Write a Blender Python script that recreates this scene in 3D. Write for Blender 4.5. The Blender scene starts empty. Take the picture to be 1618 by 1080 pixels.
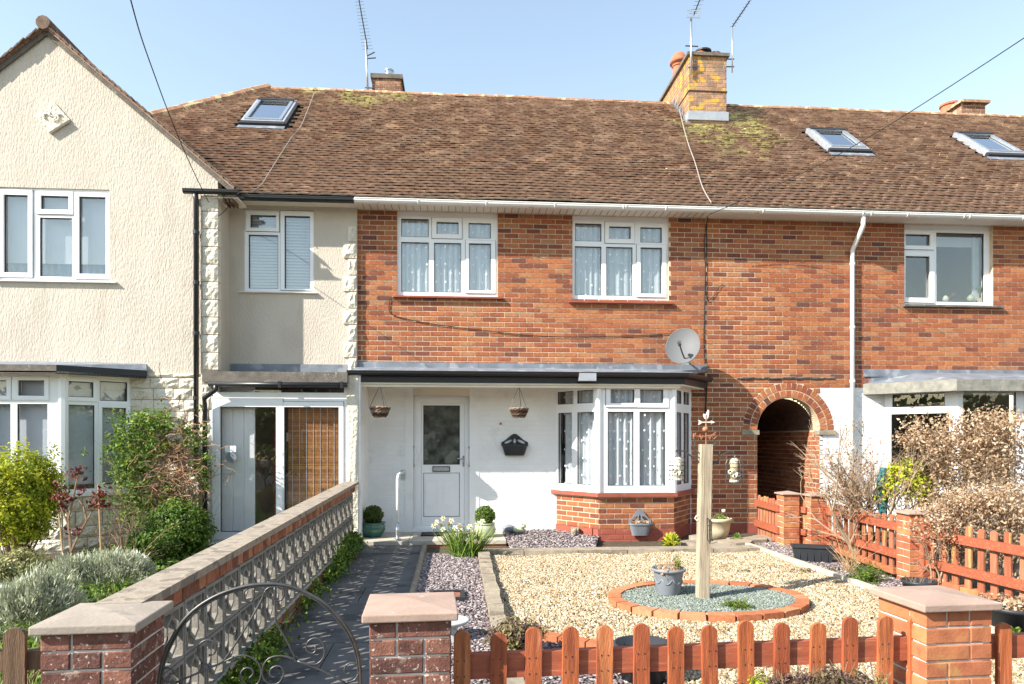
import bpy, math, random, numpy as np
from math import sin, cos, radians, pi, sqrt, atan2, floor
from mathutils import Matrix, Vector, noise
random.seed(7); RNG = np.random.default_rng(7)
S = bpy.context.scene
COL = S.collection
# ---------------- camera (level, shifted lens like the corrected photograph) ----------------
F, CX, YH, H, TH = 1080.0, 809.0, 695.0, 1.44, radians(4.38)
cam = bpy.data.cameras.new('camera'); camo = bpy.data.objects.new('camera', cam); COL.objects.link(camo)
camo.location = (0, 0, H); camo.rotation_euler = (pi/2, 0, -TH)
cam.sensor_width = 36; cam.lens = F/1618*36; cam.shift_y = (YH-540)/1618; cam.clip_start = .05; cam.clip_end = 3000
S.camera = camo
# ---------------- daylight ----------------
SUN_AZ, SUN_EL = radians(64), radians(36)      # light travels towards +Y turned AZ towards +X, falling EL
w = bpy.data.worlds.new('World'); S.world = w; w.use_nodes = True
nt = w.node_tree; bg = nt.nodes['Background']
sky = nt.nodes.new('ShaderNodeTexSky'); sky.sky_type = 'NISHITA'; sky.sun_disc = False
sky.sun_elevation = SUN_EL; sky.sun_rotation = SUN_AZ+pi
sky.air_density = 1.6; sky.dust_density = 0.3; sky.ozone_density = 1.0; sky.altitude = 50
hs_ = nt.nodes.new('ShaderNodeHueSaturation'); hs_.inputs['Saturation'].default_value = .85; hs_.inputs['Value'].default_value = 1.15
nt.links.new(sky.outputs[0], hs_.inputs['Color']); nt.links.new(hs_.outputs[0], bg.inputs[0]); bg.inputs[1].default_value = .112
sun = bpy.data.lights.new('sun', 'SUN'); sun.energy = 5.0; sun.angle = radians(.5); sun.color = (1, .95, .86)
suno = bpy.data.objects.new('sun', sun); COL.objects.link(suno)
LD = Vector((sin(SUN_AZ)*cos(SUN_EL), cos(SUN_AZ)*cos(SUN_EL), -sin(SUN_EL)))
suno.rotation_euler = LD.to_track_quat('-Z', 'Y').to_euler(); suno.location = (-20, -10, 20)
S.view_settings.view_transform = 'Standard'; S.view_settings.look = 'None'
S.view_settings.exposure = 1.08; S.view_settings.gamma = 1
S.view_settings.use_curve_mapping = False
S.cycles.max_bounces = 6; S.cycles.transparent_max_bounces = 12
S.cycles.use_denoising = True

# ---------------- photograph pixel -> place ----------------
def ray(u, v):
    a = (u-CX)/F
    return sin(TH)+a*cos(TH), cos(TH)-a*sin(TH), (YH-v)/F
def at_y(u, v, Y):
    d = ray(u, v); t = Y/d[1]; return Vector((t*d[0], Y, H+t*d[2]))
def at_z(u, v, Z=0.0):
    d = ray(u, v); t = (Z-H)/d[2]; return Vector((t*d[0], t*d[1], Z))
def at_t(u, v, t):
    d = ray(u, v); return Vector((t*d[0], t*d[1], H+t*d[2]))
def XX(u, Y): return at_y(u, 0, Y)[0]
def ZZ(u, v, Y): return at_y(u, v, Y)[2]
class Wall:
    """vertical plane through A and B; local x along it, y into it (away from camera), z up"""
    def __init__(s, A, B):
        s.A = Vector((A[0], A[1])); d = Vector((B[0]-A[0], B[1]-A[1])); s.L = d.length; s.d = d.normalized()
        s.M = Matrix.Translation((A[0], A[1], 0)) @ Matrix.Rotation(atan2(d[1], d[0]), 4, 'Z')
    def hit(s, u, v):
        dx, dy, dz = ray(u, v); n = Vector((-s.d[1], s.d[0]))
        t = s.A.dot(n)/(dx*n[0]+dy*n[1]); p = Vector((t*dx, t*dy))
        return (p-s.A).dot(s.d), H+t*dz
    def s(s_, u): return s_.hit(u, 0)[0]
    def z(s_, u, v): return s_.hit(u, v)[1]
    def rect(s_, r, uc=None):
        u0, v0, u1, v1 = r; uc = (u0+u1)/2 if uc is None else uc
        return s_.s(u0), s_.z(uc, v1), s_.s(u1), s_.z(uc, v0)      # x0,z0,x1,z1

# ---------------- materials ----------------
def mat(name, col, rough=.8, var=.12, vscale=8, bump=0, bscale=60, rnd=None, ramp=None, metal=0, spec=.3, stain=None, stretch=None, trans=0, bdist=.01, stain2=None):
    m = bpy.data.materials.new(name); m.use_nodes = True; n = m.node_tree; N = n.nodes; L = n.links
    b = N['Principled BSDF']; b.inputs['Roughness'].default_value = rough; b.inputs['Metallic'].default_value = metal
    b.inputs['Specular IOR Level'].default_value = spec
    geo = N.new('ShaderNodeNewGeometry'); vec = geo.outputs['Position']
    if stretch:
        mp = N.new('ShaderNodeMapping'); mp.inputs['Scale'].default_value = stretch; L.new(vec, mp.inputs['Vector']); vec = mp.outputs[0]
    if rnd:
        if rnd == 'obj': r = N.new('ShaderNodeObjectInfo').outputs['Random']
        else:
            at = N.new('ShaderNodeAttribute'); at.attribute_name = 'rnd'; r = at.outputs['Fac']
        cr = N.new('ShaderNodeValToRGB'); cr.color_ramp.interpolation = 'CONSTANT' if len(ramp) > 6 else 'LINEAR'
        els = cr.color_ramp.elements
        while len(els) < len(ramp): els.new(.5)
        for i, (p, c) in enumerate(ramp): els[i].position = p; els[i].color = (*c, 1)
        L.new(r, cr.inputs[0]); c = cr.outputs[0]
    else:
        rgb = N.new('ShaderNodeRGB'); rgb.outputs[0].default_value = (*col, 1); c = rgb.outputs[0]
    def nz(scale, detail=4):
        t = N.new('ShaderNodeTexNoise'); t.inputs['Scale'].default_value = scale; t.inputs['Detail'].default_value = detail
        L.new(vec, t.inputs['Vector']); return t.outputs['Fac']
    def mix(fac, a, bcol, mode='MIX'):
        x = N.new('ShaderNodeMix'); x.data_type = 'RGBA'; x.blend_type = mode
        if hasattr(fac, 'is_output'): L.new(fac, x.inputs[0])
        else: x.inputs[0].default_value = fac
        L.new(a, x.inputs[6])
        if hasattr(bcol, 'is_output'): L.new(bcol, x.inputs[7])
        else: x.inputs[7].default_value = (*bcol, 1)
        return x.outputs[2]
    if var:
        mr = N.new('ShaderNodeMapRange'); mr.inputs[1].default_value = .3; mr.inputs[2].default_value = .7
        mr.inputs[3].default_value = 1-var; mr.inputs[4].default_value = 1+var
        L.new(nz(vscale), mr.inputs[0])
        v = N.new('ShaderNodeVectorMath'); v.operation = 'SCALE'; L.new(c, v.inputs[0]); L.new(mr.outputs[0], v.inputs[3]); c = v.outputs[0]
    for st in (stain, stain2):
        if st:
            sc_, th, sc2 = st[1], st[2], st[0]
            mr = N.new('ShaderNodeMapRange'); mr.inputs[1].default_value = th; mr.inputs[2].default_value = th+.06
            mr.inputs[3].default_value = 0; mr.inputs[4].default_value = st[3] if len(st) > 3 else .8
            L.new(nz(sc_, 6), mr.inputs[0]); c = mix(mr.outputs[0], c, sc2)
    L.new(c, b.inputs['Base Color'])
    if bump:
        bp = N.new('ShaderNodeBump'); bp.inputs['Strength'].default_value = bump; bp.inputs['Distance'].default_value = bdist
        L.new(nz(bscale, 3), bp.inputs['Height']); L.new(bp.outputs[0], b.inputs['Normal'])
    if trans:
        tr = N.new('ShaderNodeBsdfTranslucent'); L.new(c, tr.inputs[0]); ms = N.new('ShaderNodeMixShader'); ms.inputs[0].default_value = trans
        L.new(b.outputs[0], ms.inputs[1]); L.new(tr.outputs[0], ms.inputs[2]); L.new(ms.outputs[0], N['Material Output'].inputs[0])
    return m
def glass(name, tint=(1, 1, 1), boost=1.0, rough=0.0):
    m = bpy.data.materials.new(name); m.use_nodes = True; N = m.node_tree.nodes; L = m.node_tree.links
    N.remove(N['Principled BSDF']); ge = N.new('ShaderNodeNewGeometry'); dt = N.new('ShaderNodeVectorMath'); dt.operation = 'DOT_PRODUCT'
    L.new(ge.outputs['Normal'], dt.inputs[0]); L.new(ge.outputs['Incoming'], dt.inputs[1]); ab = N.new('ShaderNodeMath'); ab.operation = 'ABSOLUTE'; L.new(dt.outputs['Value'], ab.inputs[0])
    om = N.new('ShaderNodeMath'); om.operation = 'SUBTRACT'; om.inputs[0].default_value = 1; L.new(ab.outputs[0], om.inputs[1])
    fr = N.new('ShaderNodeMath'); fr.operation = 'POWER'; fr.inputs[1].default_value = 5; L.new(om.outputs[0], fr.inputs[0])   # Schlick, the same from both faces
    mu = N.new('ShaderNodeMath'); mu.operation = 'MULTIPLY_ADD'; mu.use_clamp = True; mu.inputs[1].default_value = boost; mu.inputs[2].default_value = .07*boost
    L.new(fr.outputs[0], mu.inputs[0]); t = N.new('ShaderNodeBsdfTransparent'); t.inputs[0].default_value = (*tint, 1)
    g = N.new('ShaderNodeBsdfGlossy'); g.inputs['Roughness'].default_value = rough; x = N.new('ShaderNodeMixShader')
    L.new(mu.outputs[0], x.inputs[0]); L.new(t.outputs[0], x.inputs[1]); L.new(g.outputs[0], x.inputs[2]); L.new(x.outputs[0], N['Material Output'].inputs[0])
    return m
def c8(h): return tuple(((int(h[i:i+2], 16)/255)**2.2) for i in (0, 2, 4))
BR = [(0, (.13, .052, .038)), (.06, (.18, .06, .038)), (.14, (.26, .08, .04)), (.45, (.33, .105, .045)), (.8, (.40, .15, .06)), (1, (.35, .165, .085))]
bst = ((.45, .32, .22), 26, .70, .35)
M = {}
M['brick'] = mat('red_brick', 0, .9, .22, 30, .5, 120, 'obj', BR, stain=bst, stain2=((.18, .07, .045), 1.4, .57, .35), bdist=.004)
M['brick_j'] = mat('red_brick_joined', 0, .9, .22, 30, .5, 120, 'attr', BR, stain=bst, stain2=((.18, .07, .045), 1.4, .57, .35), bdist=.004)
M['mortar'] = mat('pale_mortar', (.60, .47, .33), .95, .15, 12, .4, 200, bdist=.003)
M['white_brick'] = mat('white_painted_brick', (.80, .80, .79), .6, .04, 3, .3, 90, bdist=.003, stain=((.60, .57, .50), 2.6, .60, .3), stain2=((.5, .45, .38), 14, .70, .35))
M['render'] = mat('cream_roughcast', (.545, .48, .40), .95, .06, 2, .8, 34, stretch=(1.6, 1.6, .6), bdist=.014, stain=((.46, .38, .28), 55, .66, .55), stain2=((.42, .36, .29), 1.5, .57, .28))
M['stone'] = mat('cream_painted_stone', (.66, .60, .49), .9, .1, 6, .9, 18, bdist=.03, stain=((.45, .40, .3), 9, .72, .4))
M['upvc'] = mat('white_plastic', (.84, .84, .84), .35, .02, 5, spec=.5)
M['cream_wood'] = mat('cream_painted_soffit', (.74, .68, .56), .6, .06, 4, stain=((.45, .4, .3), 8, .72, .4))
M['glass'] = glass('window_glass', (.98, .98, .98), .9)
M['glass_up'] = glass('upstairs_glass', (.97, .98, .98), 1.9)
M['frosted'] = mat('frosted_door_glass', (.075, .08, .07), .12, .6, 7, .3, 90, spec=.5, bdist=.002, stain=((.20, .21, .18), 5, .56, .6))
M['glass_dark'] = glass('tinted_glass', (.5, .55, .55), 1.6)
M['gasket'] = mat('black_gasket', (.03, .03, .035), .6, 0)
M['net'] = mat('net_curtain', (.66, .71, .74), .9, .05, 10, trans=.15)
M['net_spot'] = mat('net_curtain_spots', (.90, .92, .93), .9, 0)
M['blind'] = mat('white_blind', (.62, .67, .72), .8, .03, 4, trans=.2)
M['bluecurtain'] = mat('blue_curtain', (.12, .25, .40), .9, .2, 8)
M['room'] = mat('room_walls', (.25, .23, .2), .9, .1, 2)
M['tile'] = mat('clay_roof_tile', 0, .93, .25, 14, .5, 80, 'obj', [(0, (.19, .108, .076)), (.35, (.235, .135, .095)), (.7, (.275, .162, .115)), (.9, (.34, .215, .155)), (1, (.56, .42, .31))], stain=((.56, .43, .30), 6, .60, .5), bdist=.005)
M['tile_j'] = mat('clay_roof_tile_joined', 0, .93, .25, 14, .5, 80, 'attr', [(0, (.19, .108, .076)), (.35, (.235, .135, .095)), (.7, (.275, .162, .115)), (.9, (.34, .215, .155)), (1, (.56, .42, .31))], stain=((.56, .43, .30), 6, .60, .5), bdist=.005)
M['tile_moss'] = mat('lichened_roof_tile', 0, .95, .3, 20, .5, 60, 'attr', [(0, (.26, .19, .09)), (.5, (.42, .36, .14)), (1, (.62, .56, .32))], stain=((.20, .12, .07), 9, .52, .8), bdist=.006)
M['underlay'] = mat('roof_underlay', (.06, .04, .03), .95, .1)
M['ridge'] = mat('ridge_tile_clay', (.36, .20, .12), .9, .3, 12, .5, 60, stain=((.62, .52, .30), 7, .55, .8))
M['lead'] = mat('grey_lead', (.17, .19, .22), .55, .2, 6, .2, 30, spec=.4, stain=((.34, .35, .37), 5, .56, .6))
M['concrete_pale'] = mat('pale_lichened_concrete', (.25, .24, .205), .95, .25, 9, .6, 60, stain=((.18, .17, .14), 7, .58, .6))
M['black_plastic'] = mat('black_plastic', (.018, .018, .02), .35, .05, spec=.5)
M['white_gutter'] = mat('white_gutter', (.76, .74, .70), .45, .04, 5, stain=((.35, .30, .22), 9, .66, .5))
M['concrete'] = mat('weathered_concrete', (.15, .13, .11), .95, .25, 9, .6, 60, stain=((.10, .09, .08), 6, .58, .6), stain2=((.5, .47, .38), 14, .64, .6))
M['capstone'] = mat('pink_cap_stone', (.37, .255, .20), .9, .15, 5, .4, 60, stain=((.31, .22, .17), 5, .58, .6), stain2=((.75, .68, .6), 20, .68, .6), bdist=.004)
M['coping'] = mat('coping_concrete', (.32, .265, .205), .95, .25, 9, .6, 50, stain=((.15, .125, .10), 9, .54, .8), bdist=.006)
M['block'] = mat('grey_screen_block', (.24, .22, .19), .95, .15, 8, .4, 60, stain=((.25, .24, .22), 10, .62, .5))
M['slab'] = mat('grey_paving_slab', (.135, .128, .12), .9, .2, 4, .4, 50, stain=((.05, .05, .052), 3, .56, .6), stain2=((.2, .19, .17), 9, .64, .5), bdist=.003)
M['step'] = mat('cream_step_slab', (.46, .41, .33), .9, .12, 5, .3, 50)
M['red_paint'] = mat('red_masonry_paint', (.30, .082, .055), .7, .1, 6, .3, 60, stain=((.46, .16, .10), 9, .6, .5), bdist=.003)
M['picket'] = mat('orange_stained_wood', 0, .6, .3, 9, .7, 60, 'obj', [(0, (.30, .075, .032)), (.5, (.42, .115, .042)), (1, (.50, .17, .065))], stretch=(6, 6, .5), stain=((.22, .055, .028), 7, .57, .7), stain2=((.52, .30, .17), 9, .64, .6), bdist=.005)
M['picket_in'] = mat('algae_tinted_wood', 0, .75, .25, 9, .6, 60, 'obj', [(0, (.26, .085, .045)), (.5, (.36, .12, .06)), (1, (.44, .18, .10))], stretch=(5, 5, .6), stain=((.50, .46, .14), 3, .60, .4), bdist=.004)
M['railh'] = mat('stained_rail_wood', (.34, .095, .048), .65, .2, 9, .4, 60, stretch=(.6, 5, 6), stain=((.55, .25, .14), 9, .62, .5), bdist=.004)
M['oldwood'] = mat('old_brown_wood', (.14, .085, .05), .8, .3, 8, .5, 60, stretch=(6, 6, .5), stain=((.28, .2, .12), 9, .6, .5))
M['post'] = mat('pale_timber', (.42, .34, .24), .8, .3, 7, .9, 20, stretch=(10, 10, .35), stain=((.24, .18, .12), 5, .55, .6), stain2=((.56, .50, .40), 8, .6, .5), bdist=.008)
M['sleeper'] = mat('weathered_kerb', (.30, .25, .185), .9, .2, 9, .6, 50, stain=((.2, .16, .11), 12, .6, .7))
M['iron'] = mat('wrought_iron', (.10, .095, .09), .4, .2, 30, metal=.6, spec=.5)
M['galv'] = mat('galvanised_metal', (.55, .57, .58), .35, .1, 30, metal=.8)
M['wire'] = mat('black_cable', (.02, .02, .02), .6, 0)
M['aerialm'] = mat('aerial_aluminium', (.30, .31, .33), .4, .1, metal=.7)
M['greycable'] = mat('grey_cable', (.30, .26, .22), .7, .1)
M['dish'] = mat('grey_dish_mesh', (.13, .132, .136), .6, .1, 90)
M['rust'] = mat('rusty_iron', (.34, .14, .07), .85, .3, 40, stain=((.5, .3, .2), 30, .6, .6))
M['soil'] = mat('garden_soil', (.08, .06, .04), 1, .3, 20, .8, 60)
M['lawnground'] = mat('street_ground', (.17, .16, .15), 1, .15, 3, .4, 60)
M['gravelbase'] = mat('gravel_bed_base', (.20, .15, .09), 1, .25, 60, .8, 90)
M['slatebase'] = mat('slate_bed_base', (.12, .10, .10), 1, .25, 60, .8, 90)
M['gravel'] = mat('golden_gravel', 0, .85, .1, 40, 0, 0, 'attr', [(0, (.20, .125, .055)), (.3, (.34, .25, .14)), (.6, (.46, .37, .24)), (.85, (.60, .53, .42)), (1, (.28, .20, .11))])
M['slate'] = mat('plum_slate_chippings', 0, .7, .1, 40, 0, 0, 'attr', [(0, (.12, .095, .10)), (.4, (.22, .175, .18)), (.75, (.33, .28, .27)), (1, (.46, .41, .38))])
M['chips'] = mat('green_grey_chippings', 0, .8, .1, 40, 0, 0, 'attr', [(0, (.10, .12, .10)), (.5, (.19, .22, .185)), (1, (.34, .36, .31))])
M['edgebrick'] = mat('edging_brick', 0, .85, .2, 30, .4, 100, 'obj', [(0, (.36, .12, .055)), (.5, (.44, .16, .07)), (1, (.50, .22, .11))], bdist=.003)
M['pillar_brick'] = mat('mottled_dark_brick', 0, .9, .35, 18, .8, 90, 'obj', [(0, (.09, .042, .034)), (.5, (.16, .066, .048)), (1, (.24, .105, .072))], stain=((.60, .52, .45), 60, .62, .9), stain2=((.34, .26, .21), 14, .60, .6), bdist=.005)
M['pillar_brick2'] = mat('orange_pillar_brick', 0, .9, .2, 12, .5, 90, 'obj', [(0, (.36, .105, .055)), (.5, (.42, .145, .065)), (1, (.46, .20, .08))], stain=((.44, .27, .09), 6, .6, .5), stain2=((.26, .09, .05), 11, .62, .5), bdist=.004)
def leafm(name, ramp, tr=.35, rough=.6): return mat(name, 0, rough, .1, 5, 0, 0, 'attr', ramp, trans=tr, spec=.35)
M['lf_yellow'] = leafm('yellow_green_leaves', [(0, (.08, .12, .012)), (.3, (.24, .30, .02)), (.6, (.48, .50, .03)), (1, (.70, .66, .07))])
M['lf_green'] = leafm('fresh_green_leaves', [(0, (.04, .08, .012)), (.5, (.12, .21, .03)), (1, (.30, .39, .06))])
M['lf_dark'] = leafm('dark_box_leaves', [(0, (.03, .05, .01)), (.5, (.07, .11, .015)), (1, (.16, .20, .03))])
M['lf_silver'] = leafm('silver_grey_leaves', [(0, (.20, .22, .11)), (.5, (.42, .44, .30)), (1, (.68, .69, .56))], .2)
M['lf_red'] = leafm('dark_red_leaves', [(0, (.05, .012, .012)), (.6, (.15, .022, .022)), (1, (.27, .09, .05))])
M['lf_brown'] = leafm('dry_beech_leaves', [(0, (.28, .17, .09)), (.4, (.48, .32, .19)), (.75, (.66, .50, .34)), (1, (.78, .65, .49))])
M['lf_heath'] = leafm('purple_heather_leaves', [(0, (.05, .03, .03)), (.4, (.16, .09, .08)), (.7, (.25, .22, .08)), (1, (.36, .36, .12))])
M['twig'] = mat('brown_twigs', (.26, .17, .105), .9, .25, 12)
M['twig_pale'] = mat('pale_bark', (.34, .25, .165), .9, .25, 12)
M['cane'] = mat('bamboo_cane', (.50, .33, .17), .6, .15, 12)
M['petal'] = mat('cream_petals', (.86, .84, .70), .6, .04, 20, trans=.3)
M['corona'] = mat('yellow_corona', (.85, .66, .18), .6, .05, trans=.3)
M['terracotta'] = mat('terracotta', (.42, .15, .08), .85, .15, 9)
M['pot_green'] = mat('dark_green_glaze', (.035, .11, .085), .2, .2, 8, spec=.6)
M['pot_pale'] = mat('pale_green_glaze', (.42, .46, .30), .3, .15, 8, spec=.5, stain=((.6, .55, .35), 10, .6, .5))
M['pot_grey'] = mat('grey_plastic_pot', (.20, .22, .245), .5, .06, 8)
M['pot_beige'] = mat('sand_stone_pot', (.50, .42, .28), .85, .15, 12, .3, 60)
M['pot_dark'] = mat('dark_plastic_pot', (.03, .033, .038), .45, .1)
M['wicker'] = mat('brown_wicker', 0, .85, .3, 40, 0, 0, 'attr', [(0, (.045, .025, .018)), (.6, (.13, .08, .055)), (1, (.34, .24, .17))])
M['bamboo'] = mat('bamboo_blind', 0, .7, .2, 20, 0, 0, 'attr', [(0, (.26, .10, .035)), (.5, (.36, .16, .05)), (1, (.46, .23, .08))])
M['seedfill'] = mat('bird_seed', (.45, .36, .22), .9, .35, 90)
M['feeder'] = mat('cream_plastic', (.75, .72, .62), .4, .05)
M['velux'] = mat('grey_window_flashing', (.40, .42, .45), .4, .1, metal=.3)
M['rubber'] = mat('black_rubber_mat', (.02, .02, .02), .9, .2)
M['teal'] = mat('teal_glass_vase', (.04, .16, .17), .2, .4, 25, spec=.6)
M['chrome'] = mat('brushed_chrome', (.6, .6, .6), .25, 0, metal=1)
M['lich_brick'] = mat('lichened_chimney_brick', 0, .95, .25, 20, .6, 60, 'obj', [(0, (.26, .15, .09)), (.5, (.36, .20, .12)), (1, (.42, .24, .15))], stain=((.62, .36, .04), 7, .55, .85), stain2=((.16, .13, .11), 4, .56, .6), bdist=.008)
M['emblem'] = M['stone']

# ---------------- mesh builder ----------------
WM = {}
class MB:
    def __init__(s): s.v = []; s.f = []; s.r = []
    def add(s, vs, fs, r=None):
        k = len(s.v); s.v += [tuple(p) for p in vs]; s.f += [tuple(i+k for i in f) for f in fs]
        s.r += [random.random() if r is None else r]*len(fs); return s
    def box(s, x0, x1, y0, y1, z0, z1, r=None, open_back=False):
        v = [(x0, y0, z0), (x1, y0, z0), (x1, y1, z0), (x0, y1, z0), (x0, y0, z1), (x1, y0, z1), (x1, y1, z1), (x0, y1, z1)]
        f = [(0, 1, 5, 4), (1, 2, 6, 5), (3, 0, 4, 7), (4, 5, 6, 7), (3, 2, 1, 0)]
        if not open_back: f.append((2, 3, 7, 6))
        return s.add(v, f, random.random() if r is None else r)
    def cbox(s, x0, x1, y0, y1, z0, z1, c=.003):
        """box with chamfered front (y0) edges"""
        v = [(x0+c, y0, z0+c), (x1-c, y0, z0+c), (x1-c, y0, z1-c), (x0+c, y0, z1-c), (x0, y0+c, z0), (x1, y0+c, z0), (x1, y0+c, z1), (x0, y0+c, z1), (x0, y1, z0), (x1, y1, z0), (x1, y1, z1), (x0, y1, z1)]
        f = [(0, 1, 2, 3)]+[(a, b, b+4, a+4)[::-1] for a, b in ((0, 1), (1, 2), (2, 3), (3, 0))]+[(a, b, b+4, a+4)[::-1] for a, b in ((4, 5), (5, 6), (6, 7), (7, 4))]+[(11, 10, 9, 8)]
        return s.add(v, f)
    def hexa(s, p, r=None):   # 8 points bottom ring then top ring
        return s.add(p, [(3, 2, 1, 0), (4, 5, 6, 7), (0, 1, 5, 4), (1, 2, 6, 5), (2, 3, 7, 6), (3, 0, 4, 7)], random.random() if r is None else r)
    def prism(s, poly, y0, y1):   # polygon in x,z extruded in y
        n = len(poly); v = [(x, y0, z) for x, z in poly]+[(x, y1, z) for x, z in poly]
        return s.add(v, [tuple(range(n)), tuple(range(2*n-1, n-1, -1))]+[(i, i+n, (i+1) % n+n, (i+1) % n) for i in range(n)], .5)
    def slab(s, poly, z0, z1):    # polygon in x,y extruded in z
        n = len(poly); v = [(x, y, z0) for x, y in poly]+[(x, y, z1) for x, y in poly]
        return s.add(v, [tuple(range(n-1, -1, -1)), tuple(range(n, 2*n))]+[(i, (i+1) % n, (i+1) % n+n, i+n) for i in range(n)])
    def tube(s, pts, rad, n=6, caps=True):
        pts = [Vector(p) for p in pts]; k = len(s.v); N = len(pts)
        if not hasattr(rad, '__len__'): rad = [rad]*N
        prev = None
        for i, p in enumerate(pts):
            d = (pts[min(i+1, N-1)]-pts[max(i-1, 0)]);
            if d.length < 1e-9: d = Vector((0, 0, 1))
            d.normalize()
            a = prev if prev is not None else (Vector((0, 0, 1)) if abs(d[2]) < .9 else Vector((1, 0, 0)))
            x = a-d*a.dot(d)
            if x.length < 1e-6: x = d.orthogonal()
            x.normalize(); y = d.cross(x); prev = x
            for j in range(n):
                q = p+(x*cos(2*pi*j/n)+y*sin(2*pi*j/n))*rad[i]; s.v.append(tuple(q))
        nf = 0
        for i in range(N-1):
            for j in range(n):
                a, b = k+i*n+j, k+i*n+(j+1) % n; s.f.append((a, b, b+n, a+n)); nf += 1
        if caps: s.f.append(tuple(range(k+n-1, k-1, -1))); s.f.append(tuple(range(k+(N-1)*n, k+N*n))); nf += 2
        s.r += [random.random()]*nf; return s
    def lathe(s, prof, cx=0, cy=0, n=24, sx=1, sy=1):
        k = len(s.v)
        for r_, z in prof:
            for j in range(n): s.v.append((cx+r_*sx*cos(2*pi*j/n), cy+r_*sy*sin(2*pi*j/n), z))
        for i in range(len(prof)-1):
            for j in range(n):
                a, b = k+i*n+j, k+i*n+(j+1) % n; s.f.append((a, b, b+n, a+n)); s.r.append(.5)
        s.f.append(tuple(range(k+n-1, k-1, -1))); s.r.append(.5)
        s.f.append(tuple(range(k+(len(prof)-1)*n, k+len(prof)*n))); s.r.append(.5)
        return s
    def plate(s, x0, x1, z0, z1, holes, y0, y1, r=.5):
        xs = sorted({x0, x1, *[min(max(h[i], x0), x1) for h in holes for i in (0, 2)]}); zs = sorted({z0, z1, *[min(max(h[i], z0), z1) for h in holes for i in (1, 3)]})
        sol = {}
        for i in range(len(xs)-1):
            for j in range(len(zs)-1):
                cx, cz = (xs[i]+xs[i+1])/2, (zs[j]+zs[j+1])/2
                sol[i, j] = not any(h[0] < cx < h[2] and h[1] < cz < h[3] for h in holes)
        idx = {}
        def V(i, j, y):
            key = (i, j, y)
            if key not in idx: idx[key] = len(s.v); s.v.append((xs[i], y, zs[j]))
            return idx[key]
        for (i, j), o in sol.items():
            if not o: continue
            fs = [(V(i, j, y0), V(i+1, j, y0), V(i+1, j+1, y0), V(i, j+1, y0)), (V(i, j+1, y1), V(i+1, j+1, y1), V(i+1, j, y1), V(i, j, y1))]
            if not sol.get((i-1, j)): fs.append((V(i, j, y1), V(i, j, y0), V(i, j+1, y0), V(i, j+1, y1)))
            if not sol.get((i+1, j)): fs.append((V(i+1, j, y0), V(i+1, j, y1), V(i+1, j+1, y1), V(i+1, j+1, y0)))
            if not sol.get((i, j-1)): fs.append((V(i, j, y1), V(i+1, j, y1), V(i+1, j, y0), V(i, j, y0)))
            if not sol.get((i, j+1)): fs.append((V(i, j+1, y0), V(i+1, j+1, y0), V(i+1, j+1, y1), V(i, j+1, y1)))
            s.f += fs; s.r += [r]*len(fs)
        return s
    def mesh(s, name, m, smooth=False):
        me = bpy.data.meshes.new(name); me.from_pydata(s.v, [], s.f)
        a = me.attributes.new('rnd', 'FLOAT', 'FACE'); a.data.foreach_set('value', s.r)
        if smooth: me.shade_smooth()
        me.materials.append(M[m] if isinstance(m, str) else m); me.update(); return me
    def build(s, name, m, parent=None, Mw=None, smooth=False, kind=None, label=None):
        return link(name, s.mesh(name, m, smooth), parent, Mw, kind, label)
def link(name, me, parent=None, Mw=None, kind=None, label=None):
    o = bpy.data.objects.new(name, me); COL.objects.link(o); Mw = Mw if Mw is not None else Matrix()
    if parent: o.parent = parent; o.matrix_basis = WM[parent.name].inverted() @ Mw
    else: o.matrix_basis = Mw
    WM[o.name] = Mw.copy()
    if kind: o['kind'] = kind
    if label: o['label'] = label
    return o
def thing(name, label, cat, loc=(0, 0, 0), rz=0, group=None, kind=None):
    o = link(name, None, None, Matrix.Translation(loc) @ Matrix.Rotation(rz, 4, 'Z')); o['label'] = label; o['category'] = cat
    if group: o['group'] = group
    if kind: o['kind'] = kind
    return o
def tag(o, label, cat, group=None):
    o['label'] = label; o['category'] = cat
    if group: o['group'] = group
    return o
def struct(name, mb, m, label=None, cat='ground'):
    o = mb.build(name, m); o['kind'] = 'structure'; return tag(o, label or name.replace('_', ' '), cat)
def dup(root, Mw, label, rename=None):
    c = root.copy(); COL.objects.link(c); c.matrix_basis = Mw; WM[c.name] = Mw.copy(); c['label'] = label
    for ch in root.children:
        d = ch.copy(); COL.objects.link(d); d.parent = c; WM[d.name] = Mw @ ch.matrix_basis
        for g in ch.children:
            e = g.copy(); COL.objects.link(e); e.parent = d
    return c
T = Matrix.Translation
def RZ(a): return Matrix.Rotation(a, 4, 'Z')
def np_mesh(name, V, Fq, rnd, m, smooth=False):
    me = bpy.data.meshes.new(name); k = Fq.shape[1]
    me.vertices.add(len(V)); me.vertices.foreach_set('co', V.astype(np.float32).ravel())
    me.loops.add(Fq.size); me.loops.foreach_set('vertex_index', Fq.astype(np.int32).ravel())
    me.polygons.add(len(Fq)); me.polygons.foreach_set('loop_start', np.arange(0, Fq.size, k, dtype=np.int32))
    a = me.attributes.new('rnd', 'FLOAT', 'FACE'); a.data.foreach_set('value', rnd.astype(np.float32))
    me.materials.append(M[m] if isinstance(m, str) else m); me.update(calc_edges=True); me.validate()
    return me
def rotmats(n):
    q = RNG.normal(size=(n, 4)); q /= np.linalg.norm(q, axis=1)[:, None]; w_, x, y, z = q.T
    return np.stack([1-2*(y*y+z*z), 2*(x*y-z*w_), 2*(x*z+y*w_), 2*(x*y+z*w_), 1-2*(x*x+z*z), 2*(y*z-x*w_), 2*(x*z-y*w_), 2*(y*z+x*w_), 1-2*(x*x+y*y)], 1).reshape(n, 3, 3)
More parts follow.
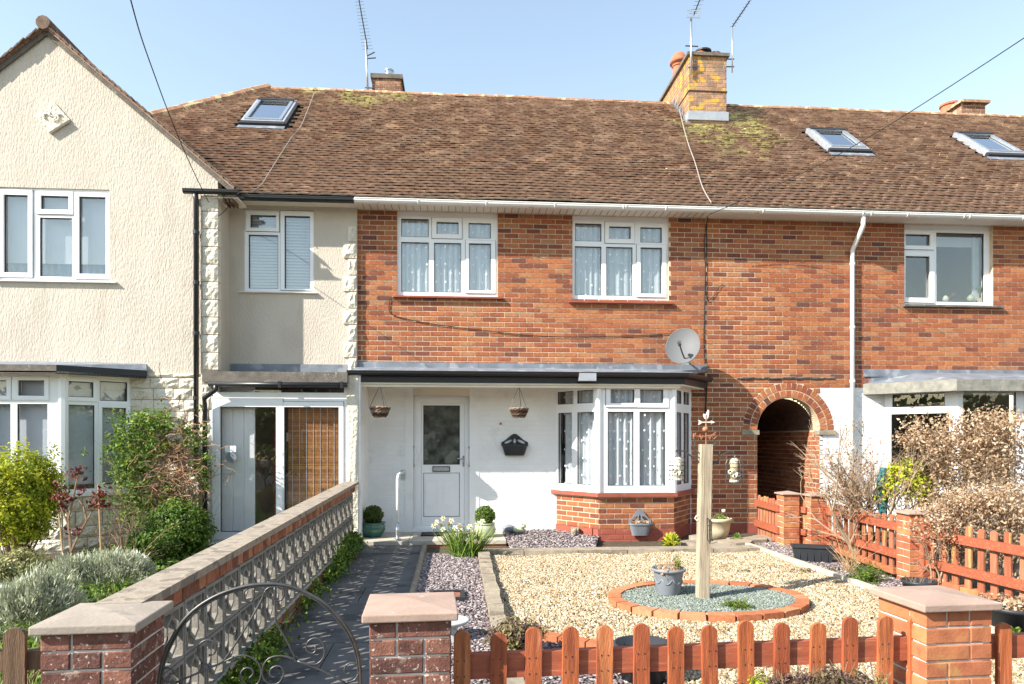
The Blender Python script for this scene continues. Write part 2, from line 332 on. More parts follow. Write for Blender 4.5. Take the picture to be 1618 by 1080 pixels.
def stones(name, P, size, flat, m, parent=None):
    """P: Nx3 positions; low-poly pebbles or flakes"""
    n = len(P); base = np.array([[1, 0, 0], [0, 1, 0], [-1, 0, 0], [0, -1, 0], [0, 0, 1], [0, 0, -1]], float)
    V = base[None]*(size*(.6+.8*RNG.random((n, 1, 1))))*(.7+.6*RNG.random((n, 6, 1)))
    V[:, :, 2] *= flat
    V *= np.array([1.25, .85, 1])
    a = RNG.random(n)*2*pi; R = np.zeros((n, 3, 3)); R[:, 0, 0] = np.cos(a); R[:, 0, 1] = -np.sin(a); R[:, 1, 0] = np.sin(a); R[:, 1, 1] = np.cos(a); R[:, 2, 2] = 1
    tx = RNG.normal(0, .35, n); Rx = np.zeros((n, 3, 3)); Rx[:, 0, 0] = 1; Rx[:, 1, 1] = np.cos(tx); Rx[:, 1, 2] = -np.sin(tx); Rx[:, 2, 1] = np.sin(tx); Rx[:, 2, 2] = np.cos(tx)
    V = np.einsum('nij,nkj->nki', R @ Rx, V)+P[:, None, :]
    fb = np.array([[0, 1, 4], [1, 2, 4], [2, 3, 4], [3, 0, 4], [1, 0, 5], [2, 1, 5], [3, 2, 5], [0, 3, 5]])
    Fq = (fb[None]+(np.arange(n)*6)[:, None, None]).reshape(-1, 3)
    me = np_mesh(name, V.reshape(-1, 3), Fq, np.repeat(RNG.random(n), 8), m)
    return link(name, me, parent, None, 'stuff')
def leaves_mesh(name, P, size, m, Nrm=None, aspect=.55, curl=.25, rnd=None):
    """P: Nx3; each leaf a folded diamond of two triangles"""
    n = len(P); R = rotmats(n)
    if Nrm is not None:      # turn leaf normals mostly along Nrm
        z = Nrm+RNG.normal(0, .55, (n, 3)); z /= np.linalg.norm(z, axis=1)[:, None]+1e-9
        x = np.cross(z, RNG.normal(size=(n, 3))); x /= np.linalg.norm(x, axis=1)[:, None]+1e-9; y = np.cross(z, x); R = np.stack([x, y, z], 2)
    sz = size*(.55+.9*RNG.random((n, 1, 1)))
    b = np.array([[-1, 0, 0], [0, -aspect, curl], [1, 0, -.1], [0, aspect, curl]])[None]*sz
    V = np.einsum('nij,nkj->nki', R, b)+P[:, None, :]
    fb = np.array([[0, 1, 2], [0, 2, 3]]); Fq = (fb[None]+(np.arange(n)*4)[:, None, None]).reshape(-1, 3)
    r = RNG.random(n) if rnd is None else rnd
    return np_mesh(name, V.reshape(-1, 3), Fq, np.repeat(np.clip(r, 0, 1), 2), m)
def clumps(c, rad, nclump, nleaf, spread, shell=.75, flat_bottom=True, rough=.25):
    c = np.array(c); rad = np.array(rad)
    d = RNG.normal(size=(nclump, 3)); d /= np.linalg.norm(d, axis=1)[:, None]
    if flat_bottom: d[:, 2] = np.where(d[:, 2] < -.35, -d[:, 2]*.6, d[:, 2])
    rr = (shell+(1-shell)*RNG.random(nclump))*(1+rough*RNG.normal(size=nclump)*.6)
    C = c+d*rr[:, None]*rad; k = nleaf//nclump
    P = np.repeat(C, k, 0)+RNG.normal(size=(nclump*k, 3))*spread
    return P, np.repeat(d, k, 0), np.repeat(RNG.random(nclump), k)
def branches(mb, p, d, L, r, depth, spread=.5, kids=3, up=.15, seg=3, tips=None, n=4):
    pts = [Vector(p)]; q = Vector(p); d = Vector(d).normalized()
    for i in range(seg):
        d = (d+Vector((random.gauss(0, .14), random.gauss(0, .14), random.gauss(0, .1)+up*.3))).normalized(); q = q+d*(L/seg); pts.append(q.copy())
    mb.tube(pts, [r*(1-.45*i/seg) for i in range(seg+1)], n=n, caps=False)
    if tips is not None: tips += [tuple(x) for x in pts[1:]]
    if depth > 0:
        for k in range(kids):
            i = random.randint(1, seg); dd = (d+Vector((random.gauss(0, spread), random.gauss(0, spread), random.gauss(0, spread*.6)+up))).normalized()
            branches(mb, pts[i], dd, L*random.uniform(.5, .8), r*.55, depth-1, spread, kids, up, seg, tips, n)
# ---------------- ground ----------------
D = 10.4; YG = 9.86; YC = 10.35
g = MB(); g.add([(-60, -40, -.32), (60, -40, -.32), (60, 80, -.32), (-60, 80, -.32)], [(0, 1, 2, 3)]); struct('ground', g, 'lawnground', 'grey ground of the street and plots', 'ground')
XW = -1.42                       # right face of the screen wall
g = MB(); g.hexa([(-7.5,2.9,-.6),(XW-.02,2.9,-.6),(XW-.02,11,-.6),(-7.5,11,-.6),(-7.5,2.9,-.16),(XW-.02,2.9,-.16),(XW-.02,11,-.0),(-7.5,11,-.0)]); struct('left_garden_soil', g, 'soil', 'dark soil of the left garden behind the screen wall', 'soil')
g = MB(); g.hexa([(XW-.02,2.6,-.6),(9,2.6,-.6),(9,10.35,-.6),(XW-.02,10.35,-.6),(XW-.02,2.6,-.19),(9,2.6,-.19),(9,10.35,-.012),(XW-.02,10.35,-.012)]); struct('garden_ground', g, 'soil', 'soil under the front garden of the middle house', 'soil')
# facade frame
WF = Wall((0, D), (1, D)); WCR = Wall((0, YC), (1, YC)); WG = Wall((0, YG), (1, YG))
XP = XX(565, D)                  # edge cream / brick
XM = XX(1117, D)                 # edge middle / right house
XR = 9.3
def house(label, x):
    return thing('terraced_house', label, 'house', (x, D, 0))
HL = house('cream rendered terraced house with a pointed gable and a glazed porch', -5.2)
HM = house('middle red brick terraced house with a white front door and a brick based bay window', .5)
HR = house('right hand red brick terraced house with an arched alley opening and white ground floor', 6)
BR_REG = {}
_bm = {}
def brick_mesh(lx, lz, m, proud, ch=.003):
    key = (round(lx, 3), round(lz, 3), m, round(proud, 4))
    if key not in _bm:
        _bm[key] = MB().cbox(0, lx, -proud, .02, 0, lz, ch).mesh('brick', m)
    return _bm[key]
def brick(hs, kind, part, Mw, lx, lz, m, mj, proud=.006):
    BR_REG.setdefault((hs.name, kind), []).append((part, Mw, lx, lz, m, mj, proud))
def flush_bricks(limit=300):
    C0 = Vector((0, 0, H))
    for (hn, kind), L in BR_REG.items():
        def vis(e):
            p = e[1].translation; zf = p[0]*sin(TH)+p[1]*cos(TH); xr = p[0]*cos(TH)-p[1]*sin(TH)
            u = CX+F*xr/zf; v = YH-F*(p[2]-H)/zf
            return (0 if (0 < u < 1610 and 0 < v < 1075) else 1, (p-C0).length)
        L.sort(key=vis)
        for part, Mw, lx, lz, m, mj, pr in L[:limit]:
            link(kind, brick_mesh(lx, lz, m, pr), part, Mw)
        rest = {}
        for e in L[limit:]: rest.setdefault(e[0].name, []).append(e)
        for pn, es in rest.items():
            mb = MB(); pm = WM[pn]
            inv = pm.inverted()
            for part, Mw, lx, lz, m, mj, pr in es:
                Q = inv @ Mw; r = random.random()
                vs = [Q @ Vector(p) for p in ((0, -pr, 0), (lx, -pr, 0), (lx, -pr, lz), (0, -pr, lz), (0, .02, 0), (lx, .02, 0), (lx, .02, lz), (0, .02, lz))]
                mb.add(vs, [(0, 1, 2, 3), (1, 5, 6, 2), (4, 0, 3, 7), (3, 2, 6, 7), (4, 5, 1, 0)], r)
            mb.build(kind+'_work' if kind == 'brick' else kind+'_rows', es[0][5], es[0][0], pm, kind='stuff')
def brick_wall(hs, name, W, x0, x1, z0, z1, holes=[], arcs=[], kind='brick', m='brick', mj='brick_j', mortar='mortar', thick=.22, proud=.006, course=.0753, blen=.225, joint=.0135, backing=True, skip=None, jit=.002, phase=0):
    hl = list(holes)
    for (cx, cz, r, *_) in arcs:      # arch head as strips
        n = 16
        for i in range(n):
            a = cz+r*i/n; wdt = sqrt(max(r*r-(a-cz)**2, 0)); hl.append((cx-wdt, a, cx+wdt, a+r/n))
    part = MB().plate(x0, x1, z0, z1, hl, 0, thick).build(name, mortar, hs, W.M)
    j = int(floor(z0/course))
    while j*course < z1:
        a0 = max(j*course+joint/2, z0+.001); a1 = min((j+1)*course-joint/2, z1-.001)
        if a1-a0 > .02:
            zc = (a0+a1)/2
            hs_ = [(h[0], h[2]) for h in holes if h[1] < zc < h[3]]
            for (cx, cz, r, *ro) in arcs:
                R_ = ro[0] if ro else r
                if cz <= zc < cz+R_: wd = sqrt(max(R_*R_-(zc-cz)**2, 0)); hs_.append((cx-wd, cx+wd))
            free = [(x0, x1)]
            for a, b in hs_:
                nf = []
                for p, q in free:
                    if b <= p or a >= q: nf.append((p, q)); continue
                    if a > p: nf.append((p, a))
                    if b < q: nf.append((b, q))
                free = nf
            off = (j % 2)*blen/2+phase
            for p, q in free:
                k = int(floor((p-off)/blen))
                while k*blen+off < q:
                    b0 = max(k*blen+off+joint/2, p+.001); b1 = min((k+1)*blen+off-joint/2, q-.001)
                    if b1-b0 > .025 and not (skip and skip((b0+b1)/2, zc)):
                        e = random.gauss(0, jit/2)
                        brick(hs, kind, part, W.M @ T((b0, 0, a0)), b1-b0, a1-a0, m, mj, proud+abs(e))
                    k += 1
        j += 1
    return part

def curtain(W, parent, x0, x1, z0, z1, y, m='net', dots=True, amp=.026, name='curtain'):
    mb = MB(); n = max(12, int((x1-x0)/.012)); ph = random.random()*9
    f = lambda x: y+amp*sin(x*58+ph+1.8*sin(x*9+ph))+amp*.35*sin(x*131+ph*2)
    vs = []
    for i in range(n+1):
        x = x0+(x1-x0)*i/n; vs += [(x, f(x), z0), (x, f(x), z1)]
    mb.add(vs, [(2*i, 2*i+2, 2*i+3, 2*i+1) for i in range(n)])
    if dots:
        zz = z0+.08; row = 0
        while zz < z1-.03:
            xx = x0+.06+(row % 2)*.07
            while xx < x1-.03:
                jx, jz = random.gauss(0, .012), random.gauss(0, .012)
                if random.random() > .18: mb.add([(xx+jx+.014*cos(t*pi/4), f(xx+jx)-.030, zz+jz+.017*sin(t*pi/4)) for t in range(8)], [tuple(range(8))])
                xx += .14
            zz += .13; row += 1
    o = mb.build(name, m, parent, W.M, smooth=True)
    if dots:
        o.data.materials.append(M['net_spot'])
        for p_ in o.data.polygons:
            if len(p_.vertices) == 8: p_.material_index = 1
    return o
def slat_blind(W, parent, x0, x1, z0, z1, y, m='blind', pitch=.045):
    mb = MB(); z = z0
    while z < z1:
        mb.hexa([(x0, y, z), (x1, y, z), (x1, y+.002, z), (x0, y+.002, z), (x0, y+.02, z+pitch*.96), (x1, y+.02, z+pitch*.96), (x1, y+.022, z+pitch*.96), (x0, y+.022, z+pitch*.96)]); z += pitch
    return mb.build('blind', m, parent, W.M)
def room(hs, W, x0, x1, z0, z1, y, dep=1.8, m='room'):
    mb = MB(); v = [(x0, y, z0), (x1, y, z0), (x1, y+dep, z0), (x0, y+dep, z0), (x0, y, z1), (x1, y, z1), (x1, y+dep, z1), (x0, y+dep, z1)]
    mb.add(v, [(3, 2, 6, 7)[::-1], (0, 3, 7, 4)[::-1], (1, 2, 6, 5), (0, 1, 2, 3), (4, 5, 6, 7)[::-1]])
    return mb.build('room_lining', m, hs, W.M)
def conv(l, ox, oy, s):
    return [(ox+a/s, oy+b/s, ox+c/s, oy+d/s) for a, b, c, d in l]
def window(hs, W, outer, panes, sashes=(), yo=.04, cur='net', glassm='glass_up', th=.06, rm=True, label=None, dots=True):
    x0, z0, x1, z1 = W.rect(outer)
    P = []
    for p in panes:
        r = list(W.rect(p)); P.append(r)
    SS = [W.rect(s) for s in sashes]
    # straighten rows: share heights of panes in one row
    for i in range(len(P)):
        for k in (1, 3):
            g_ = [q[k] for q in P if abs(q[k]-P[i][k]) < .035]; mval = sum(g_)/len(g_)
            for q in P:
                if abs(q[k]-P[i][k]) < .035: q[k] = mval
    fr = MB().plate(x0, x1, z0, z1, P, yo, yo+th).build('window', 'upvc', hs, W.M, label=label)
    for s in SS:
        inn = [p for p in P if p[0] > s[0] and p[2] < s[2] and p[1] > s[1] and p[3] < s[3]]
        if inn: 
            MB().plate(s[0], s[2], s[1], s[3], [inn[0]], yo-.018, yo-.0005).build('sash', 'upvc', fr, W.M)
            MB().plate(s[0]-.006, s[2]+.006, s[1]-.006, s[3]+.006, [(s[0]+.002, s[1]+.002, s[2]-.002, s[3]-.002)], yo-.003, yo-.0008).build('seal', 'gasket', fr, W.M)
    for p in P:
        MB().box(p[0]+.001, p[2]-.001, yo+.028, yo+.034, p[1]+.001, p[3]-.001).build('pane', glassm, fr, W.M)
        MB().plate(p[0]+.0005, p[2]-.0005, p[1]+.0005, p[3]-.0005, [(p[0]+.009, p[1]+.009, p[2]-.009, p[3]-.009)], yo+.012, yo+.027).build('gasket', 'gasket', fr, W.M)
    if cur == 'net': curtain(W, fr, x0+.03, x1-.03, z0+.03, z1-.02, yo+.085, dots=dots)
    if cur == 'blind': slat_blind(W, fr, x0+.03, x1-.03, z0+.03, z1-.02, yo+.075)
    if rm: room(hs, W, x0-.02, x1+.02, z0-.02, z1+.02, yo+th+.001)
    return fr
def sill(hs, W, x0, x1, ztop, y0, y1, h, m, name='sill'):
    v = [(x0, y0, ztop-h), (x1, y0, ztop-h), (x1, y1, ztop-h), (x0, y1, ztop-h), (x0, y0, ztop-.02), (x1, y0, ztop-.02), (x1, y1, ztop), (x0, y1, ztop)]
    return MB().hexa(v).build(name, m, hs, W.M)

# ---------------- middle house: brick front ----------------
ZS = ZZ(800, 336, D)             # soffit height at the wall
w1 = conv([(243, 150, 815, 605)], 560, 300, 3.6)[0]; w2 = conv([(232, 178, 780, 635)], 840, 300, 3.6)[0]
h1 = WF.rect(w1); h2 = WF.rect(w2)
ZL = ZZ(800, 600, D)             # canopy level at the wall
XB0, XB1 = XX(878, D), XX(1092, D)
door = (653, 625, 742, 839); hd = list(WF.rect(door))
ZSTEP = ZZ(650, 840, D)
hole_bay = (XB0+.03, .3, XB1-.03, ZZ(980, 612, D))
h1 = (h1[0], h1[1], h1[2], ZS-.002); h2 = (h2[0], h2[1], h2[2], ZS-.002)
brick_wall(HM, 'upper_wall', WF, XP, XM, ZL+.03, ZS, [h1, h2])
XRED = XX(1092, D)
brick_wall(HM, 'side_wall', WF, XRED, XM, ZZ(1110, 826, D), ZL+.03)
MB().box(XRED, XM, -.012, .2, -.1, ZZ(1110, 826, D)).build('plinth', 'red_paint', HM, WF.M)
brick_wall(HM, 'door_wall', WF, XP, XRED, -.05, ZL+.03, [tuple(hd), hole_bay], kind='painted_brick', m='white_brick', mj='white_brick', mortar='white_brick', proud=.0035, jit=.0012)
window(HM, WF, w1, conv([(265, 158, 422, 262), (467, 178, 592, 248), (650, 183, 777, 270), (265, 290, 422, 575), (452, 297, 607, 580), (652, 300, 777, 568)], 560, 300, 3.6), conv([(440, 155, 612, 272), (632, 283, 803, 585)], 560, 300, 3.6))
window(HM, WF, w2, conv([(250, 185, 400, 288), (443, 203, 567, 275), (622, 208, 745, 293), (248, 315, 400, 595), (427, 322, 578, 600), (622, 322, 745, 587)], 840, 300, 3.6), conv([(420, 180, 588, 300), (600, 307, 768, 607)], 840, 300, 3.6))
for w_, z_ in ((w1, h1[1]), (w2, h2[1])):
    r = WF.rect(w_); MB().box(r[0], r[2], .045, .1, r[3]+.001, ZS-.003).build('head_trim', 'upvc', HM, WF.M); sill(HM, WF, r[0]-.06, r[2]+.07, z_+.012, -.07, .06, .045, 'red_paint')
# ---- front door
def add_door():
    W = WF; x0, z0, x1, z1 = hd; zz = lambda v: W.z(697, v)
    lx0, lx1 = W.s(665), W.s(734)
    df = MB().plate(x0, x1, ZSTEP, z1, [(lx0, ZSTEP+.09, lx1, zz(636))], .05, .13).build('door_frame', 'upvc', HM, W.M)
    dr = MB(); px0, px1 = W.s(668.5), W.s(726.5)
    dr.plate(lx0+.003, lx1-.003, ZSTEP+.093, zz(636)-.003, [(px0, zz(734), px1, zz(640)), (px0, zz(817), px1, zz(747))], .07, .115)
    d = dr.build('front_door', 'upvc', HM, W.M)
    MB().box(px0, px1, .085, .095, zz(734), zz(640)).build('glass_panel', 'frosted', d, W.M)
    MB().plate(px0, px1, zz(734), zz(640), [(px0+.01, zz(734)+.01, px1-.01, zz(640)-.01)], .066, .084).build('gasket', 'gasket', d, W.M)
    pm = MB().box(px0, px1, .092, .11, zz(817), zz(747)); pm.build('lower_panel', 'upvc', d, W.M)
    MB().plate(px0, px1, zz(817), zz(747), [(px0+.007, zz(817)+.007, px1-.007, zz(747)-.007)], .086, .0918).build('seal', 'gasket', d, W.M)
    for a, b in ((672, 693), (700, 722)):
        MB().plate(W.s(a), W.s(b), zz(801), zz(758), [(W.s(a)+.02, zz(801)+.02, W.s(b)-.02, zz(758)-.02)], .083, .0917).build('panel_moulding', 'upvc', d, W.M)
    lb = MB(); lb.plate(W.s(683), W.s(711), zz(745.5), zz(736.5), [(W.s(684.5), zz(744), W.s(709.5), zz(738))], .058, .0695); lb.build('letterbox_surround', 'iron', d, W.M)
    MB().box(W.s(685), W.s(709), .062, .0697, zz(743.8), zz(738.2)).build('letterbox_flap', 'galv', d, W.M)
    hn = MB(); hn.box(W.s(731.2), W.s(733.8), .06, .0695, zz(737), zz(720)); hn.tube([(W.s(732.5), .06, zz(724)), (W.s(732.5), .03, zz(724)), (W.s(722), .03, zz(724.5))], .009, 8); hn.build('door_handle', 'chrome', d, W.M, smooth=True)
    MB().lathe([(.006, 0), (.006, .004)], 0, 0, 8).build('keyhole', 'gasket', d, W.M @ T((W.s(732.5), .0575, zz(733))) @ Matrix.Rotation(pi/2, 4, 'X'))
    MB().box(x0-.02, x1+.02, .0, .12, ZSTEP-.02, ZSTEP+.05).build('threshold', 'upvc', HM, W.M)
    for u, sg in ((654, 1), (741, -1)):
        pts = [(W.s(u), .05, zz(705)), (W.s(u)+sg*.02, -.02, zz(712)), (W.s(u)+sg*.035, -.03, zz(720)), (W.s(u)+sg*.02, -.02, zz(730)), (W.s(u), .05, zz(737))]
        MB().tube(pts, .012, 8).build('grab_handle', 'upvc', HM, W.M, smooth=True)
    room(HM, W, x0, x1, ZSTEP, z1, .14, 1.5)
    # raised jamb boards either side
    MB().box(W.s(640), x0, -.012, .04, ZSTEP, W.z(650, 612)).build('jamb_board', 'white_brick', HM, W.M)
    MB().box(x1, W.s(757), -.012, .04, ZSTEP, W.z(750, 612)).build('jamb_board', 'white_brick', HM, W.M)
    MB().box(x0, x1, -.013, .04, z1, W.z(697, 612)).build('head_board', 'cream_wood', HM, W.M)
add_door()
# ---- pier between porch and door recess
xq = XX(566, 9.6)
MB().box(xq, xq+.03, 9.6, D, 0, ZL).build('party_wall', 'white_brick', HM)
# ---- bay window
YB = 9.75
b0, b1, b2, b3 = (XX(878, D), D), (XX(946, YB), YB), (XX(1065, YB), YB), (XX(1091, D), D)
WBL, WBF, WBR = Wall(b0, b1), Wall(b1, b2), Wall(b2, b3)
zsill = WBF.z(1005, 778); ztop = WBF.z(1005, 607); zred = WBF.z(1005, 835)
cv = lambda l: conv(l, 840, 560, 3.375)
window(HM, WBF, (949, 607, 1064.8, 778), cv([(420, 185, 548, 258), (577, 187, 702, 258), (405, 303, 545, 698), (575, 305, 715, 700)]), cv([(396, 160, 562, 280), (562, 162, 728, 282)]), yo=.0, rm=False, glassm='glass')
def facet(W, s0, s1, holes, cur=True):
    f_ = MB().plate(s0, s1, zsill, ztop, holes, 0, .06).build('window', 'upvc', HM, W.M)
    for p in holes:
        MB().box(p[0]+.001, p[2]-.001, .028, .034, p[1]+.001, p[3]-.001).build('pane', 'glass', f_, W.M)
        MB().plate(p[0]+.0005, p[2]-.0005, p[1]+.0005, p[3]-.0005, [(p[0]+.009, p[1]+.009, p[2]-.009, p[3]-.009)], .012, .027).build('gasket', 'gasket', f_, W.M)
    curtain(W, f_, s0+.08, s1-.08, zsill+.03, ztop-.02, .10)
zt0, zt1, zm0, zm1 = WBF.z(1005, 636), WBF.z(1005, 615), WBF.z(1005, 767), WBF.z(1005, 650)
L_ = WBL.L
facet(WBL, 0, L_-.02, [(.04, zt0, .36, zt1), (.43, zt0, L_-.1, zt1), (.05, zm0, .33, zm1), (.43, zm0, L_-.08, zm1)])
L_ = WBR.L
facet(WBR, .02, L_, [(.09, zt0, .36, zt1), (.45, zt0, L_-.06, zt1), (.08, zm0, .36, zm1), (.45, zm0, L_-.06, zm1)])
MB().tube([(b1[0]+.0, b1[1]+.01, zsill), (b1[0], b1[1]+.01, ztop)], .045, 8).build('corner_post', 'upvc', HM)
MB().tube([(b2[0]+.0, b2[1]+.01, zsill), (b2[0], b2[1]+.01, ztop)], .045, 8).build('corner_post', 'upvc', HM)
room(HM, WF, XB0+.05, XB1-.05, .5, ztop, .05, 2.2)
def inset(pts, o):   # grow a bay outline outward by o (towards the street and sideways)
    (a0, a1), (p1, q1), (p2, q2), (c0, c1) = pts
    return [(a0-o*1.1, a1), (p1-o*.45, q1-o), (p2+o*.45, q2-o), (c0+o*1.1, c1)]
MB().slab(inset([b0, b1, b2, b3], .07), zsill-.055, zsill).build('bay_sill', 'red_paint', HM)
for W, a, b in ((WBL, .02, WBL.L), (WBF, .0, WBF.L), (WBR, 0., WBR.L-.02)):
    brick_wall(HM, 'bay_wall', W, a, b, zred, zsill-.055, thick=.1)
    MB().box(a, b, -.01, .1, -.1, zred).build('bay_plinth', 'red_paint', HM, W.M)
# faint painted bricks on the right of the front plinth
for j in range(3):
    for i in range(7):
        x_ = WBF.s(950)+i*.225+(j % 2)*.11; 
        if x_+.21 < WBF.L: MB().cbox(x_, x_+.213, -.0135, .0, zred-.075*(j+1), zred-.075*j-.012).build('plinth_brick', 'red_paint', HM, WBF.M)
MB().cbox(WBL.s(880), WBL.L-.1, -.03, .0, .0, zred-.0).build('plinth_slab', 'red_paint', HM, WBL.M)
# ---- canopy over door and bay
yf = 9.62; zg1 = ZZ(800, 588, yf); zg0 = ZZ(800, 600, yf); zw = ZZ(800, 574, D)
xe = XX(1083, yf); xw_ = XX(1117, D)
top = [(XP, D-.01, zw-.07), (XP, yf, zg1), (xe, yf, zg1), (xw_, D-.01, zw-.07)]
mb = MB(); lo = [(x, y, z-.03) for x, y, z in top]; mb.add(lo+top, [(0, 1, 2, 3), (7, 6, 5, 4), (0, 4, 5, 1), (1, 5, 6, 2), (2, 6, 7, 3), (3, 7, 4, 0)]); mb.build('canopy_roof', 'lead', HM)
mb = MB(); nseg = 6
for i in range(nseg):
    xa = XP+(xw_-XP)*i/nseg; xb = XP+(xw_-XP)*(i+1)/nseg
    mb = MB().box(xa+.002, xb+(.02 if i < nseg-1 else 0), D-.022-.003*(i % 2), D-.0065, zw-.09, zw+.006*random.random()); mb.build('lead_flashing', 'lead', HM)
def strip(pts, z0, z1, thk, name, m, hs, label=None):
    """vertical board following a polyline in plan, thickness towards the house"""
    for (p, q) in zip(pts[:-1], pts[1:]):
        W = Wall(p, q); MB().box(0, W.L, 0, thk, z0, z1).build(name, m, hs, W.M, label=label)
edge = [(XP, yf+.03), (xe, yf+.03), (xw_, D-.02)]
strip(edge, zg0-.04, zg1-.012, .03, 'fascia', 'black_plastic', HM)
def gutter(pts, z, r, m, hs, name='gutter'):
    """half-round gutter following points, top rim at z"""
    mb = MB(); prof = [(-r, 0), (-r*.95, -r*.45), (-r*.6, -r*.85), (0, -r), (r*.6, -r*.85), (r*.95, -r*.45), (r, 0), (r*.86, 0), (0, -r*.8), (-r*.86, 0), (-r*1.08, .012), (-r*1.08, 0)]
    vs = []; 
    for i, p in enumerate(pts):
        p = Vector(p); d = Vector(pts[min(i+1, len(pts)-1)])-Vector(pts[max(i-1, 0)]); d.normalize(); nrm = Vector((d[1], -d[0]))   # towards the street
        sc_ = 1 if i in (0, len(pts)-1) else 1.05
        for a, b in prof: vs.append((p[0]-nrm[0]*a*sc_, p[1]-nrm[1]*a*sc_, z+b))
    n = len(prof); fs = []
    for i in range(len(pts)-1):
        for j in range(n): fs.append((i*n+j, i*n+(j+1) % n, (i+1)*n+(j+1) % n, (i+1)*n+j))
    fs += [tuple(range(n)), tuple(range(len(pts)*n-1, len(pts)*n-n-1, -1))]
    mb.add(vs, fs); return mb.build(name, m, hs)
gutter([(XP-.02, yf-.03), (xe+.02, yf-.03), (xw_+.03, D-.03)], zg1-.005, .055, 'black_plastic', HM, 'canopy_gutter')
MB().box(XX(914, yf-.03), XX(941, yf-.03), yf-.088, yf+.02, zg0-.01, zg1+.003).build('gutter_union', 'velux', HM)
MB().slab([(XP, D), (XP, yf+.045), (xe-.01, yf+.045), (xw_-.04, D)], zg0-.065, zg0-.041).build('canopy_soffit', 'cream_wood', HM)
strip([(XP, yf+.065), (xe-.05, yf+.065)], zg0-.10, zg0-.066, .03, 'soffit_beam', 'cream_wood', HM)
# ---- step
st = MB(); xs0, xs1 = XX(567, 9.5), XX(800, 9.45); ys = at_z(680, 861, 0)[1]
MB().box(xs0, xs1, ys+.02, D-.015, -.1, ZSTEP-.05).build('step_riser', 'terracotta', HM)
for i in range(3):
    a = xs0+(xs1-xs0)*i/3; b = xs0+(xs1-xs0)*(i+1)/3
    MB().box(a+.004, b-.004, ys, D-.013, ZSTEP-.05, ZSTEP).build('step_slab', 'step', HM)
MB().box(XX(655, 9.9), XX(692, 9.9), D-.3, D-.05, ZSTEP, ZSTEP+.015)

# ---------------- right house ----------------
ax0, ax1 = XX(1196.5, D), XX(1295, D); acx = (ax0+ax1)/2; ar = (ax1-ax0)/2
zsp = WF.z(1238, 681)-.0; ztopa = WF.z(1246, 628); czz = ztopa-ar
ring = .235
w3 = conv([(175, 218, 680, 655)], 1380, 300, 3.6)[0]; h3 = WF.rect(w3); h3 = (h3[0], h3[1], h3[2], ZS-.002)
zwp = WF.z(1330, 612); xwp = WF.s(1295.6)
ybay = 9.66
c0, c1 = (XX(1398, D), D), (XX(1514, ybay), ybay); c2, c3 = (c1[0]+1.9, ybay), (c1[0]+1.9+.5, D)
rb = (c0[0]+.03, .3, 9.2, WF.z(1500, 612))
brick_wall(HR, 'upper_wall', WF, XM, XR, zwp, ZS, [h3], [(acx, czz, ar, ar+ring)])
# the part of the front below the paint line: brick up to the jamb, painted beyond
zp2 = WF.z(1150, 826)
brick_wall(HR, 'arch_wall', WF, XM, xwp, -.05, zwp, [(ax0, -.1, ax1, czz)], [(acx, czz, ar, ar+ring)], skip=lambda x, z: x < ax0 and z < zp2)
MB().box(XM, ax0-.005, -.013, .004, -.1, zp2).build('plinth', 'red_paint', HR, WF.M)
brick_wall(HR, 'painted_wall', WF, xwp, XR, -.05, zwp, [rb], [(acx, czz, ar, ar+ring)], kind='painted_brick', m='white_brick', mj='white_brick', mortar='white_brick', proud=.0035, jit=.0012)
# arch rings
ringp = MB().box(ax0-.3, ax0-.29, .1, .12, 1, 1.01).build('arch_ring', 'mortar', HR, WF.M)
mb = MB(); n = 40; vs = []
for i in range(n+1):
    a = pi*i/n
    for r_ in (ar, ar+ring-.005): vs += [(acx+r_*cos(a), -.004, czz+r_*sin(a)), (acx+r_*cos(a), .10, czz+r_*sin(a))]
mb.add(vs, [q for i in range(n) for q in ((4*i, 4*i+4, 4*i+6, 4*i+2), (4*i+4, 4*i, 4*i+1, 4*i+5), (4*i+2, 4*i+6, 4*i+7, 4*i+3))])
me = mb.mesh('arch_ring', 'mortar'); ringp.data = me
for k, (r0, r1, n) in enumerate(((ar+.006, ar+.112, 19), (ar+.124, ar+.23, 25))):
    for i in range(n):
        a = pi*(i+.5)/n; wdt = pi*(r0+.05)/n-.010
        Mw = WF.M @ T((acx+r0*cos(a), 0, czz+r0*sin(a))) @ Matrix.Rotation(pi/2-a, 4, 'Y') @ T((-wdt/2, 0, 0))
        brick(HR, 'arch_brick', ringp, Mw, wdt, r1-r0, 'brick', 'brick_j', .009)
for x_ in (ax0, ax1): 
    sgn = -1 if x_ == ax0 else 1; a, b = sorted((x_-sgn*.02, x_+sgn*(ring+.02)))
    MB().box(a, b, -.035, .1, czz-.075, czz-.005).build('impost_tile', 'sleeper', HR, WF.M)
M['alley_ceiling'] = mat('sooty_alley_vault', (.13, .08, .06), .95, .25, 9, .5, 60)  # plain dark brick brown for the vault, with slight random variation
# alley interior
WAR = Wall((ax1, D+5), (ax1, D)); WAL = Wall((ax0, D), (ax0, D+5))
brick_wall(HR, 'alley_wall', WAR, 0, 4.77, 0, czz-.0, thick=.1, proud=.005)
brick_wall(HR, 'alley_wall', WAL, .23, 5, 0, czz, thick=.1, proud=.005)
mb = MB(); n = 14; vs = []
for i in range(n+1):
    a = pi*i/n; vs += [(acx+(ar+.0)*cos(a), D+.2, czz+ar*sin(a)), (acx+ar*cos(a), D+5, czz+ar*sin(a))]
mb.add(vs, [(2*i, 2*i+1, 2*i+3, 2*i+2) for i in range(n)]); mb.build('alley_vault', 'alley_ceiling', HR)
MB().box(ax0, ax1, D+4.95, D+5, 0, czz+ar).build('alley_back_gate', 'oldwood', HR)
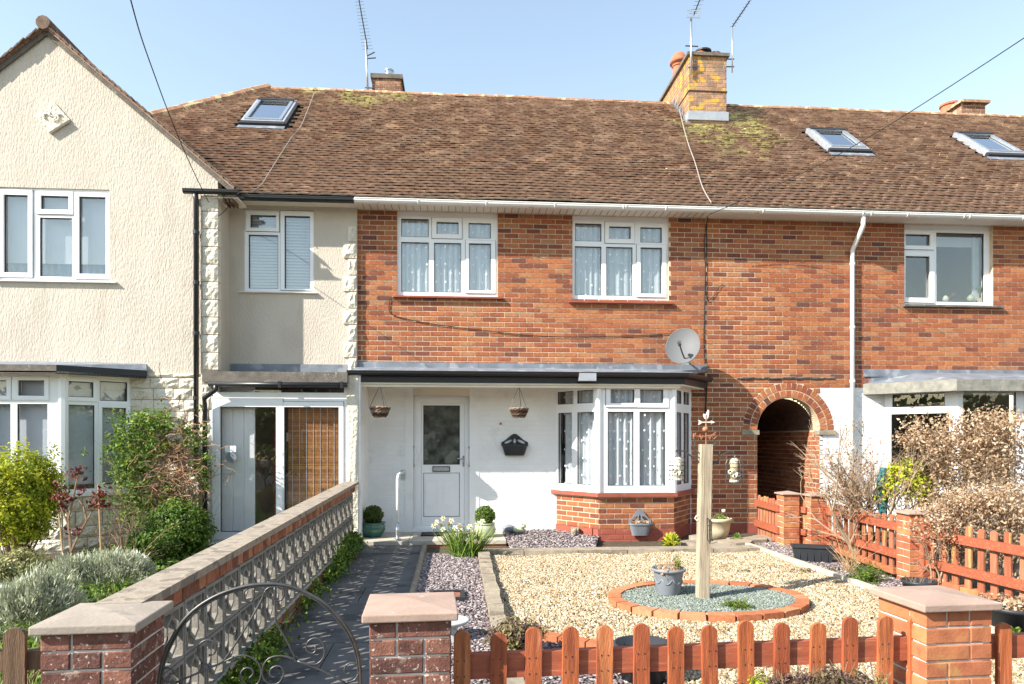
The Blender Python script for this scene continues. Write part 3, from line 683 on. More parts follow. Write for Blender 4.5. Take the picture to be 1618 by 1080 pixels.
# jamb reveal bricks
for x_, sg in ((ax1, 1),):
    j = 0
    WJ = Wall((ax1+.004, D+.225), (ax1+.004, D))
    brick_wall(HR, 'arch_reveal', WJ, 0, .225, 0, czz, thick=.05, proud=.006)
window(HR, WF, w3, conv([(195, 245, 337, 310), (195, 370, 335, 608), (375, 237, 648, 632)], 1380, 300, 3.6), conv([(177, 222, 360, 332), (177, 343, 360, 635)], 1380, 300, 3.6), yo=.07, cur=None)
rw3 = WF.rect(w3)
MB().box(rw3[0], rw3[2], .075, .13, rw3[3]+.001, ZS-.003).build('head_trim', 'upvc', HR, WF.M)
sill(HR, WF, rw3[0]-.03, rw3[2]+.14, h3[1]+.012, -.07, .08, .05, 'concrete')
MB().box(WF.s(1484), rw3[2]-.06, .22, .23, WF.z(1520, 384), WF.z(1520, 368)).build('roller_blind', 'blind', HR, WF.M)
MB().box(WF.s(1552), WF.s(1562), .2, .23, h3[1]+.05, WF.z(1520, 368)).build('curtain_edge', 'net', HR, WF.M)
# right bay
WR1, WR2, WR3 = Wall(c0, c1), Wall(c1, c2), Wall(c2, c3)
zrs, zrt = WR2.z(1560, 776), WR2.z(1560, 610)
def rfacet(W, s0, s1, holes, cur=None):
    f_ = MB().plate(s0, s1, zrs, zrt, holes, 0, .06).build('window', 'upvc', HR, W.M)
    for p in holes:
        MB().box(p[0]+.001, p[2]-.001, .028, .034, p[1]+.001, p[3]-.001).build('pane', 'glass', f_, W.M)
        MB().plate(p[0]+.0005, p[2]-.0005, p[1]+.0005, p[3]-.0005, [(p[0]+.009, p[1]+.009, p[2]-.009, p[3]-.009)], .012, .027).build('gasket', 'gasket', f_, W.M)
sg = lambda u: WR1.s(u)
rfacet(WR1, 0, WR1.L, [(sg(1410), WR1.z(1450, 641.7), sg(1493), WR1.z(1450, 621.5)), (sg(1408), zrs+.08, sg(1500), WR1.z(1450, 653))])
sg = lambda u: WR2.s(u)
rfacet(WR2, 0, WR2.L, [(sg(1521.5), zrs+.08, sg(1606), zrt-.04), (sg(1606)+.12, zrs+.08, sg(1606)+.9, zrt-.04)])
rfacet(WR3, 0, WR3.L, [(.1, zrs+.08, WR3.L-.1, zrt-.04)])
room(HR, WF, rb[0], rb[2]-.3, .3, zrt, .05, 2.2)
for W in (WR1, WR2, WR3): MB().box(0, W.L, -.005, .1, -.1, zrs-.05).build('bay_wall', 'white_brick', HR, W.M)
MB().slab(inset([c0, c1, c2, c3], .08), zrs-.05, zrs).build('bay_sill', 'white_brick', HR)
oc = [(XX(1364, D-.02), D-.0), (XX(1512, ybay-.22), ybay-.22), (c2[0]+.12, ybay-.22), (c3[0]+.3, D)]
mb = MB(); zc0, zc1 = ZZ(1560, 617, ybay-.22), ZZ(1560, 599, ybay-.22)
MB().slab(oc, zc0, zc1).build('bay_canopy', 'concrete_pale', HR)
zfl = WF.z(1500, 584)
v = [(x, y, zc1) for x, y in oc]+[(oc[0][0], D, zfl-.05), (oc[1][0], D-.05, zfl-.06), (oc[2][0], D-.05, zfl-.06), (oc[3][0], D, zfl-.05)]
MB().add(v, [(0, 1, 5, 4), (1, 2, 6, 5), (2, 3, 7, 6), (4, 5, 6, 7)]).build('bay_lead_roof', 'lead', HR)
MB().box(XX(1364, D), XR, -.024, -.0065, zfl-.12, zfl).build('lead_flashing', 'lead', HR, WF.M)
# weathered lath line above the arch
mb = MB(); pts = []
for i in range(30):
    x_ = WF.s(1164+i*5.3); pts.append((x_, -.012, WF.z(1164+i*5.3, 597+random.uniform(-.8, .8))))
mb.tube(pts, [.014+random.random()*.008 for _ in pts], 5).build('mortar_fillet', 'concrete', HR, WF.M)

# ---------------- left house ----------------
XC = XX(344, YG)                         # gable corner
zap = ZZ(75, 50, YG); xap = XX(75, YG); zev = ZZ(372, 303, YG)
w4 = (-4, 297, 173, 443); h4 = WG.rect(w4)
YBL = 9.33
d1 = (XX(99, YBL), YBL); d2 = (XX(207, YG), YG); d0 = (d1[0]-2.0, YBL); dm = (d0[0]-.5, YG)
hb = (dm[0], .5, d2[0]-.03, ZZ(150, 598, YG))
zcut = 4.98
MB().plate(-9, XC, -.1, zcut, [h4, hb], 0, .2).build('gable_wall', 'render', HL, WG.M)
xcut = XC; k_ = (zap-zcut)/((zap-zev)/(XX(372, YG)-xap))
xr_ = xap+k_; xl_ = xap-k_
kq = (zap-zev)/(XX(372, YG)-xap)
MB().prism([(max(-9, xap-(zap-zcut)/kq), zcut), (XC, zcut), (XC, zap-(XC-xap)*kq), (xap, zap)], 0, .2).build('gable_peak', 'render', HL, WG.M)
# return wall and recessed wall
MB().box(XC-.2, XC, .2, YC-YG, 0, zcut).build('return_wall', 'render', HL, WG.M)
w5 = conv([(288, 172, 660, 610)], 300, 280, 3.375)[0]; h5 = WCR.rect(w5)
zcn = ZZ(440, 577, YC)
MB().plate(XC-.1, XP, 2.3, ZS, [h5], 0, .2).build('recessed_wall', 'render', HL, WCR.M)
window(HL, WCR, w5, conv([(320, 197, 458, 267), (310, 303, 468, 595), (503, 203, 640, 588)], 300, 280, 3.375), conv([(297, 178, 475, 285), (482, 178, 660, 600)], 300, 280, 3.375), yo=.03, cur='blind')
sill(HL, WCR, h5[0]-.07, h5[2]+.06, h5[1]+.005, -.05, .04, .025, 'upvc')
window(HL, WG, w4, conv([(25, 155, 258, 895), (378, 172, 645, 300), (365, 375, 672, 935), (742, 180, 997, 915)], 0, 280, 6), conv([(-20, 112, 300, 942), (335, 128, 688, 343), (700, 140, 1035, 960)], 0, 280, 6), yo=.03, cur=None)
zb_ = WG.z(90, 412)
MB().box(h4[0]+.02, h4[2]-.02, .16, .165, zb_, h4[3]).build('roller_blind', 'blind', HL, WG.M)
curtain(WG, HL, h4[0], h4[2], h4[1], zb_+.1, .22, 'bluecurtain', dots=False, amp=.03)
sill(HL, WG, h4[0]-.05, h4[2]+.1, h4[1]+.006, -.05, .05, .03, 'upvc')
# quoins: rough stones up both edges
def rough_block(x0, x1, z0, z1, y0, y1, amp=.012):
    mb = MB(); nx, nz_ = 5, 4; vs = []
    for j in range(nz_+1):
        for i in range(nx+1):
            e = 0 if i in (0, nx) or j in (0, nz_) else -amp*random.uniform(.3, 1.6)
            vs.append((x0+(x1-x0)*i/nx, y0+e, z0+(z1-z0)*j/nz_))
    fs = [(j*(nx+1)+i, j*(nx+1)+i+1, (j+1)*(nx+1)+i+1, (j+1)*(nx+1)+i) for j in range(nz_) for i in range(nx)]
    k = len(vs); vs += [(x0, y1, z0), (x1, y1, z0), (x1, y1, z1), (x0, y1, z1)]
    b = [0, nx, (nz_+1)*(nx+1)-1, nz_*(nx+1)]
    fs += [(b[0], k, k+1, b[1]), (b[1], k+1, k+2, b[2]), (b[2], k+2, k+3, b[3]), (b[3], k+3, k, b[0])]
    return mb.add(vs, fs)
qh = .246; z = 2.42; i = 0; xq0 = XX(318, YG)
while z < 4.93:
    wd = (XC-xq0)*(1 if i % 2 else .88)
    rough_block(XC-wd, XC+.012, z+.006, min(z+qh, 4.95)-.006, -.025, .1, .013).build('quoin_stone', 'stone', HL, WG.M)
    z += qh; i += 1
z = 2.42; i = 0
while z < 4.6:
    wd = .20 if i % 2 else .13
    rough_block(XP-wd, XP-.004, z+.01, z+qh-.01, -.018, .05, .018).build('quoin_stone', 'stone', HL, WCR.M)
    z += qh; i += 1
# rough stone cladding on the ground floor
def cladding(W, x0, x1, z0, z1, hs, hole=None):
    z = z0; j = 0
    while z < z1-.03:
        hh = min(random.choice((.15, .16, .2)), z1-z)
        x = x0-random.uniform(0, .25)
        while x < x1:
            l = random.uniform(.22, .5); a, b = max(x, x0), min(x+l, x1)
            if b-a > .05 and not (hole and hole((a+b)/2, z+hh/2)):
                rough_block(a+.004, b-.004, z+.005, z+hh-.005, -.02, .0, .02).build('stone', 'stone', hs, W.M)
            x += l
        z += hh; j += 1
cladding(WG, d2[0], XC, 0, ZZ(280, 590, YG), HL)
cladding(Wall((XX(318, 9.62), 9.62), (XX(335, 9.62), 9.62)), 0, .14, .0, 2.35, HL)
cladding(WG, -7, d2[0], 0, 0.5, HL)
# left bay
WL1, WL2 = Wall(d0, d1), Wall(d1, d2)
zls, zlt = WL1.z(50, 779), WL1.z(50, 589)
def lwin(W, s0, s1, panes, sashes, blind=True):
    P = [W.rect(p) for p in panes]
    f_ = MB().plate(s0, s1, zls, zlt, P, 0, .06).build('window', 'upvc', HL, W.M)
    for s in [W.rect(q) for q in sashes]:
        inn = [p for p in P if p[0] > s[0] and p[2] < s[2] and p[1] > s[1] and p[3] < s[3]]
        if inn: MB().plate(s[0], s[2], s[1], s[3], [inn[0]], -.018, -.0005).build('sash', 'upvc', f_, W.M)
    for p in P:
        MB().box(p[0]+.001, p[2]-.001, .028, .034, p[1]+.001, p[3]-.001).build('pane', 'glass', f_, W.M)
        MB().plate(p[0]+.0005, p[2]-.0005, p[1]+.0005, p[3]-.0005, [(p[0]+.009, p[1]+.009, p[2]-.009, p[3]-.009)], .012, .027).build('gasket', 'gasket', f_, W.M)
    if blind: MB().box(s0+.05, s1-.05, .12, .125, zls+.1, zlt-.03).build('roller_blind', 'blind', f_, W.M)
lwin(WL1, 0, WL1.L-.03, conv([(-90, 182, 52, 290), (132, 183, 320, 292), (-90, 350, 75, 955), (122, 350, 338, 955)], 0, 560, 4.5), conv([(-130, 155, 82, 322), (92, 155, 350, 323)], 0, 560, 4.5))
lwin(WL2, .03, WL2.L, conv([(480, 192, 663, 302), (710, 192, 905, 330), (455, 357, 672, 955), (725, 378, 895, 922)], 0, 560, 4.5), conv([(450, 160, 690, 330), (700, 345, 930, 945)], 0, 560, 4.5))
MB().tube([(d1[0], d1[1]+.02, zls), (d1[0], d1[1]+.02, zlt)], .06, 8).build('corner_post', 'upvc', HL)
room(HL, WG, -7, d2[0]-.05, .5, zlt, .1, 2.2)
lb = [dm, d0, d1, d2]
MB().slab([(dm[0], YG), d0, d1, d2], -.1, zls-.05).build('bay_base', 'stone', HL)
cladding(WL1, 0, WL1.L, 0, zls-.05, HL); cladding(WL2, 0, WL2.L, 0, zls-.05, HL)
MB().slab([(dm[0], YG), (d0[0]-.1, d0[1]-.06), (d1[0]+.03, d1[1]-.06), (d2[0]+.05, d2[1]-.02)], zls-.05, zls).build('bay_sill', 'upvc', HL)
ec = [(dm[0]-.2, YG), (d0[0]-.15, YBL-.22), (XX(89, YBL-.22), YBL-.22), (XX(232, YG-.1), YG-.1), (XX(232, YG), YG)]
ze0, ze1 = ZZ(45, 588, YBL-.22), ZZ(45, 576, YBL-.22)
for a, b, m_ in ((1, 2, 'concrete'), (2, 3, 'pot_dark')):
    W = Wall(ec[a], ec[b]); MB().box(0, W.L, 0, .06, ze0-.01, ze1).build('bay_fascia', m_, HL, W.M)
zfl2 = ZZ(150, 572, YG)
MB().slab(ec, ze0+.0, ze0+.02).build('bay_soffit', 'cream_wood', HL)
v = [(x, y, ze1+.003) for x, y in ec]+[(ec[0][0], YG, zfl2), (ec[1][0], YG, zfl2), (ec[2][0], YG-.01, zfl2), (ec[3][0]-.05, YG-.005, zfl2-.02), (ec[4][0], YG-.005, zfl2-.02)]
MB().add(v, [(0, 1, 6, 5), (1, 2, 7, 6), (2, 3, 8, 7), (3, 4, 9, 8)]).build('bay_lead_roof', 'lead', HL)
# emblem on the gable: raised diamond plaque with scroll work
e = Vector((XX(83, YG), 0, ZZ(83, 187, YG)))
em = MB()
em.prism([(e[0]-.22, e[2]+.02), (e[0]-.02, e[2]-.22), (e[0]+.24, e[2]-.02), (e[0]+.03, e[2]+.22)], -.025, .01); emb = em.build('plaster_plaque', 'stone', HL, WG.M)
MB().tube([(e[0]-.03, -.03, e[2]-.2), (e[0]+.22, -.03, e[2]-.03)], .03, 6).build('plaque_moulding', 'stone', emb, WG.M)
for k in range(5):
    a0 = random.random()*6; cx_ = e[0]+random.uniform(-.1, .1); cz_ = e[2]+random.uniform(-.08, .08)
    MB().tube([(cx_+.06*cos(a0+t*.7)*(1-t*.1), -.032, cz_+.06*sin(a0+t*.7)*(1-t*.1)) for t in range(7)], .016, 5).build('plaque_scroll', 'stone', emb, WG.M, smooth=True)
# glazed porch
YP = 9.6; WP = Wall((0, YP), (1, YP)); zpb = WP.z(440, 857)
cvp = lambda l: conv(l, 300, 560, 3.375)
por = (331, 622, 548, 857)
window(HL, WP, por, cvp([(162, 278, 461, 943), (503, 280, 795, 943)]), cvp([(120, 235, 497, 985), (499, 252, 820, 985)]), yo=0, cur=None, rm=False, glassm='glass')
r_ = WP.rect((340, 606, 546, 622)); 
MB().plate(r_[0]-.03, r_[2]+.03, r_[1], r_[3]+.04, [(r_[0]+.04, r_[1]+.02, r_[2]-.02, r_[3]-.01)], 0, .05).build('transom_window', 'upvc', HL, WP.M)
MB().box(r_[0]+.04, r_[2]-.02, .02, .026, r_[1]+.02, r_[3]-.01).build('transom_glass', 'glass', HL, WP.M)
pr = WP.rect(por)
MB().box(pr[0]-.02, xq, -.03, .3, -.05, pr[1]).build('porch_sill', 'upvc', HL, WP.M)
px0 = pr[2]; rough_block(px0+.0, xq-.002, 0, 2.35, -.02, .8, .012).build('porch_pier', 'stone', HL, WP.M)
MB().box(pr[0]-.15, pr[0], .02, .8, 0, 2.3).build('porch_side_wall', 'render', HL, WP.M)
zc0, zc1 = ZZ(440, 604, YP-.12), ZZ(440, 587, YP-.12)
xcan = XX(319, YP-.12)
MB().box(xcan, XP-.004, YP-.12, YC-.01, zc0, zc1).build('porch_canopy', 'concrete', HL)
MB().box(XC+.02, XP-.004, -.02, -.002, zc1-.02, ZZ(440, 575, YC)).build('lead_flashing', 'lead', HL, WCR.M)
MB().tube([(xcan+.1, YP-.15, zc0-.03), (XP-.0, YP-.15, zc0-.03)], .035, 8).build('porch_gutter', 'black_plastic', HL, smooth=True)
for u in (447, 543): MB().box(XX(u, YP)-.02, XX(u, YP)+.02, YP-.19, YP-.11, zc0-.075, zc0+.01).build('gutter_bracket', 'black_plastic', HL)
# porch inside
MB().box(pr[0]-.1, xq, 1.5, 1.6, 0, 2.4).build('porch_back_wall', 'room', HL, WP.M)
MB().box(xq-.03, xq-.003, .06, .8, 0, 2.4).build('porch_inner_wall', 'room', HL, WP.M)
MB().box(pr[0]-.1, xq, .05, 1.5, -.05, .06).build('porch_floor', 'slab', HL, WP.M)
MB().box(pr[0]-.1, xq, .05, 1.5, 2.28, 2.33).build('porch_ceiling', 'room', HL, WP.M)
x_ = WP.s(345)
for k in range(3): MB().cbox(x_+k*.15, x_+k*.15+.147, .13, .15, .06, 2.2, .008).build('inner_panel', 'upvc', HL, WP.M)
x_ += .02
MB().box(x_+.56, x_+.64, .6, .7, .06, 2.2).build('inner_door_frame', 'red_paint', HL, WP.M)
MB().box(x_+.64, x_+.95, .7, .72, .06, 2.2).build('inner_door', 'pot_dark', HL, WP.M)
MB().box(x_+.72, x_+.79, .685, .69, 1.42, 1.55).build('door_notice', 'upvc', HL, WP.M)
ps = WP.rect((508, 560+280/3.375, 536, 839))
bl0, bl1 = WP.s(452), WP.s(536)
mb = MB(); z = .08
while z < 2.05: mb.box(bl0, bl1, .12+random.random()*.003, .128, z, z+.012); z += .0135
bb = mb.build('bamboo_blind', 'bamboo', HL, WP.M, kind='stuff')
for k in range(8): MB().tube([(bl0+.06+k*.095, .116, .08), (bl0+.06+k*.095, .116, 2.05)], .003, 4).build('blind_cord', 'net', bb, WP.M)
MB().box(WP.s(355), WP.s(372), .018, .026, WP.z(363, 714), WP.z(363, 704)).build('notice_sticker', 'upvc', HL, WP.M)
MB().lathe([(.075, 0), (.075, .006)], 0, 0, 8).build('round_sticker', 'pot_grey', HL, WP.M @ T((WP.s(364.5), .026, WP.z(364, 722))) @ Matrix.Rotation(pi/2, 4, 'X'))
# ---------------- main roof ----------------
YE = 10.03; ZE = ZZ(800, 316, YE)+.0
YRG = 14.1; ZRG = (ZZ(800, 154, YRG)*1+ZZ(1300, 173, YRG))/2
RS = (ZRG-ZE)/(YRG-YE); SL = sqrt((ZRG-ZE)**2+(YRG-YE)**2); RA = atan2(ZRG-ZE, YRG-YE)
XH = XX(425, YRG)                # hip end of the ridge
def roof_pt(x, s, h=0):          # s metres up the slope, h above it
    y = YE+s*cos(RA); z = ZE+s*sin(RA)
    sag = .03*noise.noise(Vector((x*.35, s*.5, 3)))
    return Vector((x, y-h*sin(RA), z+h*cos(RA)+sag))
kg = (zap-zev)/(XX(372, YG)-xap)
def gable_z(x): return zap-abs(x-xap)*kg
GAUGE = .111; TW = .167
VEL = []
def skylight(hs, q):             # corner pixels tl,tr,br,bl
    W = []
    for (u, v) in q:             # intersect with roof plane
        d = ray(u, v); n = Vector((0, -sin(RA), cos(RA))); p0 = Vector((0, YE, ZE)); o = Vector((0, 0, H))
        t = (p0-o).dot(n)/Vector(d).dot(n); p = o+Vector(d)*t; W.append((p[0], (p[1]-YE)/cos(RA)))
    x0 = (W[0][0]+W[3][0])/2; x1 = (W[1][0]+W[2][0])/2; s0 = (W[2][1]+W[3][1])/2; s1 = (W[0][1]+W[1][1])/2
    VEL.append((x0, x1, s0, s1))
    Mw = T((x0, YE+s0*cos(RA)-.035*sin(RA), ZE+s0*sin(RA)+.035*cos(RA))) @ Matrix.Rotation(RA, 4, 'X')
    w_, h_ = x1-x0, s1-s0
    k = MB(); 
    # local: x, y up the slope, z outward
    def ring(a, b, c, d, t, z0, z1):
        for bx in ((a, b, c, c+t), (a, b, d-t, d), (a, a+t, c+t, d-t), (b-t, b, c+t, d-t)): k.box(bx[0], bx[1], bx[2], bx[3], z0, z1)
    ring(0, w_, 0, h_, .085, -.03, .055); fr = k.build('skylight', 'velux', hs, Mw)
    k = MB(); ring(.05, w_-.05, .05, h_-.05, .05, .0565, .075); k.build('skylight_sash', 'galv', fr, Mw)
    MB().box(-.02, w_+.02, -.09, -.0, -.03, .045).build('cover_strip', 'gasket', fr, Mw); MB().box(.03, w_-.03, h_-.11, h_-.02, .077, .09).build('top_cover', 'gasket', fr, Mw)
    MB().box(.09, w_-.09,   .09, h_-.09, .03, .036).build('skylight_pane', 'glass_sky', fr, Mw)
    MB().box(.0, w_, .0, h_, -.25, -.24).build('skylight_lining', 'blind', fr, Mw)
    MB().box(-.03, w_+.03, -.22, -.092, -.012, .004).build('lead_apron', 'lead', fr, Mw)
M['glass_sky'] = glass('skylight_glass', (.75, .85, .9), 4.5)
skylight(HL, [(404, 165), (470, 165), (452, 199), (384, 199)])
skylight(HR, [(1275, 210), (1334, 212), (1368, 242), (1306, 241)])
skylight(HR, [(1509, 217), (1568, 218), (1612, 249), (1553, 248)])
CHX0, CHX1 = XX(1088, 13.0), XX(1150, 13.0)
def roof(hs, xa, xb, name='roof'):
    mb = MB(); n = 24; vs = []
    for i in range(n+1):
        x = xa+(xb-xa)*i/n
        smax = SL if x > XH else max(0.1, SL*(1-(XH-x)/4.05))
        for s_ in (0, smax*.33, smax*.66, smax): vs.append(roof_pt(x, s_, -.03))
    mb.add(vs, [(4*i+j, 4*i+4+j, 4*i+5+j, 4*i+1+j) for i in range(n) for j in range(3)])
    # rear slope
    zb = ZE; mb.add([(xa, YRG, ZRG-.04), (xb, YRG, ZRG-.04), (xb, 2*YRG-YE, zb), (xa, 2*YRG-YE, zb)], [(0, 1, 2, 3)]) if xa >= XH-.01 else None
    part = mb.build(name, 'underlay', hs)
    tiles = []
    rows = int(SL/GAUGE)
    for j in range(rows+1):
        s0 = j*GAUGE-.02; off = (j % 2)*TW/2
        x = floor(xa/TW)*TW+off-TW
        while x < xb:
            a, b = x+.0015, x+TW-.0015
            sm = SL if a > XH else SL*(1-(XH-a)/4.05)
            xc = (a+b)/2
            hid = xc < XC+.05 and (YE+s0*cos(RA) < YRG-1.2) and gable_z(xc) > ZE+s0*sin(RA)+.02
            if xa <= xc < xb and s0 < sm-.02 and not hid and not any(v[0]-.075 < xc < v[1]+.075 and v[2]-.12 < s0+.06 < v[3]+.03 for v in VEL) and xc > -7.9:
                tiles.append((a, b, s0))
            x += TW
    return part, tiles
_tm = {}
def tile_mesh(l, k):
    key = (round(l, 2), k)
    if key not in _tm:
        t = .024+.004*k; c = .005
        mb = MB(); e = .165
        v = [(0, 0, 0), (l/2, 0, c), (l, 0, 0), (0, 0, t), (l/2, 0, t+c), (l, 0, t), (0, e, -.006), (l/2, e, c-.006), (l, e, -.006)]
        mb.add(v, [(0, 1, 4, 3), (1, 2, 5, 4), (3, 4, 7, 6), (4, 5, 8, 7), (0, 3, 6), (2, 8, 5)])
        mb.r = [.97, .97, .4, .4, .5, .5]; _tm[key] = mb
    return _tm[key]
def moss(x, s):
    # lichen washed down from the chimney, and smaller patches by the other flue and the hip
    v = 0
    for (cx, w_, s0, dp) in ((CHX0+.25, .40, SL-1.3, 2.2), (CHX1+.30, .38, SL-.7, 2.6), (XX(565, YRG)-.05, .42, SL-.1, 1.4), (XX(610, YRG), .5, SL, .9), (XX(500, YRG), .3, SL-.1, .6)):
        if s < s0+.1:
            t_ = (s0-s)/dp
            v = max(v, (1-t_)*math.exp(-((x-cx-.12*t_)/(w_*(1+.3*t_)))**2)) if t_ < 1.0 else v
    return v
def roof_tiles(hs, part, tiles, limit=300):
    tiles.sort(key=lambda t: (abs(t[0]) > 9, t[2], abs(t[0])))
    mb = MB(); mm = MB()
    for i, (a, b, s0) in enumerate(tiles):
        k = random.randint(0, 2); jit = random.gauss(0, .004); tz = random.gauss(0, .006)
        p = roof_pt(a, s0+jit, .010+abs(random.gauss(0, .002)))
        Mw = T(p) @ Matrix.Rotation(RA-.145+random.gauss(0, .007), 4, 'X') @ Matrix.Rotation(tz*.6, 4, 'Y')
        tm = tile_mesh(b-a, k)
        if i < limit:
            q = random.randint(0, 11); key = ('m', round(b-a, 2), k, q)
            if key not in _tm: tm.r = [.96, .96, q/13, q/13, q/13, q/13]; _tm[key] = tm.mesh('roof_tile', 'tile_j')
            link('roof_tile', _tm[key], part, Mw)
        else:
            r = random.random(); vs = [Mw @ Vector(q) for q in tm.v]; k0_ = None
            (mm if random.random() < 1.7*moss(a, s0)*(1.0 if noise.noise(Vector((a*3, s0*3, 0))) > -.25 else .25) else mb).add(vs, tm.f, r); mb_ = mm if (mm.r and len(mm.v) >= 9 and mm.v[-1] == tuple(vs[-1])) else mb; mb_.r[-6] = mb_.r[-5] = .9+.1*r
    mb.build('tiled_slope', 'tile_j', part, kind='stuff')
    if mm.v: mm.build('lichened_tiles', 'tile_moss', part, kind='stuff')
def ridge(hs, x0, x1):
    x = x0
    while x < x1:
        l = min(.45, x1-x); r = .105; n = 8; z = ZRG-.045+.02*noise.noise(Vector((x*.6, 5, 0))); vs = []
        for xx_, rr in ((x+.004, r), (x+l-.004, r*.93)):
            for i in range(n+1): a = pi*i/n; vs.append((xx_, YRG-rr*cos(a), z+rr*sin(a)*.8))
        k = n+1
        MB().add(vs, [(i, i+1, k+i+1, k+i) for i in range(n)]+[tuple(range(n, -1, -1)), tuple(range(k, 2*k))]).build('ridge_tile', 'ridge', hs)
        x += .45
for hs, xa, xb in ((HL, -7.9, XP), (HM, XP, XM), (HR, XM, 12.5)):
    p, t = roof(hs, xa, xb); roof_tiles(hs, p, t); ridge(hs, max(xa, XH), xb)
# hip tiles
for i in range(11):
    f0, f1 = i*.1, i*.1+.097
    P = [Vector((XH-4.05*f, YRG-(YRG-YE)*f, ZRG-(ZRG-ZE)*f-.01)) for f in (f0, f1)]
    if P[1][0] > -7.9: MB().tube(P, [.105, .115], 10).build('hip_tile', 'ridge', HL)
# ---- gable wing roof
kk = kg
M['verge'] = mat('dark_verge_tile', (.15, .10, .075), .95, .35, 14, .5, 60, stain=((.34, .29, .22), 9, .6, .6))
def wing(side):
    x1 = XX(372, YG) if side > 0 else -9.0
    z1 = gable_z(x1); mb = MB(); y0, y1 = YG-.07, 12.8
    t = .045; v = [(xap, y0, zap+.02), (x1, y0, z1+.02), (x1, y1, z1+.02), (xap, y1, zap+.02)]
    v += [(p[0], p[1], p[2]+t) for p in v]
    r_ = mb.add(v, [(0, 1, 2, 3), (7, 6, 5, 4), (0, 4, 5, 1), (1, 5, 6, 2), (2, 6, 7, 3), (3, 7, 4, 0)]).build('gable_roof', 'tile_j', HL)
    L = sqrt((x1-xap)**2+(z1-zap)**2); a = atan2(z1-zap, x1-xap); n = int(L/.105)
    for i in range(n):
        s0 = i*.105+.05
        px, pz = xap+cos(a)*s0, zap+sin(a)*s0
        flare = .0 if side < 0 else .05*max(0, (i/n-.75))*4*(.105*i/2)*0
        Mw = T((px, YG-.10+random.gauss(0, .004), pz+.062+flare)) @ Matrix.Rotation(-a+(.14 if side > 0 else -.14), 4, 'Y')
        x_0, x_1 = (-.04, .13) if side > 0 else (-.04, .13)
        MB().box(x_0, x_1, 0, .2, 0, .016).build('verge_tile', 'verge', r_, Mw)
    W = [(xap, zap-.06), (x1, z1-.06), (x1, z1+.022), (xap, zap+.022)]
    MB().prism(W, YG-.035, YG-.002).build('verge_mortar', 'concrete', HL)
    return r_
wing(1); wing(-1)
MB().tube([(xap, YG-.11, zap+.07), (xap, YG+.3, zap+.07), (xap, 12.8, zap+.06)], .095, 10).build('gable_ridge', 'verge', HL)
# ---- eaves: soffit, fascia, gutters
YF = 10.13
ztg = ZZ(800, 320, YF-.1)
MB().box(XP, XM, YF, D, ZS-.0, ZS+.02).build('soffit', 'cream_wood', HM)
MB().box(XM, 12.5, YF, D, ZS-.0, ZS+.02).build('soffit', 'cream_wood', HR)
MB().box(XC, XP, YF, YC, ZS+.0, ZS+.02).build('soffit', 'cream_wood', HL)
for k in range(60):
    x = XP+.1+k*.105
    if x < XM: MB().box(x, x+.006, YF+.01, D-.01, ZS-.004, ZS-.0005).build('soffit_groove', 'concrete', HM)
MB().box(XP, XM, YF-.02, YF, ZS-.01, ztg+.02).build('fascia_board', 'cream_wood', HM)
MB().box(XM, 12.5, YF-.02, YF, ZS-.01, ztg+.02).build('fascia_board', 'upvc', HR)
MB().box(XC, XP, YF-.02, YF, ZS-.01, ztg+.02).build('fascia_board', 'cream_wood', HL)
gutter([(XP+.01, YF-.08), (XM, YF-.08)], ztg, .058, 'white_gutter', HM); gutter([(XM+.002, YF-.08), (12.5, YF-.08)], ztg, .058, 'white_gutter', HR)
gutter([(XX(376, YF-.08), YF-.08), (XP-.005, YF-.08)], ztg-.0, .06, 'black_plastic', HL)
yq = YG-.1
gutter([(XX(290, yq), yq), (XX(376, yq), yq)], ZZ(330, 301, yq), .05, 'black_plastic', HL)
MB().box(XX(318, yq), XX(374, yq), YG-.05, YG+.35, ZZ(330, 308, yq)-.02, ZZ(330, 308, yq)).build('eaves_boarding', 'cream_wood', HL)
for k in range(3): MB().box(XX(355+6*k, YG), XX(358+6*k, YG), YG-.08, YG+.2, ZZ(330, 312, yq)-.04, ZZ(330, 308, yq)-.021).build('rafter_foot', 'oldwood', HL)
yb_ = YF-.08
for hs, us in ((HM, (661, 768, 876, 984, 988, 1051, )), (HR, (1204, 1361, 1374, 1431, 1520, 1529, 1613))):
    for u in us:
        x = XX(u, yb_); mb = MB()
        mb.tube([(x, yb_-.062*cos(a*pi/8), ztg-.062*sin(a*pi/8)+.0) for a in range(0, 9)], .009, 6); mb.build('gutter_clip', 'white_gutter', hs)
# white downpipe on the right house
u0 = 1367; x = XX(1364, yb_); xw2 = XX(1347, D-.06)
pts = [(x, yb_, ztg-.05), (x, yb_, ztg-.2), (xw2+.02, D-.09, ztg-.42), (xw2, D-.06, ztg-.5), (xw2, D-.06, .1)]
dp = MB().tube(pts, .034, 12).build('downpipe', 'white_gutter', HR, smooth=True)
for z in (4.2, 3.2, 2.35, 1.3): MB().tube([(xw2, D-.06, z), (xw2, D-.06, z+.04)], .041, 12).build('pipe_clip', 'white_gutter', dp)
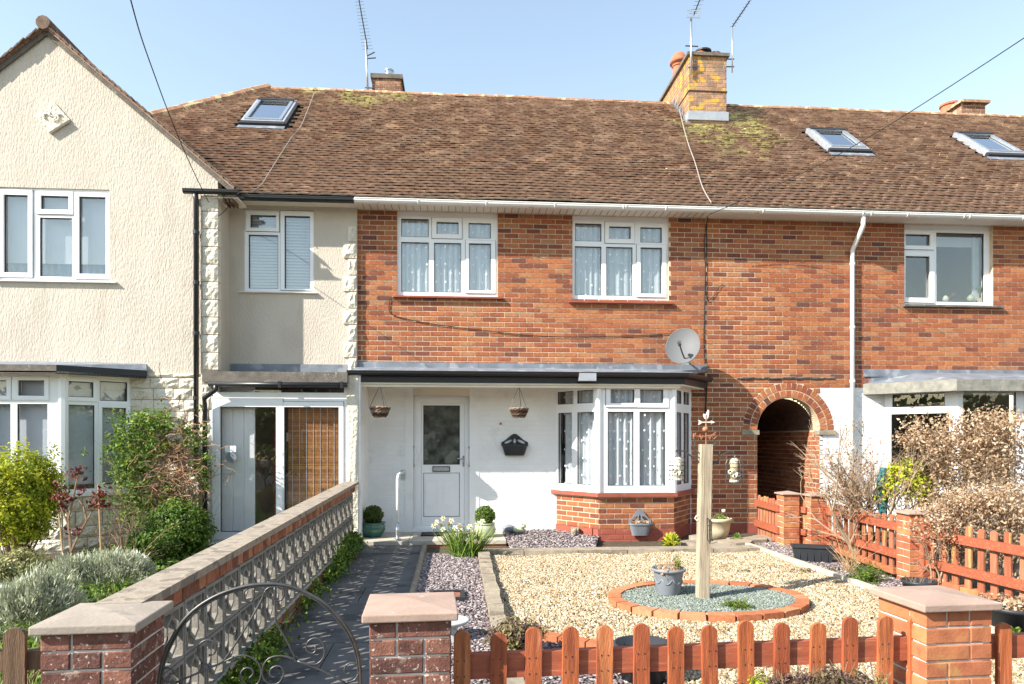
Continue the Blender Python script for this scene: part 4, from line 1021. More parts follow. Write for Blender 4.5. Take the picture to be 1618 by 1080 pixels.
# black downpipes on the left house
x = XX(310, YG-.06)
dp = MB().tube([(x, YG-.1, ZZ(330, 305, yq)), (x, YG-.06, ZZ(330, 316, yq)), (x, YG-.06, 1.0)], .036, 12).build('downpipe', 'black_plastic', HL, smooth=True)
for z in (4.3, 3.6, 2.9, 2.0): MB().tube([(x, YG-.06, z), (x, YG-.06, z+.05)], .043, 12).build('pipe_socket', 'black_plastic', dp)
x = xcan+.14; y = YP-.13
MB().tube([(x+.05, YP-.15, zc0-.04), (x+.05, YP-.14, zc0-.10), (XX(322, y), y+.01, zc0-.22), (XX(322, y), y+.04, zc0-.3), (XX(322, y), y+.04, .1)], .033, 12).build('downpipe', 'black_plastic', HL, smooth=True)
# ---------------- chimneys ----------------
def chimney(hs, name, u0, u1, vtop, vbase, yfront, depth, m='lich_brick', corbel=None, capm='concrete', capt=.06, over=.05):
    x0, x1 = XX(u0, yfront), XX(u1, yfront); zt = ZZ((u0+u1)/2, vtop, yfront); zb = ZZ((u0+u1)/2, vbase, yfront)-.5
    W = Wall((x0, yfront), (x1, yfront)); n_ = Matrix()
    core = MB().box(x0+.006, x1-.006, yfront+.006, yfront+depth, zb, zt-capt).build('chimney', 'mortar', hs)
    for Wd, L in ((W, x1-x0), (Wall((x0, yfront+depth), (x0, yfront)), depth), (Wall((x1, yfront), (x1, yfront+depth)), depth)):
        z = zb; j = 0
        while z < zt-capt-.03:
            x = -(.1125 if j % 2 else 0)
            while x < L:
                a, b = max(x+.005, 0), min(x+.22, L)
                if b-a > .03: brick(hs, name, core, Wd.M @ T((a, 0, z+.005)), b-a, min(.065, zt-capt-z-.006), m, m, .0)
                x += .225
            z += .0753; j += 1
    MB().box(x0-over, x1+over, yfront-over, yfront+depth+over, zt-capt, zt).build('chimney_cap', capm, core)
    if corbel:
        zc_ = ZZ((u0+u1)/2, corbel, yfront); MB().box(x0-.012, x1+.012, yfront-.012, yfront+depth+.01, zc_-.012, zc_+.012).build('corbel_line', 'underlay', core)
    return core, x0, x1, zt, zb
M['chim2'] = mat('smoky_chimney_brick', 0, .95, .25, 20, .6, 60, 'obj', [(0, (.17, .08, .055)), (.5, (.25, .12, .08)), (1, (.33, .19, .12))], stain=((.45, .38, .3), 12, .58, .6), bdist=.006)
def pot(core, x, y, z, r, h, m='terracotta', cowl=False, name='chimney_pot'):
    pr = [(r*1.05, z), (r, z+.04), (r*.88, z+h*.8), (r*1.02, z+h*.82), (r*1.02, z+h), (r*.8, z+h), (r*.78, z+h*.6)]
    p = MB().lathe(pr, x, y, 16).build(name, m, core, smooth=False)
    if cowl:
        MB().lathe([(r*1.35, z+h), (r*1.3, z+h+.05), (r*.8, z+h+.2), (r*.3, z+h+.24)], x, y, 16).build('cowl', m, core, smooth=True)
yc = 13.05
core, x0, x1, zt, zb = chimney(HR, 'chimney_brick', 1089, 1148, 84, 188, yc, 2.0, corbel=144)
base = zb+.5
MB().box(x0-.03, x1+.03, yc-.035, yc+1.2, base-.03, base+.14).build('lead_apron', 'velux', core)
for i in range(7): MB().hexa([(x0-.05, yc+i*.15, base+i*.13-.1), (x0-.005, yc+i*.15, base+i*.13-.1), (x0-.005, yc+i*.15+.16, base+i*.13-.1), (x0-.05, yc+i*.15+.16, base+i*.13-.1), (x0-.02, yc+i*.15, base+i*.13+.05), (x0-.005, yc+i*.15, base+i*.13+.05), (x0-.005, yc+i*.15+.16, base+i*.13+.05), (x0-.02, yc+i*.15+.16, base+i*.13+.05)]).build('stepped_flashing', 'lead', core)
pot(core, x0-.0+.12, yc+1.0, zt-.02, .14, .35, cowl=True)
pot(core, x0+.34, yc+.35, zt-.02, .13, .2); pot(core, x1-.12, yc+.35, zt-.02, .14, .2)
MB().lathe([(.17, zt+.2), (.17, zt+.23)], x0+.40, yc+.35, 16).build('metal_cowl', 'pot_dark', core)
core, x0, x1, zt, zb = chimney(HM, 'flue_brick', 588, 634, 117, 147, 14.35, .6, m='chim2', capt=.09, over=.03)
MB().lathe([(.08, zt), (.08, zt+.19), (.095, zt+.19), (.095, zt+.22), (.07, zt+.22)], (x0+x1)/2+.03, 14.6, 16).build('flue_pipe', 'galv', core)
core, x0, x1, zt, zb = chimney(HR, 'far_chimney_brick', 1520, 1557, 159, 184, 14.9, 2.2, m='chim2', capt=.06, over=.07, capm='ridge')
pot(core, (x0+x1)/2-.05, 15.6, zt, .22, .25); pot(core, x0-.05, 16.4, zt, .1, .3, m='concrete')
# ---------------- aerials ----------------
def aerial(label, pole, boom, nel, ellen, y, arms=(), backplate=None, tilt=0, rp=.022):
    b = at_y(*pole[0], y); t = thing('tv_aerial', label, 'aerial', b)
    top = at_y(*pole[-1], y)
    MB().tube([b, top], rp, 8).build('mast', 'galv', t, smooth=True)
    p0, p1 = at_y(*boom[0], y), at_y(*boom[1], y)
    p0[1] -= .02; p1[1] -= .02+tilt
    MB().tube([p0, p1], .012, 6).build('boom', 'wire', t)
    d = (p1-p0).normalized(); 
    for i in range(nel):
        q = p0+(p1-p0)*(i/(nel-1)); l = ellen*(1.0-.25*i/nel)
        MB().tube([(q[0]-l, q[1]+.02, q[2]), (q[0]+l, q[1]-.02, q[2])], .0045, 4).build('element', 'aerialm', t)
    for a in arms:
        q0, q1 = at_y(*a[0], y), at_y(*a[1], y)
        MB().tube([q0, q1], .014, 6).build('bracket', 'iron', t)
    if backplate:
        (u0, v0, u1, v1) = backplate; a, b_ = at_y(u0, v1, y-.05), at_y(u1, v0, y-.05)
        MB().plate(a[0], b_[0], a[2], b_[2], [(a[0]+.03+i*.11, a[2]+.02, a[0]+.11+i*.11, b_[2]-.02) for i in range(int((b_[0]-a[0]-.03)/.11))], a[1], a[1]+.01).build('reflector', 'galv', t)
    return t
aerial('tall TV aerial with many rungs beside the small flue chimney', [(581, 145), (578, 62)], [(581, 78), (567, -2)], 16, .11, 14.3, [((577, 138), (592, 139)), ((580, 88), (592, 82)), ((581, 92), (594, 91))])
aerial('TV aerial with a mesh reflector strapped to the left of the lichened chimney', [(1092, 118), (1092, 26)], [(1094, 28), (1107, -4)], 6, .10, 13.0, [((1083, 72), (1103, 73)), ((1088, 106), (1104, 105))], (1085, 16, 1107, 27))
aerial('slanting TV aerial on a thin mast at the right of the lichened chimney', [(1157, 114), (1157, 42)], [(1157, 42), (1184, 2)], 9, .05, 13.02, [((1147, 93), (1160, 93)), ((1147, 105), (1160, 105))], rp=.015)
# ---------------- cables ----------------
def cable(label, pts, r=.008, m='wire', name='cable', cat='cable', n=5):
    P = [Vector(p) for p in pts]; c = P[0]
    # smooth
    Q = []
    for i in range(len(P)-1):
        p0, p1, p2, p3 = P[max(i-1, 0)], P[i], P[i+1], P[min(i+2, len(P)-1)]
        for k in range(6):
            t = k/6; Q.append(.5*((2*p1)+(p2-p0)*t+(2*p0-5*p1+4*p2-p3)*t*t+(3*p1-p0-3*p2+p3)*t**3))
    Q.append(P[-1]); o = MB().tube(Q, r, n).build(name, m); return tag(o, label, cat)
cable('overhead telephone wire running down to the quoined corner of the cream house', [at_t(205, -6, 5.0), at_t(222, 55, 5.6), at_t(243, 115, 6.4), at_t(268, 182, 7.4), at_t(300, 258, 8.6), at_t(330, 320, 9.55), at_t(343, 341, 9.72)], .0055, name='telephone_wire', cat='wire')
cable('overhead telephone wire crossing the sky at the right above the skylights', [at_t(1625, 55, 6.6), at_t(1526, 120, 7.4), at_t(1426, 184, 8.4), at_t(1361, 223, 9.0), at_t(1300, 257, 9.5), at_t(1210, 300, 10.1), at_t(1122, 338, 10.25)], .0055, name='telephone_wire', cat='wire')
def onroof(u, v, h=.05):
    d = Vector(ray(u, v)); n = Vector((0, -sin(RA), cos(RA))); o = Vector((0, 0, H)); p0 = Vector((0, YE, ZE))+n*h
    return o+d*((p0-o).dot(n)/d.dot(n))
cable('pale cable lying down the roof tiles right of the left skylight', [onroof(*p) for p in ((497, 146), (487, 172), (475, 200), (462, 215), (447, 238), (430, 265), (414, 290), (398, 303))], .008, 'greycable', 'roof_cable')
cable('grey twin cable lying down the roof from the lichened chimney', [onroof(*p) for p in ((1073, 170), (1080, 200), (1088, 228), (1096, 250), (1100, 262), (1110, 295), (1124, 320))], .010, 'greycable', 'roof_cable')
yw = D-.02
def onw(u, v, o=.02): return at_y(u, v, D-o)
cable('black cable sagging across the brick wall between the upstairs window and the dish', [onw(*p) for p in ((622, 470), (616, 475), (617, 494), (640, 503), (700, 514), (760, 521), (830, 529), (900, 532), (1000, 530), (1060, 527), (1080, 530))], .0055, name='wall_cable')
cable('bundle of black cables running down the brick wall behind the dish', [onw(*p) for p in ((1124, 337), (1117, 350), (1116, 400), (1114, 450), (1113, 500), (1112, 540), (1114, 575))], .0075, name='wall_cable')
cable('thin second cable looping beside the black cable bundle above the dish', [onw(*p) for p in ((1118, 345), (1113, 380), (1115, 430), (1118, 475), (1138, 452), (1143, 448))], .005, name='wall_cable')
cable('short cable hanging below the canopy end right of the bay window', [onw(*p) for p in ((1117, 600), (1116, 620), (1115, 645), (1113, 660))], .012, name='wall_cable')
cable('loop of cable below the gutter at the quoined corner of the cream house', [at_y(344, 341, YG-.04), at_y(352, 336, YG), at_y(366, 320, YG+.1), at_y(373, 312, YF-.1)], .006, name='wall_cable')
flush_bricks()
# ================= garden =================
GS = .02
def gz(y): return GS*(y-9.4)
def at_g(u, v, h=0.0):           # on the gently rising garden
    dx, dy, dz = ray(u, v); t = (GS*(-9.4)+h-H)/(dz-GS*dy); return Vector((t*dx, t*dy, H+t*dz))
def poly_pts(poly, n):
    P = np.array([(p[0], p[1]) for p in poly]); lo, hi = P.min(0), P.max(0); out = []
    need = n
    while need > 0:
        q = lo+(hi-lo)*RNG.random((need*2+100, 2)); ins = np.zeros(len(q), bool); j = len(P)-1
        for i in range(len(P)):
            c = ((P[i, 1] > q[:, 1]) != (P[j, 1] > q[:, 1])) & (q[:, 0] < (P[j, 0]-P[i, 0])*(q[:, 1]-P[i, 1])/(P[j, 1]-P[i, 1]+1e-12)+P[i, 0]); ins ^= c; j = i
        q = q[ins][:need]; out.append(q); need -= len(q)
    q = np.concatenate(out); z = GS*(q[:, 1]-9.4); return np.column_stack([q, z])
def bed(name, poly, m, z=.0, label=''):
    o = MB().add([(p[0], p[1], gz(p[1])+z) for p in poly], [tuple(range(len(poly)))]).build(name, m, None); o['kind'] = 'structure'; return tag(o, label, 'ground')
def xyz(p, h=0): return (p[0], p[1], gz(p[1])+h)
# ---- path of slabs
pe0, pe1 = at_g(666, 874), at_g(648, 940); k_ = (pe0[0]-pe1[0])/(pe0[1]-pe1[1])
def pex(y): return pe0[0]+k_*(y-pe0[1])
pth = MB().slab([(XW-.0, 2.6), (pex(2.6), 2.6), (pex(ys), ys+.02), (XW, ys+.02)], -.3, -.22).build('path', 'slab', None); pth['kind'] = 'structure'; tag(pth, 'garden path of grey slabs beside the screen wall', 'path')
y = ys-.005
while y > 2.7:
    y2 = y-.6
    h = random.uniform(-.004, .004)
    a, b = XW+.002, XW+(pex(y)-XW)*random.choice((.5, 1, 1))
    for (p, q) in (((a, 0), (b, 0)),) if b > pex(y)-.05 else (((a, 0), (b, 0)), ((b+.008, 0), (0, 1))):
        x0 = p[0]; x1 = q[0] if not q[1] else None
        X0t, X0b = x0, x0; X1t = pex(y)-.004 if x1 is None or x1 > pex(y)-.05 else x1; X1b = pex(y2)-.004 if x1 is None or x1 > pex(y)-.05 else x1
        MB().hexa([(X0b, y2+.01, gz(y2)-.06), (X1b, y2+.01, gz(y2)-.06), (X1t, y, gz(y)-.06), (X0t, y, gz(y)-.06), (X0b, y2+.01, gz(y2)+h), (X1b, y2+.01, gz(y2)+h), (X1t, y, gz(y)+h), (X0t, y, gz(y)+h)]).build('paving_slab', 'slab', pth)
    y = y2
# ---- kerb between slate bed and gravel, scalloped edging by the path
k0, k1 = at_g(755, 879), at_g(777, 1000); kd = (k1-k0); kl = kd.length; kd.normalize(); kw = .13
kend = k0+kd*(kl+1.4)
kerb = thing('kerb_row', 'row of weathered kerb blocks between the slate strip and the golden gravel', 'kerb', xyz(k0))
s_ = 0
while s_ < kl+1.4:
    l = random.uniform(.2, .34); a = k0+kd*s_; b = k0+kd*(s_+l-.012); n_ = Vector((-kd[1], kd[0], 0))
    if n_[0] < 0: n_ = -n_
    e = [random.uniform(-.012, .012) for _ in range(4)]; hh = .075+random.uniform(-.015, .015)
    Q = [a, b, b+n_*(kw+e[0]), a+n_*(kw+e[1])]
    MB().hexa([xyz(q, -.1) for q in Q]+[xyz(q, hh+random.uniform(-.008, .008)) for q in Q]).build('kerb_block', 'sleeper', kerb); s_ += l
ed = thing('scalloped_edging', 'low scalloped edging tiles along the right side of the slab path', 'edging', (pex(8), 8, gz(8)))
y = ys-.15; n = 0
while y > 5.0:
    x = pex(y)+.02; W = Wall((x, y-.06), (x+.002, y))
    MB().tube([(x, y-.03, gz(y)-.05), (x, y-.03, gz(y)+.03), (x, y-.03, gz(y)+.055)], [.032, .032, .015], 6).build('edging_tile', 'sleeper', ed); y -= .066
# ---- back border
yb0 = at_g(950, 876)[1]; xk1 = at_g(1172, 862)[0]
bord = thing('stone_border', 'flat weathered stone border between the gravel and the house wall', 'border', (2, yb0+.1, gz(yb0)))
x = k0[0]-.15
while x < xk1+.1:
    l = random.uniform(.45, .8); a, b = x, min(x+l-.01, xk1+.15)
    if b-a > .1: MB().hexa([(a, yb0+random.uniform(-.02, .02), -.1), (b, yb0+random.uniform(-.02, .02), -.1), (b, yb0+.24, -.1), (a, yb0+.24, -.1), (a, yb0, gz(yb0)+.06), (b, yb0, gz(yb0)+.06), (b, yb0+.24, gz(yb0)+.06), (a, yb0+.24, gz(yb0)+.06)]).build('border_stone', 'sleeper', bord)
    x += l
for (u, v, r) in ((1100, 862, .3), (1130, 866, .28), (1160, 861, .3), (1150, 853, .25), (1185, 856, .3), (1108, 852, .2), (1215, 853, .3)):
    p = at_g(u, v); n = 7
    MB().slab([(p[0]+r*random.uniform(.7, 1)*cos(2*pi*i/n), p[1]+r*.8*random.uniform(.7, 1)*sin(2*pi*i/n)) for i in range(n)], gz(p[1])-.05, gz(p[1])+.05+random.random()*.01).build('crazy_paving_stone', 'sleeper', bord)
# ---- right concrete edging
e0, e1 = at_g(1177, 864), at_g(1380, 937); ed_ = (e1-e0).normalized(); 
rk = thing('concrete_edging', 'pale concrete edging strip between the golden gravel and the plum slate on the right', 'edging', xyz(e0))
L_ = (e1-e0).length+2.2; s_ = 0; n_ = Vector((-ed_[1], ed_[0], 0))
if n_[0] < 0: n_ = -n_
while s_ < L_:
    a, b = e0+ed_*s_, e0+ed_*min(s_+.9-.008, L_)
    Q = [a, b, b+n_*.06, a+n_*.06]; MB().hexa([xyz(q, -.1) for q in Q]+[xyz(q, .06) for q in Q]).build('edging_slab', 'step', rk); s_ += .9
eend = e0+ed_*L_
# ---- beds
gfront = [at_g(800, 1004), at_g(960, 1034)]
gpoly = [k0+n_*0+Vector((kw, 0, 0)), Vector((xk1, yb0, 0)), e0, eend, Vector((eend[0], 3.9, 0)), Vector((k1[0]+1.2, 3.95, 0)), gfront[1], gfront[0], k1+Vector((kw, 0, 0))]
bed('gravel_bed', gpoly, 'gravelbase', .0, 'bed of golden gravel covering the front garden')
spoly = [pe0, k0, kend, Vector((kend[0], 3.3, 0)), Vector((pex(3.3), 3.3, 0))]
bed('slate_bed', [(p[0]+.03*(i in (0, 4)), p[1]) for i, p in enumerate(spoly)], 'slatebase', .004, 'strip of plum slate chippings beside the path')
fpoly = [kend+Vector((kw, -.0, 0)), k1+Vector((kw, 0, 0)), gfront[0], gfront[1], Vector((k1[0]+1.2, 3.95, 0)), Vector((eend[0], 3.9, 0)), Vector((7.5, 3.9, 0)), Vector((7.5, 3.05, 0)), Vector((kend[0], 3.05, 0))]
bed('front_slate_bed', fpoly, 'slatebase', .003, 'dark slate chippings just behind the front picket fence')
rpoly = [e0+n_*.06, Vector((3.9, 9.6, 0)), Vector((4.45, 9.2, 0)), Vector((4.75, 5.4, 0)), Vector((5.1, 3.9, 0)), eend+n_*.06]
bed('side_slate_bed', rpoly, 'slatebase', .005, 'plum slate bed along the right picket fence')
bpoly = [Vector((at_g(800, 855)[0], yb0+.24, 0)), Vector((at_g(935, 866)[0], yb0+.24, 0)), Vector((b1[0], YB, 0)), Vector((b0[0], D, 0)), Vector((at_g(800, 855)[0], D, 0))]
bed('wall_slate_bed', bpoly, 'slatebase', .03, 'small bed of pale slate chippings at the foot of the white wall')
rc = at_g(1113, 951); rcx, rcy = rc[0], rc[1]
rl = (at_g(958, 950)[0], at_g(1271, 950)[0]); RRX = (rl[1]-rl[0])/2; rcx = (rl[0]+rl[1])/2
yn, yfar = at_g(1113, 986)[1], at_g(1113, 914, .07)[1]; rcy = (yn+yfar)/2; RRY = (yfar-yn)/2
P = poly_pts(gpoly, 88000); 
inside = ((P[:, 0]-rcx)/(RRX-.08))**2+((P[:, 1]-rcy)/(RRY-.08))**2 < 1
P = P[~inside]; P[:, 2] += .004+.012*np.sin(P[:, 0]*5.1+np.sin(P[:, 1]*4))*np.cos(P[:, 1]*3.7)+.010*RNG.random(len(P))
tag(stones('gravel', P, .0125, .75, 'gravel'), 'loose golden gravel pebbles covering the front garden', 'gravel')
P = poly_pts(spoly, 12000); P[:, 2] += .014*RNG.random(len(P))+.004
tag(stones('slate_chippings', P, .017, .35, 'slate'), 'plum slate chippings beside the slab path', 'slate')
P = poly_pts(fpoly, 15000); P[:, 2] += .014*RNG.random(len(P))+.004
tag(stones('slate_chippings', P, .017, .35, 'slate'), 'dark slate chippings behind the front pickets', 'slate')
P = poly_pts(rpoly, 11000); P[:, 2] += .014*RNG.random(len(P))+.006
tag(stones('slate_chippings', P, .017, .35, 'slate'), 'purple slate chippings along the right picket fence', 'slate')
P = poly_pts(bpoly, 2500); P[:, 2] += .02*RNG.random(len(P))+.035
tag(stones('slate_chippings', P, .018, .4, 'slate'), 'pale slate chippings at the foot of the white wall', 'slate')
# ---- brick ring with chippings
t = thing('brick_ring', 'round raised bed edging of orange bricks around the green grey chippings', 'edging', (rcx, rcy, gz(rcy)))
n = 24
for i in range(n):
    a0, a1 = 2*pi*i/n+.012, 2*pi*(i+1)/n-.012; dz = random.uniform(-.004, .004)
    Q = [(rcx+(RRX-d_)*cos(a), rcy+(RRY-d_)*sin(a)) for a, d_ in ((a0, 0), (a1, 0), (a1, .115), (a0, .115))]
    MB().hexa([(*q, gz(q[1])-.05) for q in Q]+[(*q, gz(q[1])+.065+dz) for q in Q]).build('brick', 'edgebrick', t)
MB().add([(rcx+(RRX-.06)*cos(2*pi*i/40), rcy+(RRY-.06)*sin(2*pi*i/40), gz(rcy)+.045) for i in range(40)], [tuple(range(40))]).build('joint_mortar', 'mortar', t)
o = MB().add([(rcx+(RRX-.11)*cos(2*pi*i/40), rcy+(RRY-.11)*sin(2*pi*i/40), gz(rcy)+.048) for i in range(40)], [tuple(range(40))]).build('chippings_bed', 'chips', None); o['kind'] = 'structure'; tag(o, 'bed of green grey chippings inside the brick ring', 'ground')
q = RNG.random((14000, 2)); a = q[:, 0]*2*pi; r = np.sqrt(q[:, 1]); P = np.column_stack([rcx+(RRX-.12)*r*np.cos(a), rcy+(RRY-.12)*r*np.sin(a), gz(rcy)+.05+.008*RNG.random(14000)])
tag(stones('chippings', P, .010, .6, 'chips'), 'small green grey chippings filling the brick ring', 'chippings')
# second edging of bricks behind the fence
t = thing('brick_edging', 'short curved row of orange edging bricks just behind the front picket fence', 'edging', xyz(gfront[0]))
A_, B_ = gfront[0], gfront[1]+(gfront[1]-gfront[0])*.6; L_ = (B_-A_).length; nb = int(L_/.22)
for i in range(nb):
    a = A_+(B_-A_)*(i/nb); b = A_+(B_-A_)*((i+.95)/nb); nn = Vector((-(b-a)[1], (b-a)[0], 0)).normalized()*.1
    Q = [a, b, b+nn, a+nn]; MB().hexa([xyz(q, -.05) for q in Q]+[xyz(q, .06) for q in Q]).build('brick', 'edgebrick', t)

# ================= pillars and fences =================
AF = radians(2.65)
def pillar(label, loc, w, ztop, zbase, ang, mbr, cap, group=None, capt=.035, ov=.03, apex=.02, front_rows='mix'):
    t = thing('brick_pillar', label, 'pillar', (loc[0], loc[1], zbase), ang, group)
    Mt = WM[t.name]; nrow = int(round((ztop-zbase)/.0752)); c = (ztop-zbase)/nrow
    MB().box(.006, w-.006, .006, w-.006, 0, ztop-zbase).build('mortar_core', 'mortar_p', t, Mt)
    sides = [Mt, Mt @ T((0, w, 0)) @ RZ(-pi/2), Mt @ T((w, 0, 0)) @ RZ(pi/2), Mt @ T((w, w, 0)) @ RZ(pi)]
    for si, Ms in enumerate(sides):
        for j in range(nrow):
            if w > .3:
                pat = [[.218, .106], [.106, .218], [.106, .106, .106]][(j*2+si+(j//3)) % 3 if random.random() > .2 else 0]
            else: pat = [[.218]] if (j+si) % 2 == 0 else [[.106, .106]]; pat = pat[0]
            tot = sum(pat)+.009*(len(pat)-1); k = (w-.009*(len(pat)-1))/sum(pat); x = 0
            for l in pat:
                l2 = l*k; key = ('p', round(l2, 3), round(c, 4), mbr)
                if key not in _bm: _bm[key] = MB().cbox(0, l2, 0, .05, 0, c-.010, .004).mesh('brick', mbr)
                link('brick', _bm[key], t, Ms @ T((x, -random.uniform(0, .0025), j*c+.005))); x += l2+.009
    h = ztop-zbase; o_ = ov; v = [(-o_, -o_, h), (w+o_, -o_, h), (w+o_, w+o_, h), (-o_, w+o_, h)]
    v2 = [(x, y, h+capt) for x, y, _ in v]; m_ = w/2
    mb = MB(); mb.add(v+v2+[(m_, m_, h+capt+apex)], [(3, 2, 1, 0), (0, 1, 5, 4), (1, 2, 6, 5), (2, 3, 7, 6), (3, 0, 4, 7), (4, 5, 8), (5, 6, 8), (6, 7, 8), (7, 4, 8)])
    cp = mb.build('cap_stone', cap, t, Mt)
    bv = cp.modifiers.new('bevel', 'BEVEL'); bv.width = .006; bv.segments = 2
    return t
M['mortar_p'] = mat('pillar_mortar', (.56, .52, .45), .95, .15, 12, .5, 120, bdist=.003)
M['cap_grey'] = mat('grey_cap_stone', (.33, .275, .225), .9, .12, 5, .5, 60, stain=((.20, .18, .15), 7, .58, .6), stain2=((.55, .51, .45), 22, .66, .5), bdist=.004)
pl = at_t(64, 900, 2.64); pm = at_t(584, 900, 2.81); p4 = at_t(1463, 900, 3.13)
pillar('grey capped mottled brick pillar at the left of the iron gate', pl, .333, ZZ(130, 1000, pl[1]), -.2, AF, 'pillar_brick', 'cap_grey')
pillar('pink capped mottled brick pillar between the iron gate and the orange pickets', pm, .333, ZZ(650, 981, pm[1]), -.2, AF, 'pillar_brick', 'capstone')
pillar('large orange brick pillar with a pale cap at the right end of the front pickets', p4, .333, ZZ(1500, 965, p4[1]), -.2, AF, 'pillar_brick2', 'capstone')
def small_pillar(label, u, v, ztop, w=.22):
    p = at_g(u, v); return pillar(label, (p[0], p[1]), w, ztop, gz(p[1])-.03, radians(-2), 'pillar_brick2', 'capstone', capt=.02, ov=.025, apex=.03), p
_, q1 = small_pillar('slim brick pillar beside the alley opening, the left one of the close pair', 1238, 865, .70)
_, q2 = small_pillar('slim brick pillar right of its close neighbour, above the dark trough', 1281, 868, .69)
_, q3 = small_pillar('slim brick pillar halfway along the right picket fence behind the small conifer', 1437, 921, .66, .225)
_pk = {}
def picket_mesh(w, h, t, m):
    key = (round(w, 3), round(h, 2), t, m)
    if key not in _pk:
        n = 8; poly = [(0, 0), (w, 0)]+[(w/2+w/2*cos(pi*i/n), h-w*.42+w*.42*sin(pi*i/n)) for i in range(n+1)]
        _pk[key] = MB().prism(poly, 0, t).mesh('picket', m)
    return _pk[key]
def fence(label, A, B, ztop, zbot, rails, pitch=None, xs=None, w=.072, pm_='picket', rm='railh', rail_front=False, rh=.075, posts=(), zt2=None):
    W = Wall(A, B); t = thing('picket_fence', label, 'fence', (A[0], A[1], zbot), 0)
    if xs is None:
        n = max(1, int(round(W.L/pitch))); xs = [(i+.5)*W.L/n-w/2 for i in range(n)]
    zt2 = ztop if zt2 is None else zt2
    for i, x in enumerate(xs):
        f = x/W.L; zt_ = ztop+(zt2-ztop)*f+random.gauss(0, .006); zb_ = zbot
        link('picket', picket_mesh(w, zt_-zb_, .019, pm_), t, W.M @ T((x, (0 if not rail_front else .021), zb_)) @ Matrix.Rotation(random.gauss(0, .011), 4, 'Y'))
    for r in rails:
        dz = (zt2-ztop)
        y0, y1 = (.0205, .06) if not rail_front else (-.025, .0195)
        MB().hexa([(0, y0, r), (W.L, y0, r+dz), (W.L, y1, r+dz), (0, y1, r), (0, y0, r+rh), (W.L, y0, r+rh+dz), (W.L, y1, r+rh+dz), (0, y1, r+rh)]).build('rail', rm, t, W.M)
    for s_ in posts:
        MB().box(s_-.03, s_+.03, -.05, .02, zbot, ztop-.04).build('post', 'railh', t, W.M)
    return t, W
# front fence
fa = pm+Vector((cos(AF), sin(AF), 0))*.345+Vector((0, .10, 0)); fb = p4+Vector((-.005, .09, 0))
WFf = Wall(fa, fb); us = [728.8, 785, 841.7, 899, 955.8, 1013.6, 1069.6, 1125.8, 1182.2, 1235.5, 1290.3, 1343.2, 1399]
xs = [WFf.s(u)-.036 for u in us]; xs.append(WFf.s(1450)-.036)
zr0, zr1 = WFf.z(900, 1069), WFf.z(900, 1030)
FF, _ = fence('front fence of rounded orange stained pickets between the two capped pillars', fa, fb, WFf.z(900, 992), -.15, [zr0, -.02], xs=xs, rh=zr1-zr0)
fc = p4+Vector((cos(AF), sin(AF), 0))*.35+Vector((0, .03, 0)); fd = fc+Vector((1.6, .06, 0)); WF2 = Wall(fc, fd)
fence('front picket fence continuing right of the large orange brick pillar', fc, fd, WF2.z(1591, 984), -.15, [zr0+.01, 0], pitch=.16, rh=zr1-zr0)
# old brown fence at left
fl = pl+Vector((-.9, .02, 0)); fl2 = pl+Vector((-.01, .08, 0)); WFl = Wall(fl, fl2)
fence('old dark brown picket fence at the left edge beside the grey capped pillar', fl, fl2, WFl.z(20, 994), -.15, [WFl.z(20, 1062)], xs=[WFl.s(3), WFl.s(3)-.16, WFl.s(3)-.32], w=WFl.s(38)-WFl.s(3), pm_='oldwood', rm='oldwood', rh=.075)
# nail dots on the front pickets
for o in [c for c in FF.children if c.name.startswith('picket')]:
    x, y, z = WM[o.name].translation
    for dx in (.02, .05):
        for z_ in (zr0+.02, zr1-.02):
            Mw = T((x, y, z_)) @ RZ(AF) @ T((dx, -.0006, 0)) @ Matrix.Rotation(pi/2, 4, 'X')
            if 'nail' not in _pk: _pk['nail'] = MB().lathe([(.0035, 0), (.003, .0012)], 0, 0, 6).mesh('nail', 'gasket')
            link('nail', _pk['nail'], o, Mw)
# right fence
def low_wall(t, W, zb, h=.12):
    n = int(W.L/.23)
    for i in range(n):
        brick_m = ('lw',)
        if brick_m not in _bm: _bm[brick_m] = MB().cbox(0, .218, 0, .1, 0, .065, .004).mesh('brick', 'pillar_brick2')
        link('brick', _bm[brick_m], t, W.M @ T((i*.23, -.0, gz(W.A[1]+W.d[1]*i*.23)+.005)))
z1_ = .615; rls = [.46, .16]
A = (XX(1194, 9.95), 9.95); B = (q1[0]+.0, q1[1]+.12)
t, W = fence('short picket panel between the brick house wall and the slim pillars', A, B, z1_, .02, rls, pitch=.115, w=.068, pm_='picket_in', rail_front=True, rh=.09)
A = (q1[0]+.235, q1[1]+.10); B = (q2[0]-.0, q2[1]+.10)
fence('tiny picket panel squeezed between the pair of slim brick pillars', A, B, z1_, .02, rls, pitch=.12, w=.068, pm_='picket_in', rail_front=True, rh=.08, posts=(.03,))
A = (q2[0]+.21, q2[1]+.03); B = (q3[0]+.06, q3[1]+.24)
t, W = fence('picket fence panel on the right between the slim pillars above the small conifer', A, B, z1_, .0, rls, pitch=.145, w=.070, pm_='picket_in', rail_front=True, rh=.085, posts=(.02,))
low_wall(t, W, 0)
A = (q3[0]+.15, q3[1]-.02); B = (5.08, 3.3)
t, W = fence('long picket fence panel running towards the street at the right edge', A, B, z1_-.01, -.05, [.43, .13], pitch=.15, w=.070, pm_='picket_in', rail_front=True, rh=.085, posts=(.02,), zt2=z1_-.02)
low_wall(t, W, 0)

